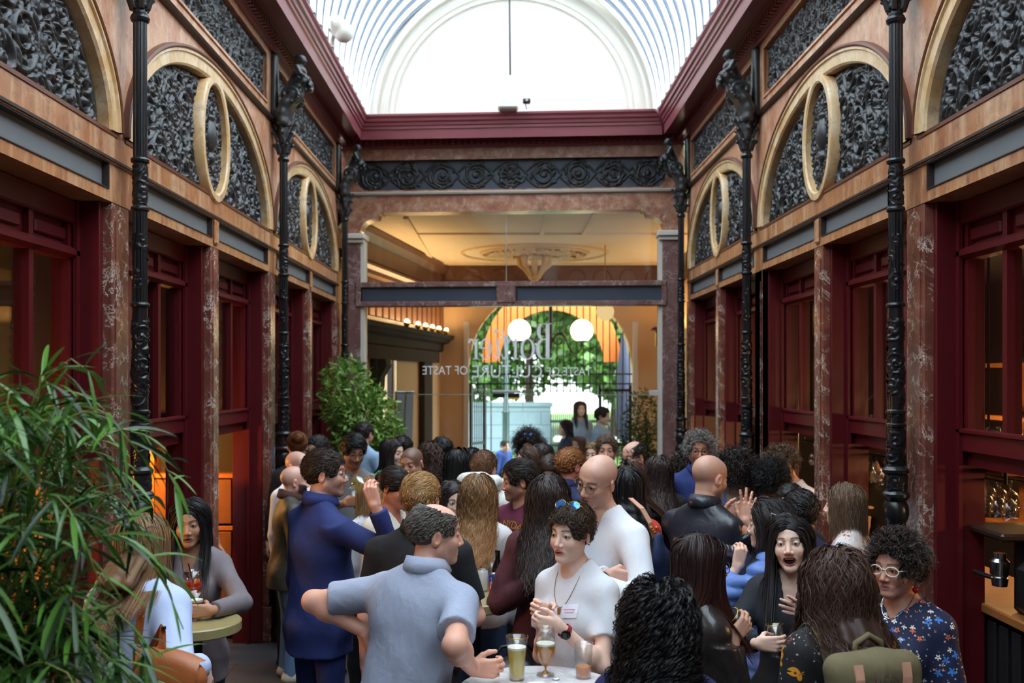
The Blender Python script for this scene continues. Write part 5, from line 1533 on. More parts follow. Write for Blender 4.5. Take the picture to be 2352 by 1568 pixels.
    out = P - axis0; out[:, :, 2] *= .25; out += nw[:, None, :] * .02
    out -= T * (out * T).sum(2, keepdims=True); out /= np.maximum(np.linalg.norm(out, axis=2, keepdims=True), 1e-6)
    sdv = np.cross(T, out)
    sarc = np.linspace(0, 1, seg + 1)[None, :] * lens[:, None]
    ncl = max(8, n // 14); ph = g.uniform(0, 6.28, ncl); cl = ((np.arctan2(q[:, 0], -q[:, 1] - .0) / 6.2832 + .5) * ncl).astype(int) % ncl
    cid = (cl * 7 + (q[:, 2] * 60).astype(int)) % ncl; phs = 3.5 * np.arctan2(q[:, 0], -q[:, 1]) + 22 * q[:, 2] + ph[cid] * .12 + g.normal(size=n) * .3
    if wave:
        a = wave * np.minimum(1, sarc / .06) * np.sin(2 * PI * sarc / wlen + phs[:, None]); P = P + sdv * a[:, :, None] + out * (np.abs(a) * .5)[:, :, None]
    if curl:
        th = 2 * PI * sarc / clen + phs[:, None] * 3; am = curl * np.minimum(1, sarc / .02)
        P = P + sdv * (am * np.sin(th))[:, :, None] + out * (am * (np.cos(th) + .6))[:, :, None]
    tl = g.normal(size=n) * .5
    wv = sdv * np.cos(tl)[:, None, None] + out * np.sin(tl)[:, None, None]
    taper = np.concatenate([np.linspace(.7, 1, 2), np.linspace(1, tip, seg - 1)])[None, :, None] * (width * g.uniform(.6, 1.3, n))[:, None, None] * .5
    A, B = P - wv * taper, P + wv * taper
    V = np.stack([A, B], 2).reshape(-1, 3)
    b = (np.arange(n) * (seg + 1) * 2)[:, None] + (np.arange(seg) * 2)[None, :]
    Fq = np.stack([b, b + 1, b + 3, b + 2], 2).reshape(-1, 4).astype(np.int32)
    base = np.array(lin(hair)); tone = g.uniform(1 - var, 1 + var, n)
    C = base[None, None, :] * tone[:, None, None] * np.ones((1, seg + 1, 1))
    if grad is not None:
        w_ = np.clip(sarc / max(lens.mean(), .01) * 1.3 - .25, 0, 1)[:, :, None]; C = C * (1 - w_) + np.array(lin(grad))[None, None, :] * tone[:, None, None] * w_
    C = np.repeat(C[:, :, None, :], 2, 2).reshape(-1, 3)
    return V, Fq, C

def two_bone(S, W, a, b, hint):
    S, W = np.array(S, float), np.array(W, float); v = W - S; L = np.linalg.norm(v)
    L2 = min(L, (a + b) * .995)
    if L > L2: W = S + v / L * L2; L = L2
    v = (W - S) / L
    x = (a * a - b * b + L * L) / (2 * L); h = math.sqrt(max(0, a * a - x * x))
    n = np.array(hint, float); n = n - v * (n @ v); n = nrm(n)
    return S + v * x + n * h, W

FINGER = [(.028, .086, .070), (.009, .091, .078), (-.010, .087, .072), (-.027, .078, .057)]
POSES = {'relaxed': ((22, 30, 20), 4, 0), 'grip': ((42, 40, 30), 2, 1), 'fist': ((78, 92, 60), 1, 2), 'open': ((4, 10, 6), 11, 0), 'curled': ((50, 55, 35), 3, 0), 'point': ((30, 45, 30), 4, 0), 'pinch': ((48, 48, 30), 4, 1)}
def hand_sdf(s, W, f, t, th, hs, pose, k=.004):
    """hand at wrist W, fingers along f, thumb towards t; th = +1 left hand, -1 right hand. returns local axes"""
    y = nrm(f); x = np.array(t, float) * th; x = nrm(x - y * (x @ y)); z = np.cross(x, y)
    Rm = np.stack([x, y, z], 1)
    q = lambda *p: Rm @ (np.array(p) * hs) + W
    curls, spread, tm = POSES[pose]
    for (fx, fy, fl) in FINGER: s.cone(q(th * fx * .62, .006, 0), q(th * fx, fy, 0), .0155 * hs, .0105 * hs, .009)
    s.ell(q(0, .045, -.004), np.array((.034, .042, .013)) * hs, .008, False, Rm)
    for i, (fx, fy, fl) in enumerate(FINGER):
        p = np.array((th * fx, fy, 0.)); ang = 0.; sp = R(spread * (1.2 - i * .8)) * th
        extra = (-14, -4, 4, 10)[i] if pose in ('open', 'relaxed', 'point') else 0
        if pose == 'point' and i == 0: extra = -34
        r0 = (.0088, .009, .0086, .0076)[i]
        for j, (fr_, c) in enumerate(zip((.45, .3, .25), curls)):
            ang += R(c + extra * (j < 2)); L = fl * fr_
            nx = p + np.array((math.sin(sp) * math.cos(ang), math.cos(sp) * math.cos(ang), -math.sin(ang))) * L
            s.cone(q(*p), q(*nx), r0 * (1 - .1 * j) * hs, r0 * (.93 - .1 * j) * hs, k); p = nx
    if tm == 1: pts = [(.024, .014, -.006), (.037, .019, -.03), (.036, .02, -.056), (.024, .04, -.086)]
    elif tm == 2: pts = [(.024, .014, -.006), (.04, .04, -.018), (.03, .062, -.035), (.008, .07, -.042)]
    else: pts = [(.024, .014, -.004), (.045, .038, -.014), (.056, .062, -.018), (.06, .086, -.02)]
    pts = [q(th * a, b, c) for (a, b, c) in pts]
    for i in range(3): s.cone(pts[i], pts[i + 1], (.0145, .0105, .0095)[i] * hs, (.0108, .0095, .0078)[i] * hs, k + .002)
    return Rm

class Person: pass
NPEOPLE = 0
def person(label, x, ytop, H=1.7, face=0., d=None, sex='f', det=1, w=1.0, skin=(224, 178, 154), head=(0, 0, 0), lean=(0, 0), mouth=0., stub=0., buzz=0., lip=None, brow=1., blush=.3, jaw=1.,
           hair=None, haircol=(60, 42, 32), top=None, topmat=None, sleeve=1., loose=.0, hem=None, neck='crew', legs=None, legmat=None, shoemat=None, L=None, Rt=None, glasses=None, eyes=(70, 50, 36), seated=False, collarmat=None, base_z=0., wrinkle=.006, name='person'):
    """x, ytop: photo pixel of the head's middle and crown; face: 0 towards the camera, 90 to picture right, 180 away"""
    global NPEOPLE
    NPEOPLE += 1
    g = np.random.default_rng(100 + NPEOPLE)
    Ht = H
    if d is None: d = (CAMZ - H) * F / (ytop - VY)
    else: H = CAMZ - (ytop - VY) * d / F - base_z; Ht = H
    if seated: H = H / .73
    p = Person(); hx = (x - VX) * d / F
    rz = R(face + 180)
    cz, sz_ = math.cos(rz), math.sin(rz)
    Hh = Ht
    lx, ly = lean
    zoff = Ht - H                                   # pelvis drop when seated
    hs = (1.0 if sex == 'm' else .95) * (.985 + .02 * w) * (H / (1.76 if sex == 'm' else 1.66)) ** .35
    zsh = H * .815 + zoff; zneck = H * .86 + zoff
    jx = (.172 if sex == 'm' else .15) * (H / 1.72) * (.55 + .45 * w)
    offs = lambda z: np.array((lx, ly, 0)) * np.clip((z - zoff - .5 * H) / (.35 * H), 0, 1.15)
    Rh = rotm(*head)
    hc = np.array((0, .0, Ht - .119 * hs)) + offs(Ht) + np.array((0, .035 + .0 * ly, 0))
    up = Rh @ np.array((0, 0, .119 * hs)); hc = hc + np.array((up[0] * .35, up[1] * .35, 0))
    bx, by = hx - (cz * hc[0] - sz_ * hc[1]), d - (sz_ * hc[0] + cz * hc[1])
    root = empty(name, (bx, by, base_z), rz, label=label, cat='person', group='guests at the gathering')
    p.root = root; p.M = lambda v: Vector((bx + cz * v[0] - sz_ * v[1], by + sz_ * v[0] + cz * v[1], v[2] + base_z))
    p.inv = lambda v: np.array((cz * (v[0] - bx) + sz_ * (v[1] - by), -sz_ * (v[0] - bx) + cz * (v[1] - by), v[2] - base_z))
    p.hc, p.Rh, p.hs, p.d = hc, Rh, hs, d
    vox = (.0062, .0042, .003)[det]
    # ---- skin: head, neck, upper chest
    hb = np.array((.125, .14, .15)) * hs
    s = SDF(np.minimum(hc - hb, np.array((-.15, -.13, zsh - .07)) + offs(zsh)), np.maximum(hc + hb, np.array((.15, .15, zsh)) + offs(zsh)), vox)
    nb = np.array((0, -.012, zneck - .03)) + offs(zneck)
    s.cone(nb + [0, 0, -.05], hc + Rh @ (np.array((0, -.022, -.055)) * hs), .062 * (1. if sex == 'm' else .8) * w ** .5, .052 * (1 if sex == 'm' else .8) * w ** .5, .02)
    s.cone(nb, hc + Rh @ (np.array((0, .03, -.075)) * hs), .035, .03, .03)
    head_sdf(s, hs, Rh, hc, sex, mouth, jaw)
    def torso(s, inf, low=None):
        A = lambda x_, y_, z_: np.array((x_, y_, z_ * H + zoff)) + offs(z_ * H + zoff)
        hh = H / 1.72
        wx = w * hh
        c_ = 1.0 if sex == 'm' else .9
        s.cone(A(-jx * .84, -.008, .789), A(jx * .84, -.008, .789), .053 * hh + inf, .053 * hh + inf, .05)
        for sg in (-1, 1): s.cone(A(sg * .025, -.014, .848), A(sg * jx * .8, -.01, .802), .048 * hh + inf * .6, .04 * hh + inf, .035)
        s.ell(A(0, 0, .735), (.156 * wx * c_ + inf, .108 * wx + inf, .17 * hh + inf), .06)
        s.ell(A(0, .012, .62), (.142 * wx * c_ + inf, .1 * wx * (1.0 if w < 1.08 else 1.15) + inf, .16 * hh + inf), .07)
        s.ell(A(0, -.008, .53), (.162 * wx + inf, .115 * wx + inf, .14 * hh + inf), .07)
        if sex == 'f':
            for sg in (-1, 1): s.ell(A(sg * .066 * wx, .078 * wx, .728), (.053 + inf, .043 + inf, .052 + inf), .045)
    torso(s, -.014)
    s.cone(nb + [0, .02, -.04], nb + [0, .025, .0], .06, .05, .03)
    s.cut((0, 0, -1), (0, 0, zsh - .055))
    V, Fq = s.mesh(); q = (V - hc) @ Rh / hs
    C = face_cols(q, skin, haircol, sex, stub, buzz=buzz, lip=lip, brow=brow, blush=blush, mouth=mouth)
    bodyV, bodyF, bodyC = [V], [Fq], [C]; nv = len(V)
    # ---- arms
    ua, fa = .172 * H, .146 * H
    p.hands = {}; arms = {}
    for side, spec, sg in (('L', L, -1), ('R', Rt, 1)):
        spec = dict(spec or {})
        S_ = np.array((sg * jx, -.008, zsh - .036)) + offs(zsh)
        W_ = spec.get('w')
        if W_ is None: W_ = np.array((sg * (jx + .085), .05, .475 * H + zoff)) + offs(.5 * H) * .5
        elif len(W_) == 4: W_ = p.inv(px(*W_[:3]))       # photo pixel + depth
        elbow, W_ = two_bone(S_, W_, ua, fa, spec.get('e', (sg * .6, -.8, -.35)))
        f_ = np.array(spec.get('f', W_ - elbow), float)
        if spec.get('world'): f_ = np.array((cz * f_[0] + sz_ * f_[1], -sz_ * f_[0] + cz * f_[1], f_[2]))
        t_ = np.array(spec.get('t', (0, 1, .2) if abs(nrm(f_)[2]) > .7 else (0, 0, 1)), float)
        if spec.get('world') and 't' in spec: t_ = np.array((cz * t_[0] + sz_ * t_[1], -sz_ * t_[0] + cz * t_[1], t_[2]))
        arms[side] = (S_, elbow, W_)
        am = (1.0 if sex == 'm' else .84) * (.6 + .4 * w)
        vv = vox * (1.15 if det else 1.1)
        pad = .12
        lo, hi = np.minimum(np.minimum(S_, elbow), W_), np.maximum(np.maximum(S_, elbow), W_)
        full = True
        start = S_ if full else W_ + (elbow - W_) * .35
        lo = np.minimum(np.minimum(start, elbow if full else start), W_) - .07; hi = np.maximum(np.maximum(start, elbow if full else start), W_) + .07
        tipp = W_ + nrm(f_) * .12 * hs
        lo = np.minimum(lo, tipp - .1); hi = np.maximum(hi, tipp + .1)
        s = SDF(lo, hi, vv)
        cv = 1. if sleeve < .95 else .86
        s.cone(S_, elbow, .042 * am, .04 * am * cv, .02)
        s.cone(elbow + (W_ - elbow) * (.0 if full else .6), W_, (.042 if sleeve < .95 else .034) * am, .026 * am, .02)
        if sleeve < .95: s.ell(elbow + (W_ - elbow) * .28, (.044 * am,) * 3, .03); s.ell(S_ + (elbow - S_) * .45, (.046 * am,) * 3, .04)
        Rm = hand_sdf(s, W_, f_, t_, -sg, hs * (1. if sex == 'm' else .94), spec.get('pose', 'relaxed'), .005)
        V, Fq = s.mesh()
        C = np.tile(np.array(lin(skin)) * np.array((1.0, .93, .9)), (len(V), 1))
        qq = (V - W_) @ Rm; knuckle = np.clip((qq[:, 1] - .07) / .03, 0, 1)[:, None]; C = C * (1 - knuckle * .25) + C * np.array((1, .78, .74)) * knuckle * .25
        bodyV.append(V); bodyF.append(Fq + nv); bodyC.append(C); nv += len(V)
        hsz = hs * (1. if sex == 'm' else .94)
        p.hands[side] = dict(W=W_, R=Rm, th=-sg, hs=hsz)
    me = mesh_from('body', np.concatenate(bodyV), np.concatenate(bodyF), True); set_col(me, np.concatenate(bodyC))
    obj('body', me, M_SKIN, root)
    # ---- eyes
    if det >= 1 and abs(face + head[0]) < 125:
        for sx in (-1, 1):
            n1, n2 = 14, 14; V = []; C = []
            for i in range(n1 + 1):
                a = PI * i / n1
                for k in range(n2):
                    b_ = 2 * PI * k / n2; V.append((math.sin(a) * math.cos(b_), math.cos(a), math.sin(a) * math.sin(b_)))
                    C.append((.012, .01, .01) if i <= 1 else (lin(eyes) if i <= 2 else (.56, .52, .5)))
            V = np.array(V) * .0125 * hs
            Fq = [(i * n2 + k, (i + 1) * n2 + k, (i + 1) * n2 + (k + 1) % n2, i * n2 + (k + 1) % n2) for i in range(n1) for k in range(n2)]
            V = V @ Rh.T + hc + Rh @ (np.array((sx * .032, .0768, 0)) * hs)
            me = mesh_from('eye', V, Fq, True); set_col(me, C); obj('eye', me, M_EYE, root)
    if mouth > .3:
        s = SDF(hc - .1, hc + .14, .004); s.frame(Rh, hc); s.cone(np.array((-.015, .081, -.0655)) * hs, np.array((.015, .081, -.0655)) * hs, .005, .005, .002); V, Fq = s.mesh()
        obj('teeth', mesh_from('teeth', V, Fq, True), mat('teeth_white', (226, 216, 200), .3), root)
    # ---- clothing
    thick = {'tee': .008, 'shirt': .012, 'blouse': .02, 'sweater': .018, 'jacket': .016, 'puffer': .026, 'hoodie': .02, 'coat': .02}.get(top, .012) + loose
    hemz = (hem if hem is not None else {'tee': .5, 'shirt': .47, 'blouse': .5, 'sweater': .5, 'jacket': .47, 'puffer': .49, 'hoodie': .49, 'coat': .42}.get(top, .49)) * H + zoff
    tv = (.013, .0095, .0075)[det]
    allp = np.array([a for v in arms.values() for a in v])
    lo = np.minimum(allp.min(0), (-.24, -.22, hemz - .03)) - .1; hi = np.maximum(allp.max(0), (.24, .24, zneck + .02)) + .1
    lo[2] = max(lo[2], min(hemz - .03, allp[:, 2].min() - .08))
    s = SDF(lo, hi, tv); torso(s, thick)
    if hemz < .5 * H + zoff:
        A = np.array((0, -.008, .5 * H + zoff)); s.cone(A + [-.04, 0, 0], np.array((-.04, -.008, hemz - .05)), .12 * w + thick, .125 * w + thick, .05); s.cone(A + [.04, 0, 0], np.array((.04, -.008, hemz - .05)), .12 * w + thick, .125 * w + thick, .05)
    s.cut((0, 0, -1), (0, 0, hemz))
    am = (1.0 if sex == 'm' else .86) * (.6 + .4 * w); st = thick * .85
    for side in ('L', 'R'):
        S_, E_, W_ = arms[side]
        if sleeve <= 0: continue
        s2 = SDF(lo, hi, tv); fr_ = min(sleeve, .94)
        if fr_ <= .5:
            e_ = S_ + (E_ - S_) * (fr_ / .5); n0 = nrm(E_ - S_); s2.cone(S_, e_ + n0 * .03, .051 * am + st, .045 * am + st + .004, .03)
        else:
            k_ = (fr_ - .5) / .5; e_ = E_ + (W_ - E_) * k_; n0 = nrm(W_ - E_)
            s2.cone(S_, E_, .052 * am + st, .042 * am + st, .03); s2.cone(E_, e_ + n0 * .03, .042 * am + st, (.042 - .013 * k_) * am + st * .8, .02)
        s2.cut(n0, e_)
        d1, d2 = s.d, s2.d; h_ = np.clip(.5 + .5 * (d1 - d2) / .03, 0, 1); s.d = (d1 + (d2 - d1) * h_ - .03 * h_ * (1 - h_)).astype(np.float32)
    if top == 'puffer':
        x_, y_, z_ = s.grid(); ph = z_ * 100 + 2.0 * np.sin(x_ * 6) ; s.d -= (.011 * np.abs(np.sin(ph * .5)) - .004).astype(np.float32)
    if wrinkle: s.wrinkle(wrinkle * (.6 if det == 0 else 1), 16., g.uniform(0, 6), (1, 1, .8))
    nk = np.array((0, -.005, zneck + .0)) + offs(zneck)
    nr = {'crew': .064, 'wide': .085, 'v': .07, 'collar': .062, 'open': .075}[neck] * (1 if sex == 'm' else .92)
    s.cone(nk + [0, .0, -.012], nk + [0, .015, .14], nr, nr + .02, .008, True)
    if neck in ('v', 'open', 'wide'): 
        for i in range(5): t_ = i / 4; s.ell(nk + [0, .06 + .03 * t_, -.0 - (.14 if neck != 'wide' else .05) * t_], (.05 * (1 - .6 * t_), .05, .03), .01, True)
    V, Fq = s.mesh()
    tn = {'tee': 't_shirt', 'shirt': 'shirt', 'blouse': 'blouse', 'sweater': 'sweater', 'jacket': 'jacket', 'puffer': 'quilted_jacket', 'hoodie': 'hoodie', 'coat': 'coat'}.get(top, 'top')
    p.top = obj(tn, mesh_from(tn, V, Fq, True), topmat, root)
    p.arms = arms; p.zneck, p.zsh, p.H, p.jx, p.offs, p.nk = zneck, zsh, H, jx, offs, nk; p.thick = thick; p.zoff = zoff
    if neck == 'collar' or top == 'hoodie':
        m = MB(); N = 26; V = []
        for i in range(N + 1):
            a = R(-155) + R(310) * i / N + PI * 1.5          # open at the front
            c_, s_ = math.cos(a), math.sin(a); back = max(0, -s_)
            for (r, z) in ((.07, -.03), (.066, .014 + .016 * back), (.072, .02 + .016 * back), (.088, -.02), (.082, -.032)):
                r2 = r * (1 if sex == 'm' else .92) * (.95 + .1 * w)
                V.append((nk[0] + c_ * r2, nk[1] + .004 + s_ * r2 * 1.05 + .012 * (s_ > .6), nk[2] + .022 + z - .03 * max(0, s_)))
        Fq = [(i * 5 + k, i * 5 + 5 + k, i * 5 + 6 + k, i * 5 + 1 + k) for i in range(N) for k in range(4)]
        m.add(V, Fq); obj('collar', m.mesh('collar', True), collarmat or topmat, root)
    # ---- legs
    lv = (.016, .013, .011)[det]; lm = legmat or cloth('dark_trousers', (34, 36, 44))
    hipz = .5 * H + zoff
    if seated: legpts = [((sg * .09, 0, hipz), (sg * .11, .4, hipz - .02), (sg * .11, .42, .09)) for sg in (-1, 1)]
    else: legpts = [((sg * .085 * w, -.005, hipz), (sg * .095, .012 + .02 * g.normal(), .285 * H), (sg * .1, -.02, .07)) for sg in (-1, 1)]
    s = SDF((-.3, -.25, .03), (.3, .55 if seated else .25, .6 * H + zoff), lv)
    s.ell((0, -.008, .53 * H + zoff), (.158 * w + .006, .113 * w + .006, .1), .04)
    for (h_, k_, a_) in legpts: s.cone(h_, k_, .088 * w ** .5, .062, .03); s.cone(k_, a_, .062, .046, .02)
    s.wrinkle(.005, 15., g.uniform(0, 6), (1, 1, .5)); s.cut((0, 0, 1), (0, 0, .585 * H + zoff)); s.cut((0, 0, -1), (0, 0, .05))
    V, Fq = s.mesh(); obj('trousers', mesh_from('trousers', V, Fq, True), lm, root)
    for (h_, k_, a_) in legpts:
        s = SDF((a_[0] - .08, a_[1] - .14, -.01), (a_[0] + .08, a_[1] + .26, .15), .012)
        s.cone((a_[0], a_[1] - .02, .045), (a_[0], a_[1] + .13, .03), .044, .036, .02); s.cone((a_[0], a_[1], .05), (a_[0], a_[1], .1), .04, .042, .02); s.cut((0, 0, -1), (0, 0, .002))
        V, Fq = s.mesh(); obj('shoe', mesh_from('shoe', V, Fq, True), shoemat or M_BLACK, root)
    # ---- hair
    cols = [(np.array((0, -.005, .725 * H + zoff)) + offs(.725 * H), np.array((.165 * w, .118 * w, .19)) + thick, np.eye(3)), (np.array((0, -.008, zsh - .035)) + offs(zsh), np.array((jx + .05, .07, .066)) + thick, np.eye(3)), (nb + [0, 0, .03], np.array((.056, .056, .12)), np.eye(3))]
    if hair: make_hair(p, root, g, det, hs, Rh, hc, cols, haircol, **hair)
    if glasses: eyewear(p, root, **glasses)
    return p

def make_hair(p, root, g, det, hs, Rh, hc, cols, col, style='short', n=None, L=None, cap=.01, thick=.0, bun=None, drape=None, layers=None, **k):
    """hair mesh: an under-volume plus strands"""
    q = lambda *a: np.array(a) * hs
    nd = (.34, .75, 1.35)[det]; wd = (.0075, .0050, .0034)[det]
    bald, lowz, side = k.get('bald', 0), k.get('lowz', 0), k.get('side', 0)
    V_, F_, C_ = [], [], []; nv = 0
    vx = (.0075, .006, .005)[det]
    lo, hi = hc - .17 * hs, hc + .17 * hs
    if drape: lo = lo - [0, 0.06, drape]
    s = SDF(lo, hi, vx); s.frame(Rh, hc)
    s.ell(q(0, -.014, .034), q(.0775 + cap, .099 + cap, .086 + cap), .01)
    if style == 'long' or style == 'bob': s.ell(q(0, -.045, -.03), q(.074 + cap, .062 + cap, .085), .03)
    s.ell(q(0, .122, -.032), q(.105, .066, .112), .006, True)
    if style not in ('long', 'bob', 'afro'):
        for sx in (-1, 1): s.ell(q(sx * .09, .0, -.02), q(.035, .034, .044), .008, True)
        s.ell(q(0, .05, -.075), q(.12, .085, .062), .01, True); s.ell(q(0, -.06, -.125 + lowz * .5), q(.12, .12, .052), .01, True)
    if bald: s.ell(q(0, .035, .12), q(.062, .03 + .075 * bald, .05), .01, True)
    s.frame()
    if drape:
        b = hc + Rh @ q(0, -.062, -.02); t_ = np.array((hc[0], min(b[1], cols[0][0][1] - cols[0][1][1]) - .012, hc[2] - drape))
        for sx in (-1, 0, 1): s.cone(b + Rh @ q(sx * .045, .012 * abs(sx), 0), t_ + [sx * .055, .02 * abs(sx), 0], .034, .026, .03)
    if bun is not None: s.frame(Rh, hc); s.ell(q(*bun[:3]), q(bun[3], bun[3], bun[3]), .008); s.frame()
    s.wrinkle(.003, 60., g.uniform(0, 6))
    V, Fq = s.mesh()
    base = np.array(lin(col)) * .62
    V_.append(V); F_.append(Fq); C_.append(np.tile(base, (len(V), 1))); nv += len(V)
    defaults = dict(short=dict(n=2400, L=(.028, .05), lift=.16, grav=.03, seg=5, comb=(.3, -.6, .1), frizz=.16, layer=cap + .008, hug=True, side=-.01),
                    crop=dict(n=1900, L=(.014, .022), lift=.3, grav=.0, seg=3, comb=(0, .3, -.2), frizz=.3, layer=cap + .008, hug=True),
                    long=dict(n=2500, L=(.3, .42), part=.0, comb=(0, -.35, .0), lift=.06, grav=.3, seg=13, frizz=.1, layer=.024, lowz=.0, rmax=.088, split=.35),
                    bob=dict(n=2200, L=(.18, .24), part=.02, comb=(0, -.3, .0), lift=.06, grav=.3, seg=9, frizz=.1, layer=.022, rmax=.088),
                    back=dict(n=1700, L=(.1, .16), lift=.1, grav=.02, seg=6, frizz=.12, layer=.014, target=(0, -.12, .02), hug=True),
                    curly=dict(n=1500, L=(.06, .1), lift=.45, grav=.08, seg=14, comb=(0, -.3, .1), frizz=.35, curl=.009, clen=.036, layer=.03, var=.35, wmul=1.3),
                    afro=dict(n=1900, L=(.05, .08), lift=.85, grav=.0, seg=10, comb=(0, -.2, .3), frizz=.5, curl=.007, clen=.018, layer=.02))[style]
    prm = dict(defaults); prm.update({a: b for a, b in k.items()}); 
    if L is not None: prm['L'] = L
    cnt = int((n or prm.pop('n')) * nd); prm.pop('n', None)
    if det == 0: prm['seg'] = max(3, int(prm['seg'] * .65))
    wmul = prm.pop('wmul', 1.0)
    sets = [prm]
    if style == 'short' and 'region' not in k:
        top_ = lambda q: q[:, 2] > .05 + .012 * np.sin(q[:, 0] * 90); L_ = prm['L']
        prm['region'] = top_; layers = list(layers or []) + [dict(region=lambda q: q[:, 2] <= .062, L=(min(.016, L_[0] * .6), min(.024, L_[1] * .5)), comb=(0, -.7, -.4), part=None, wave=0, curl=0, lift=.12, layer=cap + .009, n=1700)]
    for ex in (layers or []): e = dict(prm); e.update(ex); sets.append(e)
    for pr in sets:
        pr = dict(pr); c2 = int(pr.pop('n', 0) * nd) or cnt; cc = pr.pop('col', col)
        V, Fq, C = strands(g, hs, Rh, hc, cols, cc, c2, pr.pop('L'), wd * wmul, **pr)
        V_.append(V); F_.append(Fq + nv); C_.append(C); nv += len(V)
    if bun is not None:
        c0 = hc + Rh @ q(*bun[:3]); m = int(380 * nd) + 60
        a = g.uniform(0, 6.28, (m, 1)); tt = np.linspace(0, 1.6, 7)[None, :]; th0 = g.uniform(.3, 2.8, (m, 1)); rr = bun[3] * hs * g.uniform(.98, 1.1, (m, 1))
        P = np.stack([rr * np.sin(th0) * np.cos(a + tt), rr * np.sin(th0) * np.sin(a + tt), rr * np.cos(th0 + .25 * np.sin(tt * 2))], 2)
        T = np.gradient(P, axis=1); sd = np.cross(T, P); sd /= np.maximum(np.linalg.norm(sd, axis=2, keepdims=True), 1e-6)
        Rr = Rh @ rotm(0, 70, 0); P = P @ Rr.T + c0; sd = sd @ Rr.T
        V = np.stack([P - sd * wd * .6, P + sd * wd * .6], 2).reshape(-1, 3)
        b = (np.arange(m) * 14)[:, None] + (np.arange(6) * 2)[None, :]
        F_.append(np.stack([b, b + 1, b + 3, b + 2], 2).reshape(-1, 4) + nv); V_.append(V); nv += len(V)
        C_.append(np.repeat(np.array(lin(col))[None, :] * g.uniform(.75, 1.3, (m, 1)), 14, 0))
    me = mesh_from('hair', np.concatenate(V_), np.concatenate(F_).astype(np.int32), True); set_col(me, np.concatenate(C_)); obj('hair', me, M_HAIR, root)

def eyewear(p, root, col=(30, 28, 28), rx=.025, rz=.021, thick=.0016, up=False, lens=None, metal=False, at=None, tilt=0., y=.099):
    hs = p.hs; m = MB(); lm = MB()
    Rr = p.Rh; o = p.hc
    if up: o = o + Rr @ (np.array(at or (0, -.04, .072)) * hs); Rr = Rr @ rotm(0, 38 + tilt, 0)
    q = lambda x_, y_, z_: Vector(Rr @ (np.array((x_, y_, z_)) * hs) + o)
    for sx in (-1, 1):
        c = sx * (rx + .0085)
        pts = [q(c + rx * math.cos(2 * PI * i / 20), y - .006 * ((c + rx * math.cos(2 * PI * i / 20)) / .06) ** 2, -.003 + rz * math.sin(2 * PI * i / 20)) for i in range(21)]
        m.tube(pts, thick, 6, False)
        if lens: lm.add([q(c, y, -.003)] + pts[:20], [(0, 1 + i, 1 + (i + 1) % 20) for i in range(20)])
        m.tube([q(c + sx * rx, y - .006, .002), q(sx * .073, y - .02, .004), q(sx * .079, .03, .004), q(sx * .08, -.015, .002), q(sx * .077, -.035, -.014)], thick, 6)
    m.tube([q(-.009, y, .001), q(0, y + .003, .004), q(.009, y, .001)], thick, 6)
    nm = 'sunglasses' if lens and lens != 'clear' else 'eyeglasses'
    e = obj(nm, m.mesh(nm, True), mat('frame_%d_%d_%d' % col, col, .3, 1. if metal else 0.), root)
    if lens: obj('lens', lm.mesh('lens'), M_GLW if lens == 'clear' else mat('lens_' + lens, {'dark': (16, 16, 18), 'blue': (60, 130, 210), 'brown': (50, 34, 26)}[lens], .06, .6), e)
def held(p, side):
    """axis frame for something gripped in a hand: centre, up (thumb side) in the world"""
    h = p.hands[side]; c = h['W'] + h['R'] @ (np.array((0, .068, -.05)) * h['hs']); up = h['R'] @ np.array((h['th'], 0, 0))
    return p.M(c), (p.M(c + up) - p.M(c)).normalized()
# ------------------------------------------------------------------ the guests
def H(style, **k): return dict(style=style, **k)
PALE, FAIR, TAN, BROWN, DARK, ROSY = (248, 210, 190), (240, 198, 174), (214, 168, 142), (176, 124, 96), (92, 62, 50), (236, 182, 162)
C = cloth
W_SHIRT = C('white_shirt_cloth', (226, 228, 234)); W_TEE = C('white_tee_cloth', (222, 224, 230), .9); NAVY = C('navy_cloth', (34, 44, 84)); BLACKC = C('black_cloth', (24, 24, 28)); JEANS = C('blue_jeans', (78, 106, 144)); SUIT = C('navy_suit_wool', (32, 46, 104), .8, 300, .2, .14)
GREYC = C('grey_cloth', (116, 118, 120)); CREAM = C('cream_fleece', (216, 206, 192)); LBLUE = C('light_blue_denim', (146, 176, 206)); OLIVE = C('olive_wax_cotton', (64, 58, 46), .6)
LEATHER = C('navy_black_leather', (36, 38, 48), .34, 90, .3, .05, .3); LEATHER2 = C('brown_black_leather', (44, 38, 36), .34, 90, .3, .05, .6)
CHAMB = C('grey_blue_linen', (158, 166, 186), .9, 260, .3, .22); MAROON = C('burgundy_fleece', (80, 34, 40)); PLUM = C('plum_sweatshirt', (108, 40, 68))
ORANGEC = C('orange_red_knit', (206, 62, 50)); PUFF = C('sky_blue_nylon', (92, 122, 186), .5); GREYJ = C('taupe_grey_wool', (122, 112, 116)); DENIMD = C('dark_denim', (50, 64, 96))
BLOUSE = C('pale_blue_embroidered_cotton', (190, 204, 236), .85, pattern=flowers([((70, 84, 140), 9, .16, .55), ((90, 104, 160), 17, .12, .4)], 1))
FLOR1 = C('cream_floral_print', (226, 214, 206), .8, pattern=flowers([((176, 60, 84), 13, .34, .8), ((206, 120, 60), 21, .28, .6), ((52, 70, 130), 24, .2, .5), ((120, 60, 90), 30, .25, .5)], 1))
FLOR2 = C('navy_star_flower_print', (24, 30, 64), .8, pattern=flowers([((236, 226, 196), 50, .22, .9), ((240, 236, 220), 27, .32, .6), ((60, 130, 214), 20, .36, .7), ((222, 110, 70), 25, .3, .55)], 1))
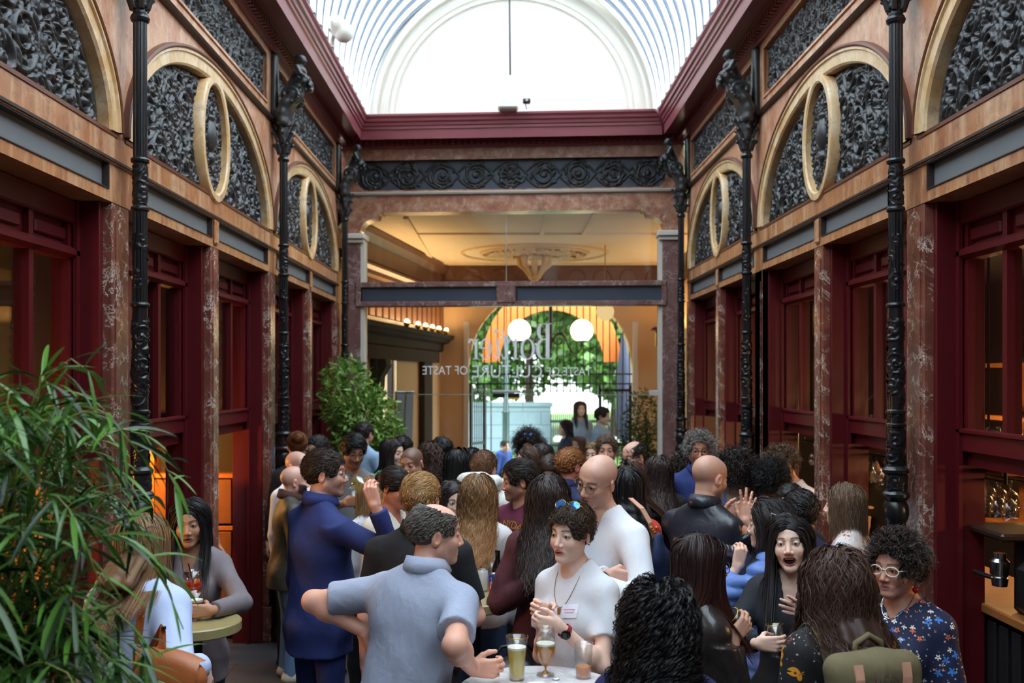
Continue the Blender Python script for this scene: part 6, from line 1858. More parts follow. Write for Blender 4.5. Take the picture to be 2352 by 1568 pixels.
FLOR3 = C('black_orange_flower_print', (20, 19, 22), .8, pattern=flowers([((200, 200, 196), 56, .2, .9), ((180, 180, 176), 34, .18, .8), ((216, 142, 30), 12, .36, .75), ((150, 60, 34), 19, .22, .3)], 1))
RWPRINT = C('red_white_print', (214, 206, 200), .85, pattern=flowers([((190, 40, 48), 14, .4, .9)], 1))
BEIGE_SH = mat('beige_leather', (200, 186, 166), .6)
P = {}
# --- nearest ring of guests
P['blonde'] = person('woman with light brown hair seen from behind in pale blue embroidered blouse, by the foliage', 332, 1183, 1.70, 165, det=2, haircol=(150, 112, 78), hair=H('long', L=(.28, .36), drape=.12), top='blouse', topmat=BLOUSE, loose=.015, skin=FAIR, legmat=BLACKC,
    Rt=dict(w=(464, 1528, 3.92, 1), e=(.35, -1, -.2), f=(.15, .3, -1)))
P['blackhair'] = person('woman with long black hair and grey jacket facing the camera at the green table', 436, 1149, 1.60, 4, d=5.04, det=2, skin=(196, 146, 116), haircol=(26, 23, 24), hair=H('long', L=(.30, .38), part=.015), top='jacket', topmat=GREYJ, neck='open', mouth=.22, head=(4, -4, 3), hem=.44, legmat=C('dark_green_trousers', (36, 42, 40)), eyes=(40, 28, 22),
    L=dict(w=(484, 1402, 4.70, 1), pose='grip', f=(-.9, -.4, .05), t=(0, 0, 1), world=True, e=(-.9, -.5, -.5)), Rt=dict(w=(398, 1400, 4.8, 1)), lip=(150, 84, 84))
P['suit'] = person('man in navy suit drinking white wine, seen from behind with glasses', 748, 1035, 1.86, 128, det=2, sex='m', head=(-34, 2, 0), w=1.16, skin=ROSY, haircol=(58, 44, 36), hair=H('short', L=(.03, .05), cap=.012, comb=(.2, .7, .1)), top='jacket', topmat=SUIT, legmat=SUIT, neck='collar', collarmat=SUIT, stub=.45, glasses=dict(col=(40, 44, 52)), hem=.44,
    Rt=dict(w=(862, 1160, 5.0, 1), f=(-.32, .02, 1), t=(-.9, .3, -.3), world=True, e=(.2, .5, -1), pose='grip'))
P['greyshirt'] = person('balding grey haired man in pale grey blue linen shirt leaning on the marble table', 1000, 1157, 1.76, 150, d=3.95, det=2, sex='m', lean=(.06, .12), head=(-44, -2, 0), w=1.14, skin=(232, 178, 154), haircol=(104, 98, 92), hair=H('short', L=(.02, .035), bald=.75, cap=.007, comb=(.1, -.8, -.2), var=.4), top='tee', topmat=CHAMB, sleeve=.36, loose=.012, neck='collar', hem=.45, stub=.4,
    L=dict(w=(842, 1452, 4.0, 1), e=(-1, -.35, .15), f=(.25, .4, -1), pose='relaxed'), Rt=dict(w=(1084, 1534, 3.72, 1), e=(.5, -.9, -.4), f=(1, -.1, .0), t=(0, 0, 1), world=True, pose='curled'))
P['whitetee'] = person('short haired woman with sunglasses on her head in white t-shirt at the marble table', 1312, 1162, 1.71, -38, det=2, skin=PALE, head=(0, 0, -2), haircol=(66, 50, 40), hair=H('short', L=(.045, .075), comb=(-.3, .8, .2), frizz=.35, wave=.006, wlen=.05, cap=.016, lift=.3), top='tee', topmat=W_TEE, sleeve=.31, loose=.006, w=.93, neck='crew', mouth=.12, legmat=C('dark_olive_trousers', (42, 44, 38)), glasses=dict(up=True, lens='blue', col=(190, 160, 90), metal=True, rx=.027, rz=.021), blush=.55, lip=(196, 92, 86), eyes=(96, 84, 64),
    L=dict(w=(1284, 1436, 3.93, 1), f=(-1, -.05, .12), t=(.1, -.2, 1), world=True, e=(-.45, -.3, -1), pose='curled'), Rt=dict(w=(1262, 1404, 4.1, 1), f=(-.8, -.4, .35), t=(.3, .1, 1), world=True, e=(.4, -.3, -1), pose='pinch'))
P['polo'] = person('blond man in black polo shirt with his back to the camera', 966, 1090, 1.79, 172, d=4.72, det=2, sex='m', w=1.14, skin=ROSY, haircol=(176, 136, 88), hair=H('short', L=(.05, .075), comb=(.5, .3, .3), cap=.014, var=.4), top='tee', topmat=BLACKC, sleeve=.37, neck='collar', loose=.01,
    Rt=dict(w=(1052, 1348, 4.9, 1), e=(.6, -.9, -.6), pose='curled'))
P['burgundy'] = person('woman with long dark wavy hair in burgundy sweatshirt, seen from behind', 1260, 1093, 1.74, 170, det=2, w=.88, skin=FAIR, haircol=(52, 40, 36), hair=H('long', L=(.44, .56), wave=.012, wlen=.13, drape=.27, rmax=.1), top='sweater', topmat=MAROON, loose=.015, legmat=JEANS,
    L=dict(w=(1240, 1335, 4.95, 1), e=(-.4, -.25, -1), pose='curled'))
P['whiteshirt'] = person('bald bearded man with round glasses in white collarless shirt, arms crossed', 1372, 1044, 1.87, -58, d=4.74, det=2, sex='m', head=(14, -14, -14), lean=(0, .1), skin=(230, 182, 160), haircol=(120, 84, 62), buzz=.12, stub=.5, top='shirt', topmat=W_SHIRT, neck='crew', loose=.01, legmat=C('dark_navy_trousers', (36, 42, 58)), mouth=.1, glasses=dict(col=(150, 120, 80), metal=True, rx=.023, rz=.021, lens='clear'), eyes=(80, 70, 56),
    L=dict(w=(1350, 1330, 4.5, 1), f=(-.8, -.2, .3), t=(0, 0, 1), world=True, e=(-1, -.3, -.8), pose='curled'), Rt=dict(w=(1400, 1320, 4.5, 1), f=(.9, .1, -.2), t=(0, -.2, 1), world=True, e=(.8, .4, -.8), pose='fist'))
P['sunny'] = person('dark haired man in plum sweatshirt with yellow arched lettering, in profile', 1192, 1060, 1.74, -48, d=6.1, det=2, sex='m', head=(-34, -4, 0), skin=(214, 158, 130), haircol=(48, 40, 36), hair=H('short', L=(.05, .075), cap=.018, comb=(-.2, -.8, .2)), stub=.5, top='sweater', topmat=PLUM)
P['wavyblouse'] = person('woman with long wavy light brown hair in white blouse, seen from behind', 1098, 1092, 1.68, 172, d=5.72, det=2, skin=FAIR, haircol=(138, 102, 68), hair=H('long', L=(.46, .56), wave=.014, wlen=.1, drape=.28, grad=(166, 116, 70), rmax=.1), top='blouse', topmat=C('off_white_blouse', (214, 210, 210)), legmat=JEANS)
P['small'] = person('small woman with centre parted dark hair facing the camera, half hidden', 1040, 1108, 1.56, 14, d=6.3, det=1, skin=PALE, haircol=(48, 38, 36), hair=H('long', L=(.25, .32)), top='shirt', topmat=CREAM, mouth=.25, head=(8, -6, 4))
P['hoodie'] = person('person in white hooded sweatshirt with short brown hair, seen from behind', 1112, 1038, 1.75, 160, d=7.0, det=1, sex='m', w=1.1, skin=FAIR, haircol=(122, 84, 58), hair=H('short', cap=.014), top='hoodie', topmat=C('white_hoodie_fleece', (228, 224, 216)), loose=.012)
P['creamjacket'] = person('woman with dark tied back hair in cream fleece jacket looking down to the right', 908, 1075, 1.71, 62, d=5.95, det=2, skin=(206, 134, 108), haircol=(44, 34, 31), hair=H('back', bun=(0, -.115, .02, .04)), head=(0, -16, 0), top='coat', topmat=CREAM, neck='open')
P['bobblond'] = person('blonde woman with chin length hair behind the raised wine glass', 852, 1097, 1.62, -150, d=6.3, det=1, skin=FAIR, haircol=(176, 138, 94), hair=H('bob'), top='blouse', topmat=W_TEE)
P['goatee'] = person('black haired man with glasses and goatee in grey t-shirt holding a beer', 812, 1000, 1.79, 22, det=1, sex='m', d=7.6, head=(4, -16, 0), skin=(192, 138, 108), haircol=(24, 22, 23), hair=H('short', L=(.05, .07), cap=.02, comb=(-.6, .3, .1)), stub=.5, top='tee', topmat=GREYC, sleeve=.36, glasses=dict(col=(120, 118, 120), metal=True),
    Rt=dict(w=(792, 1155, 7.2, 1), f=(.9, -.3, .2), t=(0, 0, 1), world=True, e=(1, -.3, -.8), pose='grip'))
P['olive'] = person('bald bearded man in olive waxed jacket and blue jeans by the left wall', 677, 1070, 1.58, 112, d=7.4, det=1, sex='m', w=1.12, skin=ROSY, haircol=(40, 30, 26), buzz=.1, stub=.95, top='jacket', topmat=OLIVE, collarmat=C('brown_corduroy', (70, 40, 30)), neck='collar', legmat=C('washed_jeans', (92, 124, 158)), shoemat=BEIGE_SH, hem=.44)
P['puffer'] = person('woman with hair clip and sky blue quilted jacket, seen from behind, glass raised', 1768, 1150, 1.66, -140, d=4.72, det=2, skin=FAIR, haircol=(44, 38, 38), hair=H('long', L=(.22, .3), part=None, target=(0, -.12, .03), hug=False), top='puffer', topmat=PUFF, head=(22, 0, 0), legmat=DENIMD,
    L=dict(w=(1694, 1300, 4.72, 1), f=(.25, .1, 1), t=(.9, .2, -.1), world=True, e=(-.6, .1, -1), pose='grip'))
P['laugh'] = person('laughing woman with long black hair in black blazer facing the camera', 1815, 1187, 1.64, -24, det=2, skin=PALE, haircol=(30, 26, 27), hair=H('long', L=(.34, .42), part=-.03), top='jacket', topmat=C('black_blazer', (28, 30, 38)), neck='v', mouth=1.0, head=(2, 6, 5), lip=(186, 84, 80), eyes=(84, 98, 104), legmat=BLACKC,
    Rt=dict(w=(1742, 1478, 4.08, 1), f=(.75, -.5, .1), t=(0, 0, 1), world=True, e=(.9, -.4, -.6), pose='grip'), L=dict(w=(1866, 1408, 4.06, 1), f=(-1, -.2, .35), t=(.2, -.1, 1), world=True, e=(-.9, -.3, -.7), pose='open'))
P['leathergirl'] = person('woman with straight dark hair and glasses in dark leather jacket holding an empty glass', 1612, 1230, 1.64, 118, det=2, skin=(222, 176, 150), haircol=(46, 30, 28), hair=H('long', L=(.36, .46), part=.0, drape=.22, grad=(80, 40, 28)), top='jacket', topmat=LEATHER2, glasses=dict(col=(60, 50, 50)), head=(-12, -4, 0), legmat=BLACKC,
    Rt=dict(w=(1684, 1466, 3.74, 1), f=(.55, .1, .6), t=(-.6, -.2, .9), world=True, e=(.4, -.6, -1), pose='grip'))
P['curlyblack'] = person('woman with long curly black hair in navy top, back to the camera, nearest guest', 1512, 1346, 1.60, 168, det=2, skin=BROWN, haircol=(26, 24, 26), hair=H('long', L=(.33, .4), part=0., curl=.013, clen=.06, drape=.2, rmax=.12, layer=.036, lift=.3, frizz=.25, wmul=1.25, n=2600), top='sweater', topmat=C('deep_navy_knit', (28, 30, 76)))
P['backpackgirl'] = person('woman with long wavy brown hair in black floral dress wearing an olive backpack', 1919, 1264, 1.64, -168, det=2, skin=FAIR, haircol=(76, 53, 44), hair=H('long', L=(.3, .37), wave=.014, wlen=.11, drape=.17, rmax=.105, layer=.035), top='blouse', topmat=FLOR3, hem=.4, legmat=BLACKC, loose=.005)
P['whiteglasses'] = person('woman with short dark curls, white glasses and navy floral blouse by the right wall', 2060, 1236, 1.62, -52, det=2, skin=(216, 160, 138), haircol=(52, 42, 38), hair=H('curly', L=(.035, .06), curl=.009, clen=.045, n=2200, layer=.024, comb=(.2, -.6, .1)), top='blouse', topmat=FLOR2, neck='wide', glasses=dict(col=(232, 226, 206), thick=.0028, rx=.027, rz=.019), blush=.7, lip=(176, 96, 92), w=1.14, eyes=(60, 44, 34))
# --- middle ring
P['leatherman'] = person('bald man in black leather jacket seen from behind, hands raised in talk', 1630, 1045, 1.83, 138, d=5.35, det=2, sex='m', w=1.1, skin=(226, 172, 148), haircol=(110, 92, 80), buzz=.22, stub=.5, top='jacket', topmat=LEATHER, neck='collar', head=(-14, -10, 0),
    Rt=dict(w=(1712, 1196, 5.3, 1), f=(.15, .1, 1), t=(-.9, .3, .3), world=True, e=(.7, .2, -1), pose='open'), L=dict(w=(1664, 1180, 5.75, 1), f=(.9, -.1, .35), t=(-.3, .1, 1), world=True, e=(-.4, .3, -1), pose='open'))
P['floral'] = person('woman with light brown hair in cream floral blouse by the right hatch', 1938, 1112, 1.69, -122, d=5.45, det=2, skin=PALE, haircol=(112, 88, 68), hair=H('bob', L=(.17, .22), wave=.008, wlen=.12), top='blouse', topmat=FLOR1)
P['navyback'] = person('dark haired man in navy jacket seen from behind the laughing woman', 1838, 1130, 1.68, 172, d=5.18, det=1, sex='m', skin=TAN, haircol=(36, 31, 30), hair=H('short', L=(.04, .06), cap=.016), top='jacket', topmat=NAVY)
P['forehead'] = person('dark haired woman with only her forehead showing beside the marble pilaster', 1816, 1113, 1.60, -15, d=5.8, det=0, skin=FAIR, haircol=(28, 25, 26), hair=H('back'), top='shirt', topmat=BLACKC)
P['afro'] = person('guest with tight black curls and white top, seen from behind, near the leaning barman', 1771, 1068, 1.70, 165, d=6.45, det=1, sex='m', skin=BROWN, haircol=(20, 19, 20), hair=H('afro', n=2600), top='shirt', topmat=W_SHIRT)
P['beigecurl'] = person('guest with dark curly hair in beige coat with backpack strap, back turned', 1690, 1048, 1.73, 178, d=6.6, det=1, sex='m', w=1.1, skin=TAN, haircol=(42, 34, 32), hair=H('curly', L=(.08, .12)), top='coat', topmat=C('beige_wool_coat', (122, 106, 90)))
P['greyhair'] = person('grey haired man with glasses in royal blue jacket facing the camera', 1606, 997, 1.82, -8, d=7.4, det=1, sex='m', skin=(214, 150, 122), haircol=(126, 120, 114), hair=H('curly', L=(.03, .05), curl=.007, clen=.03), top='jacket', topmat=C('royal_blue_jacket', (36, 52, 112)), glasses=dict(col=(80, 54, 40), thick=.0022), stub=.25, neck='collar')
P['orange'] = person('woman with long black hair in orange red top behind the white shirt man', 1436, 1076, 1.70, -165, d=5.75, det=1, skin=TAN, haircol=(24, 22, 24), hair=H('long', L=(.3, .4), drape=.2), top='tee', topmat=ORANGEC, sleeve=.9, legmat=C('plum_trousers', (52, 28, 44)))
P['sunglhair'] = person('woman with brown hair and dark sunglasses on her head, profile left', 1445, 1061, 1.66, -80, d=6.9, det=1, skin=FAIR, haircol=(78, 54, 44), hair=H('long', L=(.32, .42)), top='jacket', topmat=BLACKC, glasses=dict(up=True, lens='dark', thick=.003, rx=.028, rz=.022))
P['blackjkt'] = person('woman with long brown hair and black jacket with her back turned, mid hall right', 1513, 1049, 1.68, 176, d=7.3, det=1, skin=FAIR, haircol=(62, 46, 42), hair=H('long', L=(.42, .5), wave=.01, wlen=.12, drape=.3), top='jacket', topmat=BLACKC)
P['ginger'] = person('ginger haired man in navy polo turned away to the right', 1312, 1030, 1.76, 125, d=6.8, det=1, sex='m', w=1.1, skin=(226, 150, 126), haircol=(172, 112, 66), hair=H('short', L=(.025, .04)), top='tee', topmat=NAVY, neck='collar', sleeve=.4)
P['bangs'] = person('woman with brown fringe looking down behind the burgundy sweatshirt woman', 1262, 1048, 1.65, -8, d=7.5, det=1, skin=TAN, haircol=(72, 52, 42), hair=H('bob', layers=[dict(n=500, part=None, comb=(0, .9, .1), L=(.09, .1), region=lambda q: (q[:, 1] > .02) & (q[:, 2] > .05), keepface=True)]), head=(0, -30, 0), top='shirt', topmat=DENIMD)
P['shavedm'] = person('man with shaved dark hair and moustache smiling in the middle of the crowd', 946, 1028, 1.73, -22, d=7.3, det=1, sex='m', skin=(206, 148, 120), haircol=(44, 38, 36), buzz=.75, stub=.35, top='tee', topmat=C('green_tee', (40, 132, 92)), head=(0, -8, 4), mouth=.2)
P['greentop'] = person('smiling woman with long dark hair in bright green cardigan', 903, 1010, 1.70, 58, d=8.6, det=1, skin=FAIR, haircol=(46, 36, 34), hair=H('long', L=(.3, .36)), top='sweater', topmat=C('emerald_knit', (28, 158, 98)), mouth=.2)
P['curlbrown'] = person('woman with long brown curls and sunglasses on her head, back turned', 988, 1019, 1.70, 170, d=8.2, det=1, skin=FAIR, haircol=(72, 50, 42), hair=H('long', L=(.4, .5), curl=.01, clen=.06, rmax=.12, drape=.3), top='shirt', topmat=BLACKC, glasses=dict(up=True, lens='brown'))
P['earring'] = person('guest with short black hair and earring in slate blue top, head turned left', 1012, 1007, 1.69, -125, d=9.0, det=1, skin=DARK, haircol=(22, 20, 20), hair=H('crop', L=(.02, .03), cap=.02), top='shirt', topmat=C('slate_cotton', (96, 106, 124)))
P['blacksun'] = person('woman with long black hair and shiny sunglasses on her head facing away', 1054, 1034, 1.69, 135, d=7.6, det=1, skin=TAN, haircol=(24, 22, 23), hair=H('long', L=(.3, .38)), top='shirt', topmat=BLACKC, glasses=dict(up=True, lens='dark'))
P['profbrown'] = person('woman with brown hair tucked behind her ear in profile left, before the gate', 1212, 1028, 1.66, -64, d=8.2, det=1, skin=FAIR, haircol=(86, 64, 52), hair=H('bob', L=(.22, .28)), top='shirt', topmat=BLACKC)
P['backpale'] = person('balding man with dark cropped sides in pale blue shirt, profile left', 1456, 1014, 1.74, -62, d=7.8, det=1, sex='m', skin=(222, 170, 148), haircol=(56, 48, 44), hair=H('crop', bald=.9, cap=.005), stub=.4, top='shirt', topmat=C('pale_blue_cotton', (204, 216, 236)), neck='collar', head=(6, -8, 0))
P['frontman'] = person('man with receding brown hair in white shirt facing the camera at the back', 1393, 1001, 1.77, -8, d=8.2, det=1, sex='m', skin=(222, 166, 142), haircol=(92, 70, 56), hair=H('short', cap=.012, L=(.02, .03), comb=(.2, -.5, .3)), stub=.3, top='tee', topmat=W_TEE, mouth=.2)
# --- far ring, smaller in the picture
P['blondfar'] = person('woman with dark blonde hair smiling left at the back beside the receding haired man', 1368, 1015, 1.66, -38, d=9.0, det=1, skin=FAIR, haircol=(150, 118, 80), hair=H('bob'), top='shirt', topmat=W_TEE)
P['sungltop'] = person('woman with dark curls and pale sunglasses on top of her head facing the camera', 1212, 998, 1.70, 0, d=9.4, det=1, skin=TAN, haircol=(40, 32, 30), hair=H('curly', L=(.1, .14), curl=.01), top='shirt', topmat=BLACKC, glasses=dict(up=True, lens='blue', col=(210, 200, 190)), head=(0, -10, 0))
P['longdark'] = person('woman with long dark brown hair, back turned, right of the woman with sunglasses', 1246, 1020, 1.65, 172, d=8.8, det=0, skin=FAIR, haircol=(52, 40, 37), hair=H('long', L=(.3, .36)), top='shirt', topmat=NAVY)
P['darkhidden'] = person('dark haired guest mostly hidden behind the white hood', 1086, 1030, 1.63, 160, d=8.7, det=0, sex='m', skin=BROWN, haircol=(26, 24, 25), hair=H('short'), top='shirt', topmat=BLACKC)
P['darkback'] = person('dark haired guest far back, behind the woman in green', 926, 1004, 1.68, 150, d=9.5, det=0, sex='m', skin=TAN, haircol=(40, 34, 32), hair=H('short', cap=.016), top='shirt', topmat=GREYC)
P['bluedenim'] = person('man in light blue denim shirt with cropped dark hair, back turned by the large shrub', 838, 970, 1.77, 152, d=10.4, det=1, sex='m', skin=TAN, haircol=(48, 40, 38), hair=H('crop', L=(.02, .03), cap=.012), top='shirt', topmat=LBLUE)
P['bunred'] = person('woman with auburn hair in a loose bun by the left iron column', 683, 992, 1.69, -165, d=8.35, det=1, skin=FAIR, haircol=(118, 68, 40), hair=H('back', bun=(0, -.1, .07, .05)), top='shirt', topmat=BLACKC)
P['wallman'] = person('dark haired man looking left near the left wall, lower face hidden', 728, 1003, 1.70, -28, d=8.8, det=1, sex='m', skin=TAN, haircol=(42, 36, 34), hair=H('short', cap=.016), top='shirt', topmat=GREYC)
P['baldwhite'] = person('balding man in white shirt half hidden behind the olive jacket man', 684, 1036, 1.65, 62, d=7.75, det=1, sex='m', skin=ROSY, haircol=(110, 92, 80), buzz=.25, top='shirt', topmat=W_SHIRT)
P['darkskin'] = person('guest with cropped black hair far back beside the right stone pier', 1560, 1034, 1.62, -10, d=8.7, det=0, sex='m', skin=(120, 80, 60), haircol=(20, 19, 20), buzz=.85, top='shirt', topmat=BLACKC)
P['curlfar'] = person('guest with dark brown curls behind the grey haired man', 1583, 1046, 1.60, 150, d=8.2, det=0, skin=TAN, haircol=(50, 38, 34), hair=H('curly', L=(.09, .12)), top='shirt', topmat=BLACKC)
# --- staff at the hatches
P['barman'] = person('curly haired barman with glasses leaning out of the right hatch', 1795, 1033, 1.74, -78, d=7.55, det=1, sex='m', lean=(0, .3), head=(10, -24, 6), skin=(222, 166, 144), haircol=(98, 78, 60), hair=H('curly', L=(.05, .07), curl=.008, clen=.035), stub=.3, top='tee', topmat=RWPRINT, sleeve=.4, glasses=dict(col=(60, 54, 50), metal=True))
P['server'] = person('server in white top with bare forearm inside the second left hatch', 462, 1010, 1.75, 80, d=8.05, det=0, sex='m', skin=TAN, haircol=(40, 34, 32), hair=H('short'), top='tee', topmat=W_TEE, sleeve=.6)
P['barstaff'] = person('bar staff in black t-shirt working behind the middle right hatch', 2030, 1030, 1.73, -160, d=8.25, det=0, sex='m', skin=FAIR, haircol=(36, 32, 30), hair=H('short'), top='tee', topmat=BLACKC, sleeve=.35)
# --- passers-by in the vestibule and garden
P['denimout'] = person('dark haired man in pale denim jacket walking past the gate', 1385, 937, 1.80, 60, d=14.3, det=1, sex='m', skin=FAIR, haircol=(50, 42, 40), hair=H('short', cap=.018), top='jacket', topmat=LBLUE)
P['talldout'] = person('long haired guest in light blue shirt outside left of the denim jacket man', 1333, 922, 1.84, 10, d=16.2, det=0, skin=FAIR, haircol=(60, 46, 40), hair=H('long', L=(.3, .4)), top='shirt', topmat=LBLUE)
P['womanout'] = person('woman with dark ponytail in dark denim jacket looking left at the gate', 1298, 966, 1.59, -78, d=15.0, det=0, skin=FAIR, haircol=(48, 40, 44), hair=H('long', L=(.25, .32), part=None, target=(0, -.12, .03)), top='jacket', topmat=DENIMD)
P['redhair'] = person('reddish haired guest in the gateway, behind the ginger man', 1327, 1003, 1.45, -40, d=13.2, det=0, skin=FAIR, haircol=(120, 80, 66), hair=H('bob'), top='shirt', topmat=C('dark_red_top', (110, 40, 60)))
P['seatedblue'] = person('man in blue sweater sitting on the lawn bench', 1160, 1012, 1.0, 40, d=20.0, det=0, sex='m', seated=True, skin=FAIR, haircol=(50, 42, 38), hair=H('short'), top='sweater', topmat=C('blue_sweater', (52, 84, 156)))
P['seatedw'] = person('dark haired woman sitting on the garden stool', 1245, 1007, 1.0, -60, d=20.3, det=0, seated=True, skin=PALE, haircol=(40, 36, 40), hair=H('long', L=(.25, .3)), top='shirt', topmat=DENIMD)
# ------------------------------------------------------------------ tables, drinks, bags and what people wear
from mathutils.bvhtree import BVHTree
def bvh(p):
    if not hasattr(p, '_b'):
        me = p.top.data; p._b = BVHTree.FromPolygons([tuple(v.co) for v in me.vertices], [tuple(f.vertices) for f in me.polygons])
    return p._b
def on(p, kind, a, b, lift=.004):
    """point and normal on a guest's top: kind f/b = seen from front/back at (x, z), t = from above at (x, y)"""
    if kind == 't': o, d_ = Vector((a, b, 2.4)), Vector((0, 0, -1))
    else: o, d_ = Vector((a, .9 if kind == 'f' else -.9, b)), Vector((0, -1 if kind == 'f' else 1, 0))
    hit, n, _, _ = bvh(p).ray_cast(o, d_)
    if hit is None: hit, n = Vector((a, b, p.zsh) if kind == 't' else (a, 0, b)), -d_
    return hit + n * lift, n
def strap_on(p, pts, w, t=.004, lift=.004, world=True):
    P_, N_ = zip(*[on(p, *q, lift) for q in pts])
    # refine with a smooth spline
    Q, NN = [], []
    for i in range(len(P_) - 1):
        for k in range(5):
            u = k / 5; a0, a1 = P_[max(i - 1, 0)], P_[i]; b0, b1 = P_[i + 1], P_[min(i + 2, len(P_) - 1)]
            Q.append(.5 * ((2 * a1) + (b0 - a0) * u + (2 * a0 - 5 * a1 + 4 * b0 - b1) * u * u + (3 * a1 - a0 - 3 * b0 + b1) * u ** 3)); NN.append(N_[i].lerp(N_[i + 1], u))
    Q.append(P_[-1]); NN.append(N_[-1])
    for i, q in enumerate(Q):
        lo_, n_, _, _ = bvh(p).find_nearest(q)
        if lo_ is not None: Q[i] = lo_ + n_ * lift; NN[i] = n_
    m = MB(); m.strap([p.M(q) for q in Q] if world else Q, [p.M(q + n) - p.M(q) for q, n in zip(Q, NN)] if world else NN, w, t); return m
def liquid(name, rgb, clear=.55):
    if name in MATS: return MATS[name]
    t = NT(name); c = lin(rgb)
    tr = t.n('BsdfTransparent', i_Color=tuple(v ** .6 for v in c)); p = t.n('BsdfPrincipled', i_Base_Color=c, i_Roughness=.12)
    tl = t.n('BsdfTranslucent', i_Color=c); a = t.n('MixShader', i_0=.5); t.link(p.outputs[0], a.inputs[1]); t.link(tl.outputs[0], a.inputs[2])
    m = t.n('MixShader', i_0=clear); t.link(a.outputs[0], m.inputs[1]); t.link(tr.outputs[0], m.inputs[2]); t.link(m.outputs[0], t.out.inputs[0]); MATS[name] = t.m; return t.m
M_GOLD = mat('gold_rim', (214, 178, 96), .2, 1.); M_FOAM = mat('beer_foam', (246, 240, 222), .8)
LQ = dict(pale=liquid('pale_beer', (244, 220, 84), .2), amber=liquid('amber_beer', (244, 172, 60), .15), brown=liquid('brown_ale', (176, 86, 26), .3), orange=liquid('cloudy_orange', (240, 160, 70), .15), spritz=liquid('red_spritz', (232, 70, 36), .35), cola=liquid('dark_cola', (70, 26, 12), .3), wine=liquid('white_wine', (236, 216, 150), .8))
def orient(o, loc, up=(0, 0, 1)):
    o.location = loc; o.rotation_mode = 'QUATERNION'; o.rotation_quaternion = Vector((0, 0, 1)).rotation_difference(Vector(up)); return o
def cup(label, loc, prof, level=None, liq=None, foam=0., up=(0, 0, 1), rim=None, name='beer_glass', cat='glass', group=None, marks=None):
    """prof: outer (radius, height) list from the foot up; wall 2.5 mm; liquid to `level`"""
    e = empty(name, label=label, cat=cat, group=group); orient(e, loc, up)
    inn = [(max(r - .0025, .001), h + (.008 if i == 0 else 0)) for i, (r, h) in enumerate(prof)]
    m = MB(); m.lathe(prof + inn[::-1] + [(0, inn[0][1])], (0, 0, 0), 28); obj('glass', m.mesh('glass', True), M_GLW, e)
    def rad(h):
        for (r0, h0), (r1, h1) in zip(prof, prof[1:]):
            if h0 <= h <= h1: return r0 + (r1 - r0) * (h - h0) / max(h1 - h0, 1e-6)
        return prof[-1][0]
    if liq:
        base = inn[0][1]; hs_ = [base + .001] + [h for (r, h) in prof if base + .004 < h < level] + [level]
        m = MB(); m.lathe([(0, base)] + [(rad(h) - .0032, h) for h in hs_] + [(0, level)], (0, 0, 0), 28); obj('drink', m.mesh('drink', sharp=50), LQ[liq], e)
        if foam: m = MB(); r = rad(level) - .0032; m.lathe([(0, level), (r, level), (rad(level + foam) - .0032, level + foam), (0, level + foam)], (0, 0, 0), 28); obj('foam', m.mesh('foam', sharp=50), M_FOAM, e)
    r, h = prof[-1]; m = MB(); m.lathe([(r - .0028, h - .0012), (r + .0004, h - .0015), (r + .0004, h + .0012), (r - .0028, h + .001)], (0, 0, 0), 28, caps=False); obj('rim', m.mesh('rim', True), rim or M_GLW, e)
    if marks:
        for (txt, z, size, mt) in marks:
            V, Fc = text_mesh(txt, size); w = V[:, 0].max() + V[:, 0].min(); a = (V[:, 0] - w / 2) / (rad(z) + .001); rr = rad(z) + .0008 + V[:, 2] * .2
            m = MB(); m.add(np.stack([rr * np.sin(a), -rr * np.cos(a), z + V[:, 1]], 1), Fc); obj('printed_mark', m.mesh('printed_mark'), mt, e)
    return e
PINT = [(.029, 0), (.03, .006), (.033, .07), (.0435, .165)]
TULIP = [(.036, 0), (.036, .003), (.012, .012), (.0065, .02), (.0065, .032), (.014, .04), (.026, .055), (.037, .085), (.0395, .11), (.037, .15), (.036, .185)]
TUMB = [(.029, 0), (.03, .006), (.033, .06), (.037, .132)]
SHORT = [(.028, 0), (.029, .005), (.03, .04), (.035, .06), (.037, .105)]
WINE = [(.034, 0), (.034, .003), (.006, .01), (.0045, .02), (.0045, .085), (.012, .092), (.03, .108), (.042, .14), (.041, .17), (.034, .215)]
# marble bistro table
t = NT('white_marble'); vec = t.coord(); n1 = t.noise(vec, 4, 7, .65, 1.2)
v_ = t.ramp(n1[0], [(.42, (1, 1, 1)), (.5, (.55, .55, .55)), (.56, (1, 1, 1))])
MATS['white_marble'] = t.pbr(t.mix(.55, lin((222, 218, 218)), v_, 'MULTIPLY'), .18)
def table(label, c, r, z, mt, thick=.03):
    e = empty('bar_table', (c[0], c[1], 0), label=label, cat='table', group='standing tables')
    m = MB(); m.lathe([(0, z - thick), (r - .006, z - thick), (r, z - thick + .006), (r, z - .006), (r - .006, z), (0, z)], (0, 0, 0), 64); obj('table_top', m.mesh('table_top', sharp=40), mt, e)
    m = MB(); m.lathe([(.03, .03), (.03, z - thick - .02), (.09, z - thick - .01), (.09, z - thick)], (0, 0, 0), 20); obj('stem', m.mesh('stem', sharp=40), M_BLACK, e)
    m = MB(); m.lathe([(.24, 0), (.24, .015), (.06, .03), (.03, .05)], (0, 0, 0), 32); obj('foot', m.mesh('foot', sharp=40), M_BLACK, e)
    return e
table('round white marble bistro table nearest the camera', (.13, 3.66), .31, 1.10, MATS['white_marble'])
t = NT('olive_stone'); vec = t.coord(); n1 = t.noise(vec, 6, 6, .65, .8)[0]
MATS['olive_stone'] = t.pbr(t.mix(n1, lin((132, 122, 82)), lin((176, 162, 112))), .3)
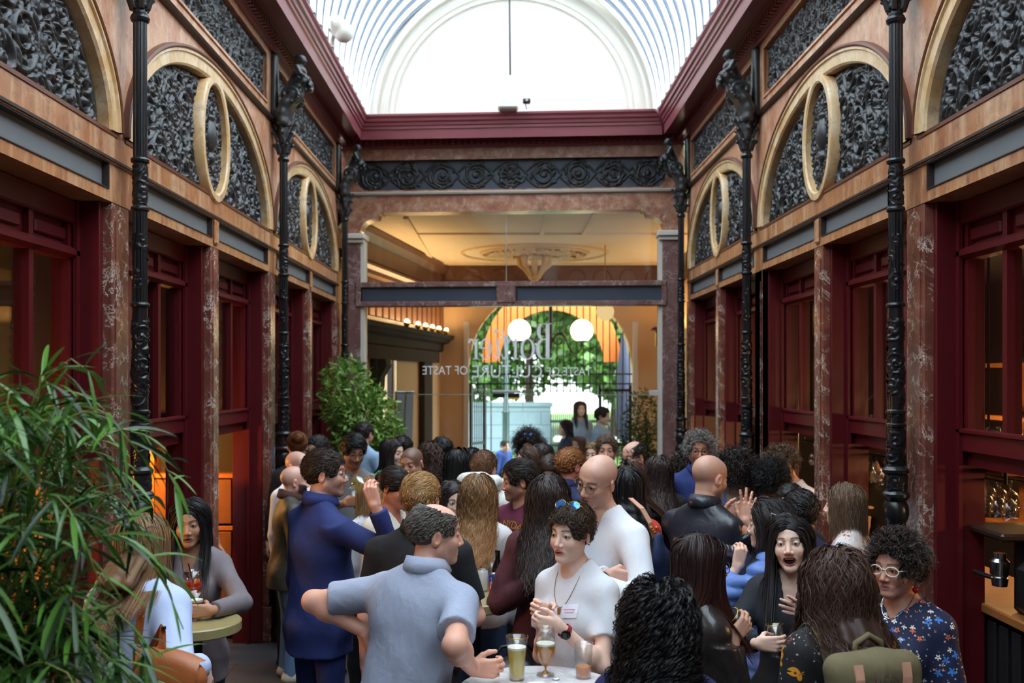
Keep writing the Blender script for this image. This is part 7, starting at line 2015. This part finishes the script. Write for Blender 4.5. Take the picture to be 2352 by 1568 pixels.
TL = px(450, 1412, 4.70); table('round olive green table at the left between two women', (TL.x, TL.y), .21, 1.10, MATS['olive_stone'], .05)
T2 = px(1092, 1385, 5.22); table('round olive green table with cans in the middle of the crowd', (T2.x, T2.y), .23, 1.10, MATS['olive_stone'], .05)
def at(x, y, z=1.1):
    d = (CAMZ - z) * F / (y - VY); v = px(x, y, d); v.z = z + .0006; return v
cup('tall pint glass of pale beer on the marble table', at(1187, 1561), PINT, .118, 'pale', .008, rim=M_GOLD)
cup('stemmed tulip glass of amber beer on the marble table', at(1253, 1551), TULIP, .118, 'amber', .007, name='tulip_glass', marks=[('BEER', .135, .012, M_RED)] if False else None)
cup('nearly empty tumbler with cloudy orange drink on the marble table', at(1340, 1556), TUMB, .045, 'orange', 0, name='tumbler')
m = MB(); m.lathe([(0, 0), (.05, 0), (.05, .0015), (0, .0015)], (0, 0, 0), 6); o = m.build('coaster', mat('paper_coaster', (236, 232, 226), .7)); o.location = at(1232, 1574); tag(o, 'white hexagonal paper coaster on the marble table edge', 'coaster')
s_ = SDF((-.03, -.03, -.004), (.03, .03, .02), .002); s_.ell((0, 0, .004), (.016, .011, .005), .002); s_.wrinkle(.002, 160.); V, Fq = s_.mesh(); o = obj('crumpled_foil', mesh_from('crumpled_foil', V, Fq), mat('foil', (226, 226, 226), .3, .6), None, at(1277, 1561)); tag(o, 'tiny crumpled foil scrap on the marble table', 'foil scrap')
# left table drinks
e = cup('wine glass of red orange spritz with straw on the left green table', at(444, 1412), WINE, .155, 'spritz', 0, name='spritz_glass', cat='glass')
m = MB(); m.tube([(.012, .0, .1), (-.02, -.012, .25)], .0035, 8); obj('straw', m.mesh('straw'), M_BLACK, e)
m = MB(); m.lathe([(0, -.004), (.022, -.004), (.022, .004), (0, .004)], (.012, .004, .152), 16, 'x'); obj('orange_slice', m.mesh('orange_slice'), mat('orange_peel', (244, 150, 40), .5), e)
c, up = held(P['blackhair'], 'L'); cup('tumbler of brown beer held on the left green table', (c.x, c.y, 1.1006), TUMB, .085, 'brown', .01)
# second table: cans, bottle, glass
def can(label, loc, mt, cap=M_STEEL, text=None):
    e = empty('drink_can', loc, R(10), label=label, cat='can')
    m = MB(); m.lathe([(.024, .0), (.027, .002), (.033, .012), (.033, .104), (.027, .115)], (0, 0, 0), 28); obj('can_body', m.mesh('can_body', sharp=50), mt, e)
    m = MB(); m.lathe([(.027, .1145), (.028, .118), (.0255, .1185), (.024, .115), (0, .114)], (0, 0, 0), 28); m.box(-.008, .008, -.016, .004, .1145, .1165); obj('can_lid', m.mesh('can_lid', True), cap, e)
    for (txt, z, size, mt2) in text or []:
        V, Fc = text_mesh(txt, size); w = V[:, 0].max() + V[:, 0].min(); a = (V[:, 0] - w / 2) / .0335; rr = .0334 + V[:, 2] * .15
        m = MB(); m.add(np.stack([rr * np.sin(a), -rr * np.cos(a), z + V[:, 1]], 1), Fc); obj('printed_name', m.mesh('printed_name'), mt2, e)
    return e
t = NT('blue_pink_can'); sp = t.n('SeparateXYZ', i_Vector=t.coord())
f_ = t.ramp(t.math('ADD', t.math('MULTIPLY', sp.outputs['X'], 9.0), t.math('MULTIPLY', sp.outputs['Z'], 7.0)), [(.2, lin((214, 40, 96))), (.32, lin((36, 62, 160)))])
MATS['blue_pink_can'] = t.pbr(f_, .25, .4)
can('blue and pink drink can with bold white lettering on the middle table', at(1137, 1369), MATS['blue_pink_can'], text=[('PICO', .062, .028, M_LET), ('BELLO', .04, .026, M_LET), ('- - - -', .018, .012, M_LET)])
can('plain white drink can on the middle table', at(1107, 1357), mat('white_can', (222, 222, 222), .3, .2))
e = empty('beer_bottle', at(1143, 1352), label='small dark brown beer bottle behind the blue can', cat='bottle')
m = MB(); m.lathe([(.028, 0), (.03, .004), (.03, .11), (.026, .13), (.013, .16), (.0125, .195), (.0145, .197), (.0145, .208), (.011, .209)], (0, 0, 0), 24); obj('bottle', m.mesh('bottle', sharp=60), mat('brown_bottle', (30, 18, 12), .12), e)
m = MB(); m.lathe([(.0303, .035), (.0303, .095)], (0, 0, 0), 24, caps=False); obj('label_band', m.mesh('label_band', True), mat('bottle_label', (60, 40, 34), .5), e)
cup('empty straight tumbler behind the cans on the middle table', at(1132, 1349), TUMB, name='tumbler')
# glasses in hands
def hold(p, side, label, prof, level=None, liq=None, foam=0, grip=.06, **k):
    c, up = held(p, side); return cup(label, c - up * grip, prof, level, liq, foam, up, **k)
hold(P['puffer'], 'L', 'empty tumbler raised by the woman in sky blue jacket', SHORT, name='tumbler')
hold(P['leathergirl'], 'Rt' if False else 'R', 'empty ribbed tumbler held by the woman in dark leather jacket', SHORT, name='tumbler', rim=M_GOLD)
e = hold(P['laugh'], 'R', 'gold rimmed glass with dark drink and lemon held by the laughing woman', TUMB, .03, 'cola', 0, name='tumbler', rim=M_GOLD)
m = MB(); m.prism([(0, 0), (.02, 0), (.017, .018), (.008, .026)], 'y', -.003, .003); o = obj('lemon_wedge', m.mesh('lemon_wedge'), mat('lemon', (232, 204, 90), .5), e); o.location = (-.01, 0, .026)
hold(P['goatee'], 'R', 'half full beer glass held by the man with goatee', TUMB, .05, 'amber', .006)
mo = Vector(px(803, 1106, P['suit'].d - .02)); hd = Vector(px(846, 1113, P['suit'].d - .12)); ax = (mo - hd).normalized()
cup('wine glass of white wine tipped to the mouth of the man in navy suit', mo - ax * .205, WINE, .15, 'wine', 0, ax, name='wine_glass')

# --- bags
def leather_bag(label):
    p = P['blonde']; e = empty('crossbody_bag', px(392, 1550, 3.48), R(-8), label=label, cat='bag')
    s_ = SDF((-.15, -.07, -.13), (.15, .07, .14), .006); s_.ell((0, 0, -.02), (.125, .042, .095), .01); s_.cone((-.08, 0, .02), (.08, 0, -.01), .045, .045, .03); V, Fq = s_.mesh(); mt = mat('cognac_leather', (168, 92, 46), .42, 0, .1, 8, .2, 120)
    obj('bag_body', mesh_from('bag_body', V, Fq, True), mt, e)
    m = MB(); V = []
    for i in range(13):
        u = -1 + i / 6
        for (y, z) in ((.03, .085), (-.02, .092), (-.05, .06), (-.054, -.02 - .05 * (1 - u * u))): V.append((u * .118 * (1 if z > .0 else .9), y, z - .02 * u * u - .018 * u))
    m.add(V, [(i * 4 + k, i * 4 + 4 + k, i * 4 + 5 + k, i * 4 + 1 + k) for i in range(12) for k in range(3)]); obj('flap', m.mesh('flap', True), mt, e)
    m = MB(); m.lathe([(0, -.004), (.011, -.004), (.011, .0), (0, .0)], (.0, -.058, -.05), 14, 'y'); obj('stud', m.mesh('stud'), M_BRASS, e)
    iv = lambda w: e.matrix_basis.inverted() @ w
    pts = [('t', .09, 0.0), ('b', .09, p.zsh - .02), ('b', .085, p.zsh - .12), ('b', .085, p.zsh - .25)]
    q = [on(p, *a) for a in pts]; Q = [p.M(a[0]) for a in q]; N_ = [p.M(a[0] + a[1]) - p.M(a[0]) for a in q]
    Q += [px(376, 1440, 3.5), px(372, 1498, 3.48)]; N_ += [Vector((0, -1, .1)), Vector((0, -1, 0))]
    m = MB(); m.strap([iv(a) for a in Q], [(iv(a + n) - iv(a)) for a, n in zip(Q, N_)], .03, .004); obj('strap', m.mesh('strap'), mt, e)
    m = MB(); m.cbox(iv(px(372, 1495, 3.47)), (.018, .006, .008)); m.cbox(iv(px(376, 1442, 3.49)), (.006, .006, .006)); obj('buckle', m.mesh('buckle'), M_BRASS, e)
leather_bag('tan leather saddle bag on a crossbody strap carried by the woman in pale blue blouse')
def backpack(p, label, rgb, z, size, strapmt, detail=True, front=None):
    hit, n = on(p, 'b', 0, z, 0); w, t_, h = size
    e = empty('backpack', p.M((0, hit.y, z)), p.root.rotation_euler.z, label=label, cat='backpack', group='backpacks')
    mt = cloth('canvas_%d' % rgb[0], rgb, .85, 150, .3, .12)
    s_ = SDF((-w - .06, -t_ * 2 - .08, -h - .06), (w + .06, .04, h + .08), .009)
    for sx in (-1, 1): s_.cone((sx * (w - .05), -t_, -h + .06), (sx * (w - .07), -t_, h - .05), .075, .06, .06)
    s_.cone((0, -t_, -h + .07), (0, -t_ * .9, h - .04), .085, .07, .05); s_.cone((-w * .7, -t_ * .9, h - .02), (w * .7, -t_ * .9, h - .02), .045, .045, .04); s_.wrinkle(.004, 18.)
    V, Fq = s_.mesh(); obj('pack_body', mesh_from('pack_body', V, Fq, True), mt, e)
    hx, hk = (0, 1.) if detail else (-.085, 1.25); m = MB(); m.tube([(hx + a * hk, -t_ * (.6 if detail else 1.5), h + b * hk - (0 if detail else .03)) for (a, b) in ((-.05, .005), (-.045, .05), (0, .075), (.045, .05), (.05, .005))], .011, 8); obj('grab_handle', m.mesh('grab_handle', True), strapmt if not detail else mt, e)
    b = BVHTree.FromPolygons([tuple(v) for v in V], [tuple(f) for f in Fq])
    if detail:
        for sx in (-1, 1):
            m = MB(); Q, N_ = [], []
            for i in range(9):
                zz = h + .0 - (2 * h - .06) * i / 8; hh, nn, _, _ = b.ray_cast(Vector((sx * w * .5, -.9, zz)), Vector((0, 1, 0)))
                if hh is not None: Q.append(hh + nn * .003); N_.append(nn)
            m.strap(Q, N_, .032, .005); st_ = obj('leather_strap', m.mesh('leather_strap'), strapmt, e)
            m = MB(); q = Q[2]; m.cbox(q + Vector((0, -.006, 0)), (.02, .003, .014)); obj('buckle', m.mesh('buckle'), M_STEEL, st_)
    for sx in (-1, 1):
        m = strap_on(p, [('b', sx * .09, z + h * .6), ('b', sx * .1, p.zsh - .03), ('t', sx * .105, -.03), ('t', sx * .105, .04), ('f', sx * .11, p.zsh - .06), ('f', sx * .12, p.zsh - .2)], .05, .008)
        mi = e.matrix_basis.inverted(); m.v = [tuple(mi @ Vector(v)) for v in m.v]; obj('shoulder_strap', m.mesh('shoulder_strap'), strapmt if not detail else mt, e)
    return e
M_TANL = mat('pale_tan_leather', (214, 160, 134), .5, 0, .1, 10); M_BURG = mat('burgundy_leather', (122, 24, 48), .4, 0, .1, 10)
backpack(P['backpackgirl'], 'olive canvas backpack with pale tan leather straps on the woman in floral dress', (112, 102, 72), 1.12, (.17, .07, .2), M_TANL)
backpack(P['curlyblack'], 'navy backpack with burgundy leather handle and straps on the nearest curly haired woman', (30, 32, 74), 1.09, (.15, .06, .2), M_BURG, False)
backpack(P['beigecurl'], 'blue grey backpack on the guest in beige coat', (58, 70, 104), 1.12, (.15, .06, .2), cloth('canvas_58', (58, 70, 104)), False)
p = P['whitetee']; e = empty('tote_bag', p.M((-.2, -.15, .96)), p.root.rotation_euler.z - R(20), label='brown and white gingham tote bag on the shoulder of the woman in white t-shirt', cat='bag')
s_ = SDF((-.2, -.09, -.26), (.2, .09, .3), .01); s_.ell((0, 0, -.06), (.15, .05, .17), .05); s_.cone((-.07, 0, .05), (.07, 0, .05), .05, .05, .08); s_.cone((0, 0, .1), (-.02, 0, .24), .05, .03, .04); s_.wrinkle(.006, 20.); V, Fq = s_.mesh()
obj('bag_body', mesh_from('bag_body', V, Fq, True), cloth('gingham', (222, 214, 206), .9, 200, .2, .06, pattern=gingham((124, 84, 70), 26)), e)
m = strap_on(p, [('b', -.13, p.zsh - .2), ('b', -.12, p.zsh - .06), ('t', -.11, -.03)], .028, .004); mi = e.matrix_basis.inverted(); m.v = [tuple(mi @ Vector(v)) for v in m.v]; obj('strap', m.mesh('strap'), MATS['gingham'], e)
p = P['orange']; e = empty('shoulder_bag', px(1520, 1280, 5.62), R(20), label='navy shoulder bag with tan strap on the woman in orange red top', cat='bag')
s_ = SDF((-.2, -.1, -.22), (.2, .1, .2), .009); s_.ell((0, 0, -.06), (.1, .05, .11), .05); s_.cone((-.06, 0, .0), (-.02, 0, .12), .06, .03, .05); s_.wrinkle(.006, 18.); V, Fq = s_.mesh(); obj('bag_body', mesh_from('bag_body', V, Fq, True), cloth('navy_bag_canvas', (38, 54, 92), .7), e)
mi = e.matrix_basis.inverted(); Q = [px(1448, 1145, 5.5), px(1474, 1168, 5.42), px(1492, 1200, 5.4), px(1502, 1232, 5.42)]
m = MB(); m.strap([mi @ q for q in Q], [Vector((.3, -1, .3))] * 4, .032, .006); obj('strap', m.mesh('strap'), M_TANL, e)
m = MB(); [m.lathe([(0, -.012), (.01, -.006), (.012, 0), (.01, .006), (0, .012)], tuple(mi @ px(1496 + 4 * k, 1212 + 5 * (k % 3), 5.38)), 8) for k in range(4)]; obj('bead_charm', m.mesh('bead_charm', True), mat('amber_beads', (190, 96, 40), .3), e)
p = P['backpackgirl']
# low bench with a black bag and a quilted black holdall in the middle
bx_ = px(1150, 1500, 4.75); m = MB()
e = empty('low_bench', (bx_.x + .08, 4.74, 0), R(10), label='low brown wooden bench under the black handbag', cat='bench')
m.bbox(-.2, .2, -.16, .16, .66, .72, .008); obj('seat', m.mesh('seat'), M_OAK, e)
for (sx, sy) in ((-1, -1), (1, -1), (1, 1), (-1, 1)): m = MB(); m.bbox(sx * .17 - .02, sx * .17 + .02, sy * .12 - .02, sy * .12 + .02, 0, .66, .004); obj('leg', m.mesh('leg'), M_OAK, e)
e = empty('handbag', (bx_.x + .08, 4.74, .72), R(15), label='black puffy handbag lying on the low bench', cat='bag')
s_ = SDF((-.24, -.14, -.01), (.24, .14, .26), .01); s_.ell((0, 0, .1), (.17, .1, .1), .03); s_.wrinkle(.006, 22.); V, Fq = s_.mesh(); obj('bag_body', mesh_from('bag_body', V, Fq, True), mat('black_leather', (20, 20, 22), .38, 0, .1, 8, .3, 30), e)
m = MB(); m.tube([(-.12, 0, .18), (-.08, 0, .25), (.04, 0, .26), (.12, 0, .18)], .009, 8); obj('handle', m.mesh('handle', True), M_BLACK, e)

# --- things worn: lettering, name tags, jewellery, watch, hair clip (parts of the person)
def decal(p, polysV, Fc, x0, z0, name, mt, lift=.004):
    """flat shapes (x, z) laid onto the front of a guest's top"""
    V = [on(p, 'f', x0 + a, z0 + b, lift)[0] for (a, b) in polysV]
    m = MB(); m.add(V, Fc); return obj(name, m.mesh(name), mt, p.root)
p = P['sunny']; word = 'SUNNYDALE'; Vs, Fs = [], []
for i, ch in enumerate(word):
    V, Fc = text_mesh(ch, .062); V = V[:, :2]; V[:, 0] -= (V[:, 0].max() + V[:, 0].min()) / 2
    a = R((4 - i) * 11.5); r_ = .17; c_, s__ = math.cos(a), math.sin(a)
    b = len(Vs); Vs += [(-(-r_ * s__ + x * c_ - y * s__ * 1.0), r_ * c_ - .17 + x * s__ + y * c_) for (x, y) in V]; Fs += [tuple(k + b for k in f) for f in Fc]
decal(p, Vs, Fs, .0, p.zsh - .075, 'lettering', mat('yellow_print', (232, 190, 40), .7))
def tagbox(p, x, z, w=.034, h=.026, rot=.1):
    c_, s__ = math.cos(rot), math.sin(rot); n_ = 4
    V = [((a * c_ - b * s__), (a * s__ + b * c_)) for a in np.linspace(-w, w, n_) for b in np.linspace(-h, h, n_)]
    Fc = [(i * n_ + k, i * n_ + n_ + k, i * n_ + n_ + 1 + k, i * n_ + 1 + k) for i in range(n_ - 1) for k in range(n_ - 1)]
    t_ = decal(p, V, Fc, x, z, 'name_tag', mat('name_sticker', (236, 232, 240), .5))
    V = []; Fc = []
    for k, (zz, ww) in enumerate(((.006, .7), (-.004, .6))):
        b = len(V); V += [((-w * ww) * c_ - zz * s__, (-w * ww) * s__ + zz * c_), ((w * ww) * c_ - zz * s__, (w * ww) * s__ + zz * c_), ((w * ww) * c_ - (zz - .003) * s__, (w * ww) * s__ + (zz - .003) * c_), ((-w * ww) * c_ - (zz - .003) * s__, (-w * ww) * s__ + (zz - .003) * c_)]; Fc.append((b, b + 1, b + 2, b + 3))
    o = decal(p, V, Fc, x, z, 'written_lines', mat('pink_ink', (214, 140, 170), .6), .006); o.parent = t_
tagbox(P['whitetee'], -.05, P['whitetee'].zsh - .1, rot=-.12); tagbox(P['sunny'], -.03, P['sunny'].zsh - .16, .03, .024); tagbox(P['whiteshirt'], .08, P['whiteshirt'].zsh - .16, .024, .02)
def necklace(p, drop, pend, mt):
    pts = []
    for i in range(19):
        a = -1 + 2 * i / 18; x = a * .07; z = p.zneck + .02 - drop * (1 - a * a) ** .8
        if abs(a) > .85: pts.append(Vector(p.nk) + Vector((a * .068, .01, .02)))
        else: pts.append(max(on(p, 'f', x, z, .003)[0], Vector((x, p.nk[1] + .055, z)), key=lambda v: v.y))
    m = MB(); m.tube(pts, .0013, 5); o = obj('necklace', m.mesh('necklace'), mt, p.root)
    m = MB(); m.cbox(pts[9] + Vector((0, .004, -.014)), (.007, .003, .013)); obj('pendant', m.mesh('pendant'), pend, o)
necklace(P['whitetee'], .19, mat('amber_pendant', (176, 110, 50), .3), M_BRASS); necklace(P['whiteglasses'], .1, M_STEEL, M_STEEL)
def watch(p, side, strapmt, face=True):
    h = p.hands[side]; S_, E_, W_ = p.arms[side]; ax = nrm(W_ - E_); c = W_ - ax * .035; b = h['R'][:, 2] - ax * (h['R'][:, 2] @ ax); b = nrm(b); s__ = np.cross(ax, b)
    m = MB(); V = []; N = 24; r = .0285 * p.hs
    for i in range(N):
        a = 2 * PI * i / N; d_ = b * math.cos(a) + s__ * math.sin(a)
        for (rr, o_) in ((r, -.009), (r + .003, -.009), (r + .003, .009), (r, .009)): V.append(c + d_ * rr + ax * o_)
    m.add(V, [(i * 4 + k, ((i + 1) % N) * 4 + k, ((i + 1) % N) * 4 + (k + 1) % 4, i * 4 + (k + 1) % 4) for i in range(N) for k in range(4)])
    o = obj('wristwatch', m.mesh('wristwatch'), strapmt, p.root)
    if face:
        m = MB(); Rm = np.stack([s__, ax, b], 1); mm = MB(); mm.lathe([(0, 0), (.019, 0), (.019, .008), (.016, .01), (0, .01)], (0, 0, 0), 24); mm.v = [tuple(Rm @ np.array(v) + c + b * r) for v in mm.v]; obj('watch_face', mm.mesh('watch_face', sharp=40), mat('watch_black', (16, 16, 18), .12), o)
watch(P['whitetee'], 'L', mat('red_band', (150, 40, 54), .6)); watch(P['leathergirl'], 'R', mat('bead_bracelet', (40, 34, 32), .3), False)
p = P['whiteglasses']
for sx in (-1, 1):
    q = Vector(p.hc + p.Rh @ (np.array((sx * .08, .0, -.05)) * p.hs)); m = MB(); m.tube([q, q - Vector((0, 0, .018))], .001, 5); m.lathe([(0, -.014), (.009, -.008), (.012, 0), (.008, .008), (0, .01)], tuple(q - Vector((0, 0, .028))), 12); obj('earring', m.mesh('earring', True), mat('cherry_red', (196, 22, 30), .25), p.root)
p = P['puffer']; q0, q1 = [Vector(p.hc + p.Rh @ (np.array(a) * p.hs)) for a in ((-.098, -.03, .062), (-.09, -.085, .045))]
m = MB(); sd = Vector((0, 0, .009)); m.tube([q0 + sd, q1 + sd * .6, q1 - sd * .6, q0 - sd, q0 + sd], .0035, 6); obj('hair_clip', m.mesh('hair_clip'), mat('mauve_clip', (170, 150, 160), .3), p.root)
p = P['hoodie']; s_ = SDF((-.22, -.26, p.zsh - .12), (.22, .14, p.zneck + .16), .009)
for i in range(13):
    a = PI + PI * i / 12; s_.ell((.115 * math.cos(a), -.03 + .13 * math.sin(a), p.zneck + .03 + .03 * math.sin(a) * -1), (.05, .05, .05), .03)
s_.ell((0, -.15, p.zneck - .01), (.13, .06, .09), .04); s_.ell((0, -.05, p.zneck + .09), (.085, .09, .08), .02, True); s_.wrinkle(.007, 16.); V, Fq = s_.mesh(); obj('hood', mesh_from('hood', V, Fq, True), MATS['white_hoodie_fleece'], p.root)
# ------------------------------------------------------------------ plants
def lance_plant(base, label, stems, n_leaf, reach, ztop, leaf, seed, cols, pot=None, width=.078):
    g = np.random.default_rng(seed); e = empty('potted_bamboo', base, label=label, cat='plant')
    V_, F_, C_ = [], [], []; nv = 0; sm = MB()
    for k in range(stems):
        az = g.uniform(0, 2 * PI); r = reach * g.uniform(.25, 1.0) ** .8; zt = ztop * g.uniform(.42, 1.0); z0 = g.uniform(.25, .6) * zt
        out = np.array((math.cos(az), math.sin(az), 0)); b0 = np.array((.1 * math.cos(az), .1 * math.sin(az), .45)); droop = g.uniform(.35, .95) * r * 1.5
        pts = []
        for i in range(15):
            t_ = i / 14; rad = r * (t_ ** 1.5); z = .45 + (zt - .45) * (1 - (1 - t_) ** 1.9) - droop * max(0, t_ - .55) ** 2 * 3.2
            pts.append(b0 + out * rad + np.array((0, 0, z - .45)) + g.normal(size=3) * .008)
        pts = np.array(pts); sm.tube([tuple(q) for q in pts], list(np.linspace(.006, .0014, 15)), 5)
        for j in range(n_leaf):
            u = g.uniform(.3, 1.0); f = u * 14; i = min(int(f), 13); q = pts[i] + (pts[i + 1] - pts[i]) * (f - i)
            tg = nrm(pts[i + 1] - pts[i]); sd = nrm(np.cross(tg, (0, 0, 1)) + g.normal(size=3) * .25) * g.choice([-1, 1])
            d = nrm(tg * .65 + sd * .75 + np.array((0, 0, .1)) + g.normal(size=3) * .2); L = leaf * g.uniform(.6, 1.25); w = L * width * g.uniform(.85, 1.2)
            nrmv = nrm(np.cross(d, np.cross((0, 0, 1), d)) + g.normal(size=3) * .3); sv = np.cross(d, nrmv); bend = g.uniform(.5, 1.3); p_ = q.copy(); dd = d.copy(); rows = []
            S = 6
            for s_ in range(S + 1):
                t_ = s_ / S; ww = w * (math.sin(PI * min(1, t_ * .93 + .07)) ** .7) * (1 if s_ < S else 0)
                rows.append((p_ - sv * ww * .5, p_ - nrmv * ww * .12, p_ + sv * ww * .5)); dd = nrm(dd + np.array((0, 0, -bend / S * .9))); p_ = p_ + dd * L / S
            V_.append(np.array(rows).reshape(-1, 3)); idx = []
            for s_ in range(S):
                a = nv + s_ * 3
                idx += [(a, a + 1, a + 4, a + 3), (a + 1, a + 2, a + 5, a + 4)]
            F_ += idx; nv += (S + 1) * 3; v = g.uniform(0, 1) ** 1.4; C_.append(np.full(((S + 1) * 3, 3), v))
    me = mesh_from('foliage', np.concatenate(V_), np.array(F_, np.int32), True); set_col(me, np.concatenate(C_)); obj('foliage', me, leaf_mat('lance_leaf', *cols, .32, .22), e)
    obj('stems', sm.mesh('stems', True), mat('green_stem', (112, 120, 52), .5), e)
    if pot:
        m = MB(); m.lathe([(pot * .75, 0), (pot, .42), (pot + .02, .43), (pot + .02, .47), (pot - .02, .47), (pot - .03, .4), (0, .4)], (0, 0, 0), 28); obj('pot', m.mesh('pot', sharp=40), mat('dark_pot', (46, 42, 40), .6), e)
    return e
lance_plant((-1.41, 2.42, 0), 'large leafy willow leaved potted plant filling the lower left foreground', 215, 44, .53, 2.38, .155, 5, ((24, 50, 20), (96, 146, 54)), .2)
def bushy(name, base, label, blobs, n, size, cols, seed, pot=.2, asp=.35):
    e = empty(name, base, label=label, cat='plant', group='potted shrubs by the partition')
    leaf_cloud('foliage', blobs, n, size, leaf_mat('leaf_%d' % seed, *cols, .45, .3), e, seed, asp, .25)
    m = MB(); g = np.random.default_rng(seed)
    for k in range(9):
        b = blobs[k % len(blobs)][0]; m.tube([(0, 0, .4), (b[0] * .5 + g.normal() * .05, b[1] * .5, b[2] * .6), (b[0] + g.normal() * .06, b[1], b[2] + .1)], [.014, .01, .004], 6)
    obj('stems', m.mesh('stems', True), M_BARK, e)
    m = MB(); m.lathe([(pot * .75, 0), (pot, .42), (pot + .02, .45), (pot - .02, .45), (pot - .03, .4), (0, .4)], (0, 0, 0), 24); obj('pot', m.mesh('pot', sharp=40), MATS['dark_pot'], e)
    return e
bushy('potted_shrub', (-1.62, 10.95, 0), 'tall bushy light green shrub left of the glass partition', [((-.12, 0, 2.05), (.3, .3, .42)), ((.1, 0, 1.75), (.38, .32, .4)), ((-.05, 0, 1.35), (.36, .32, .4)), ((.32, -.05, 1.55), (.2, .2, .25)), ((-.1, 0, .9), (.3, .3, .4))], 5200, .085, ((64, 112, 40), (160, 190, 92)), 31)
bushy('potted_shrub', (1.82, 13.1, 0), 'dark feathery green shrub behind the glass at the right', [((0, 0, 1.7), (.25, .25, .4)), ((-.05, 0, 1.3), (.27, .25, .4)), ((.1, 0, .9), (.25, .25, .4))], 3000, .07, ((44, 62, 28), (96, 118, 52)), 32, .18, .25)
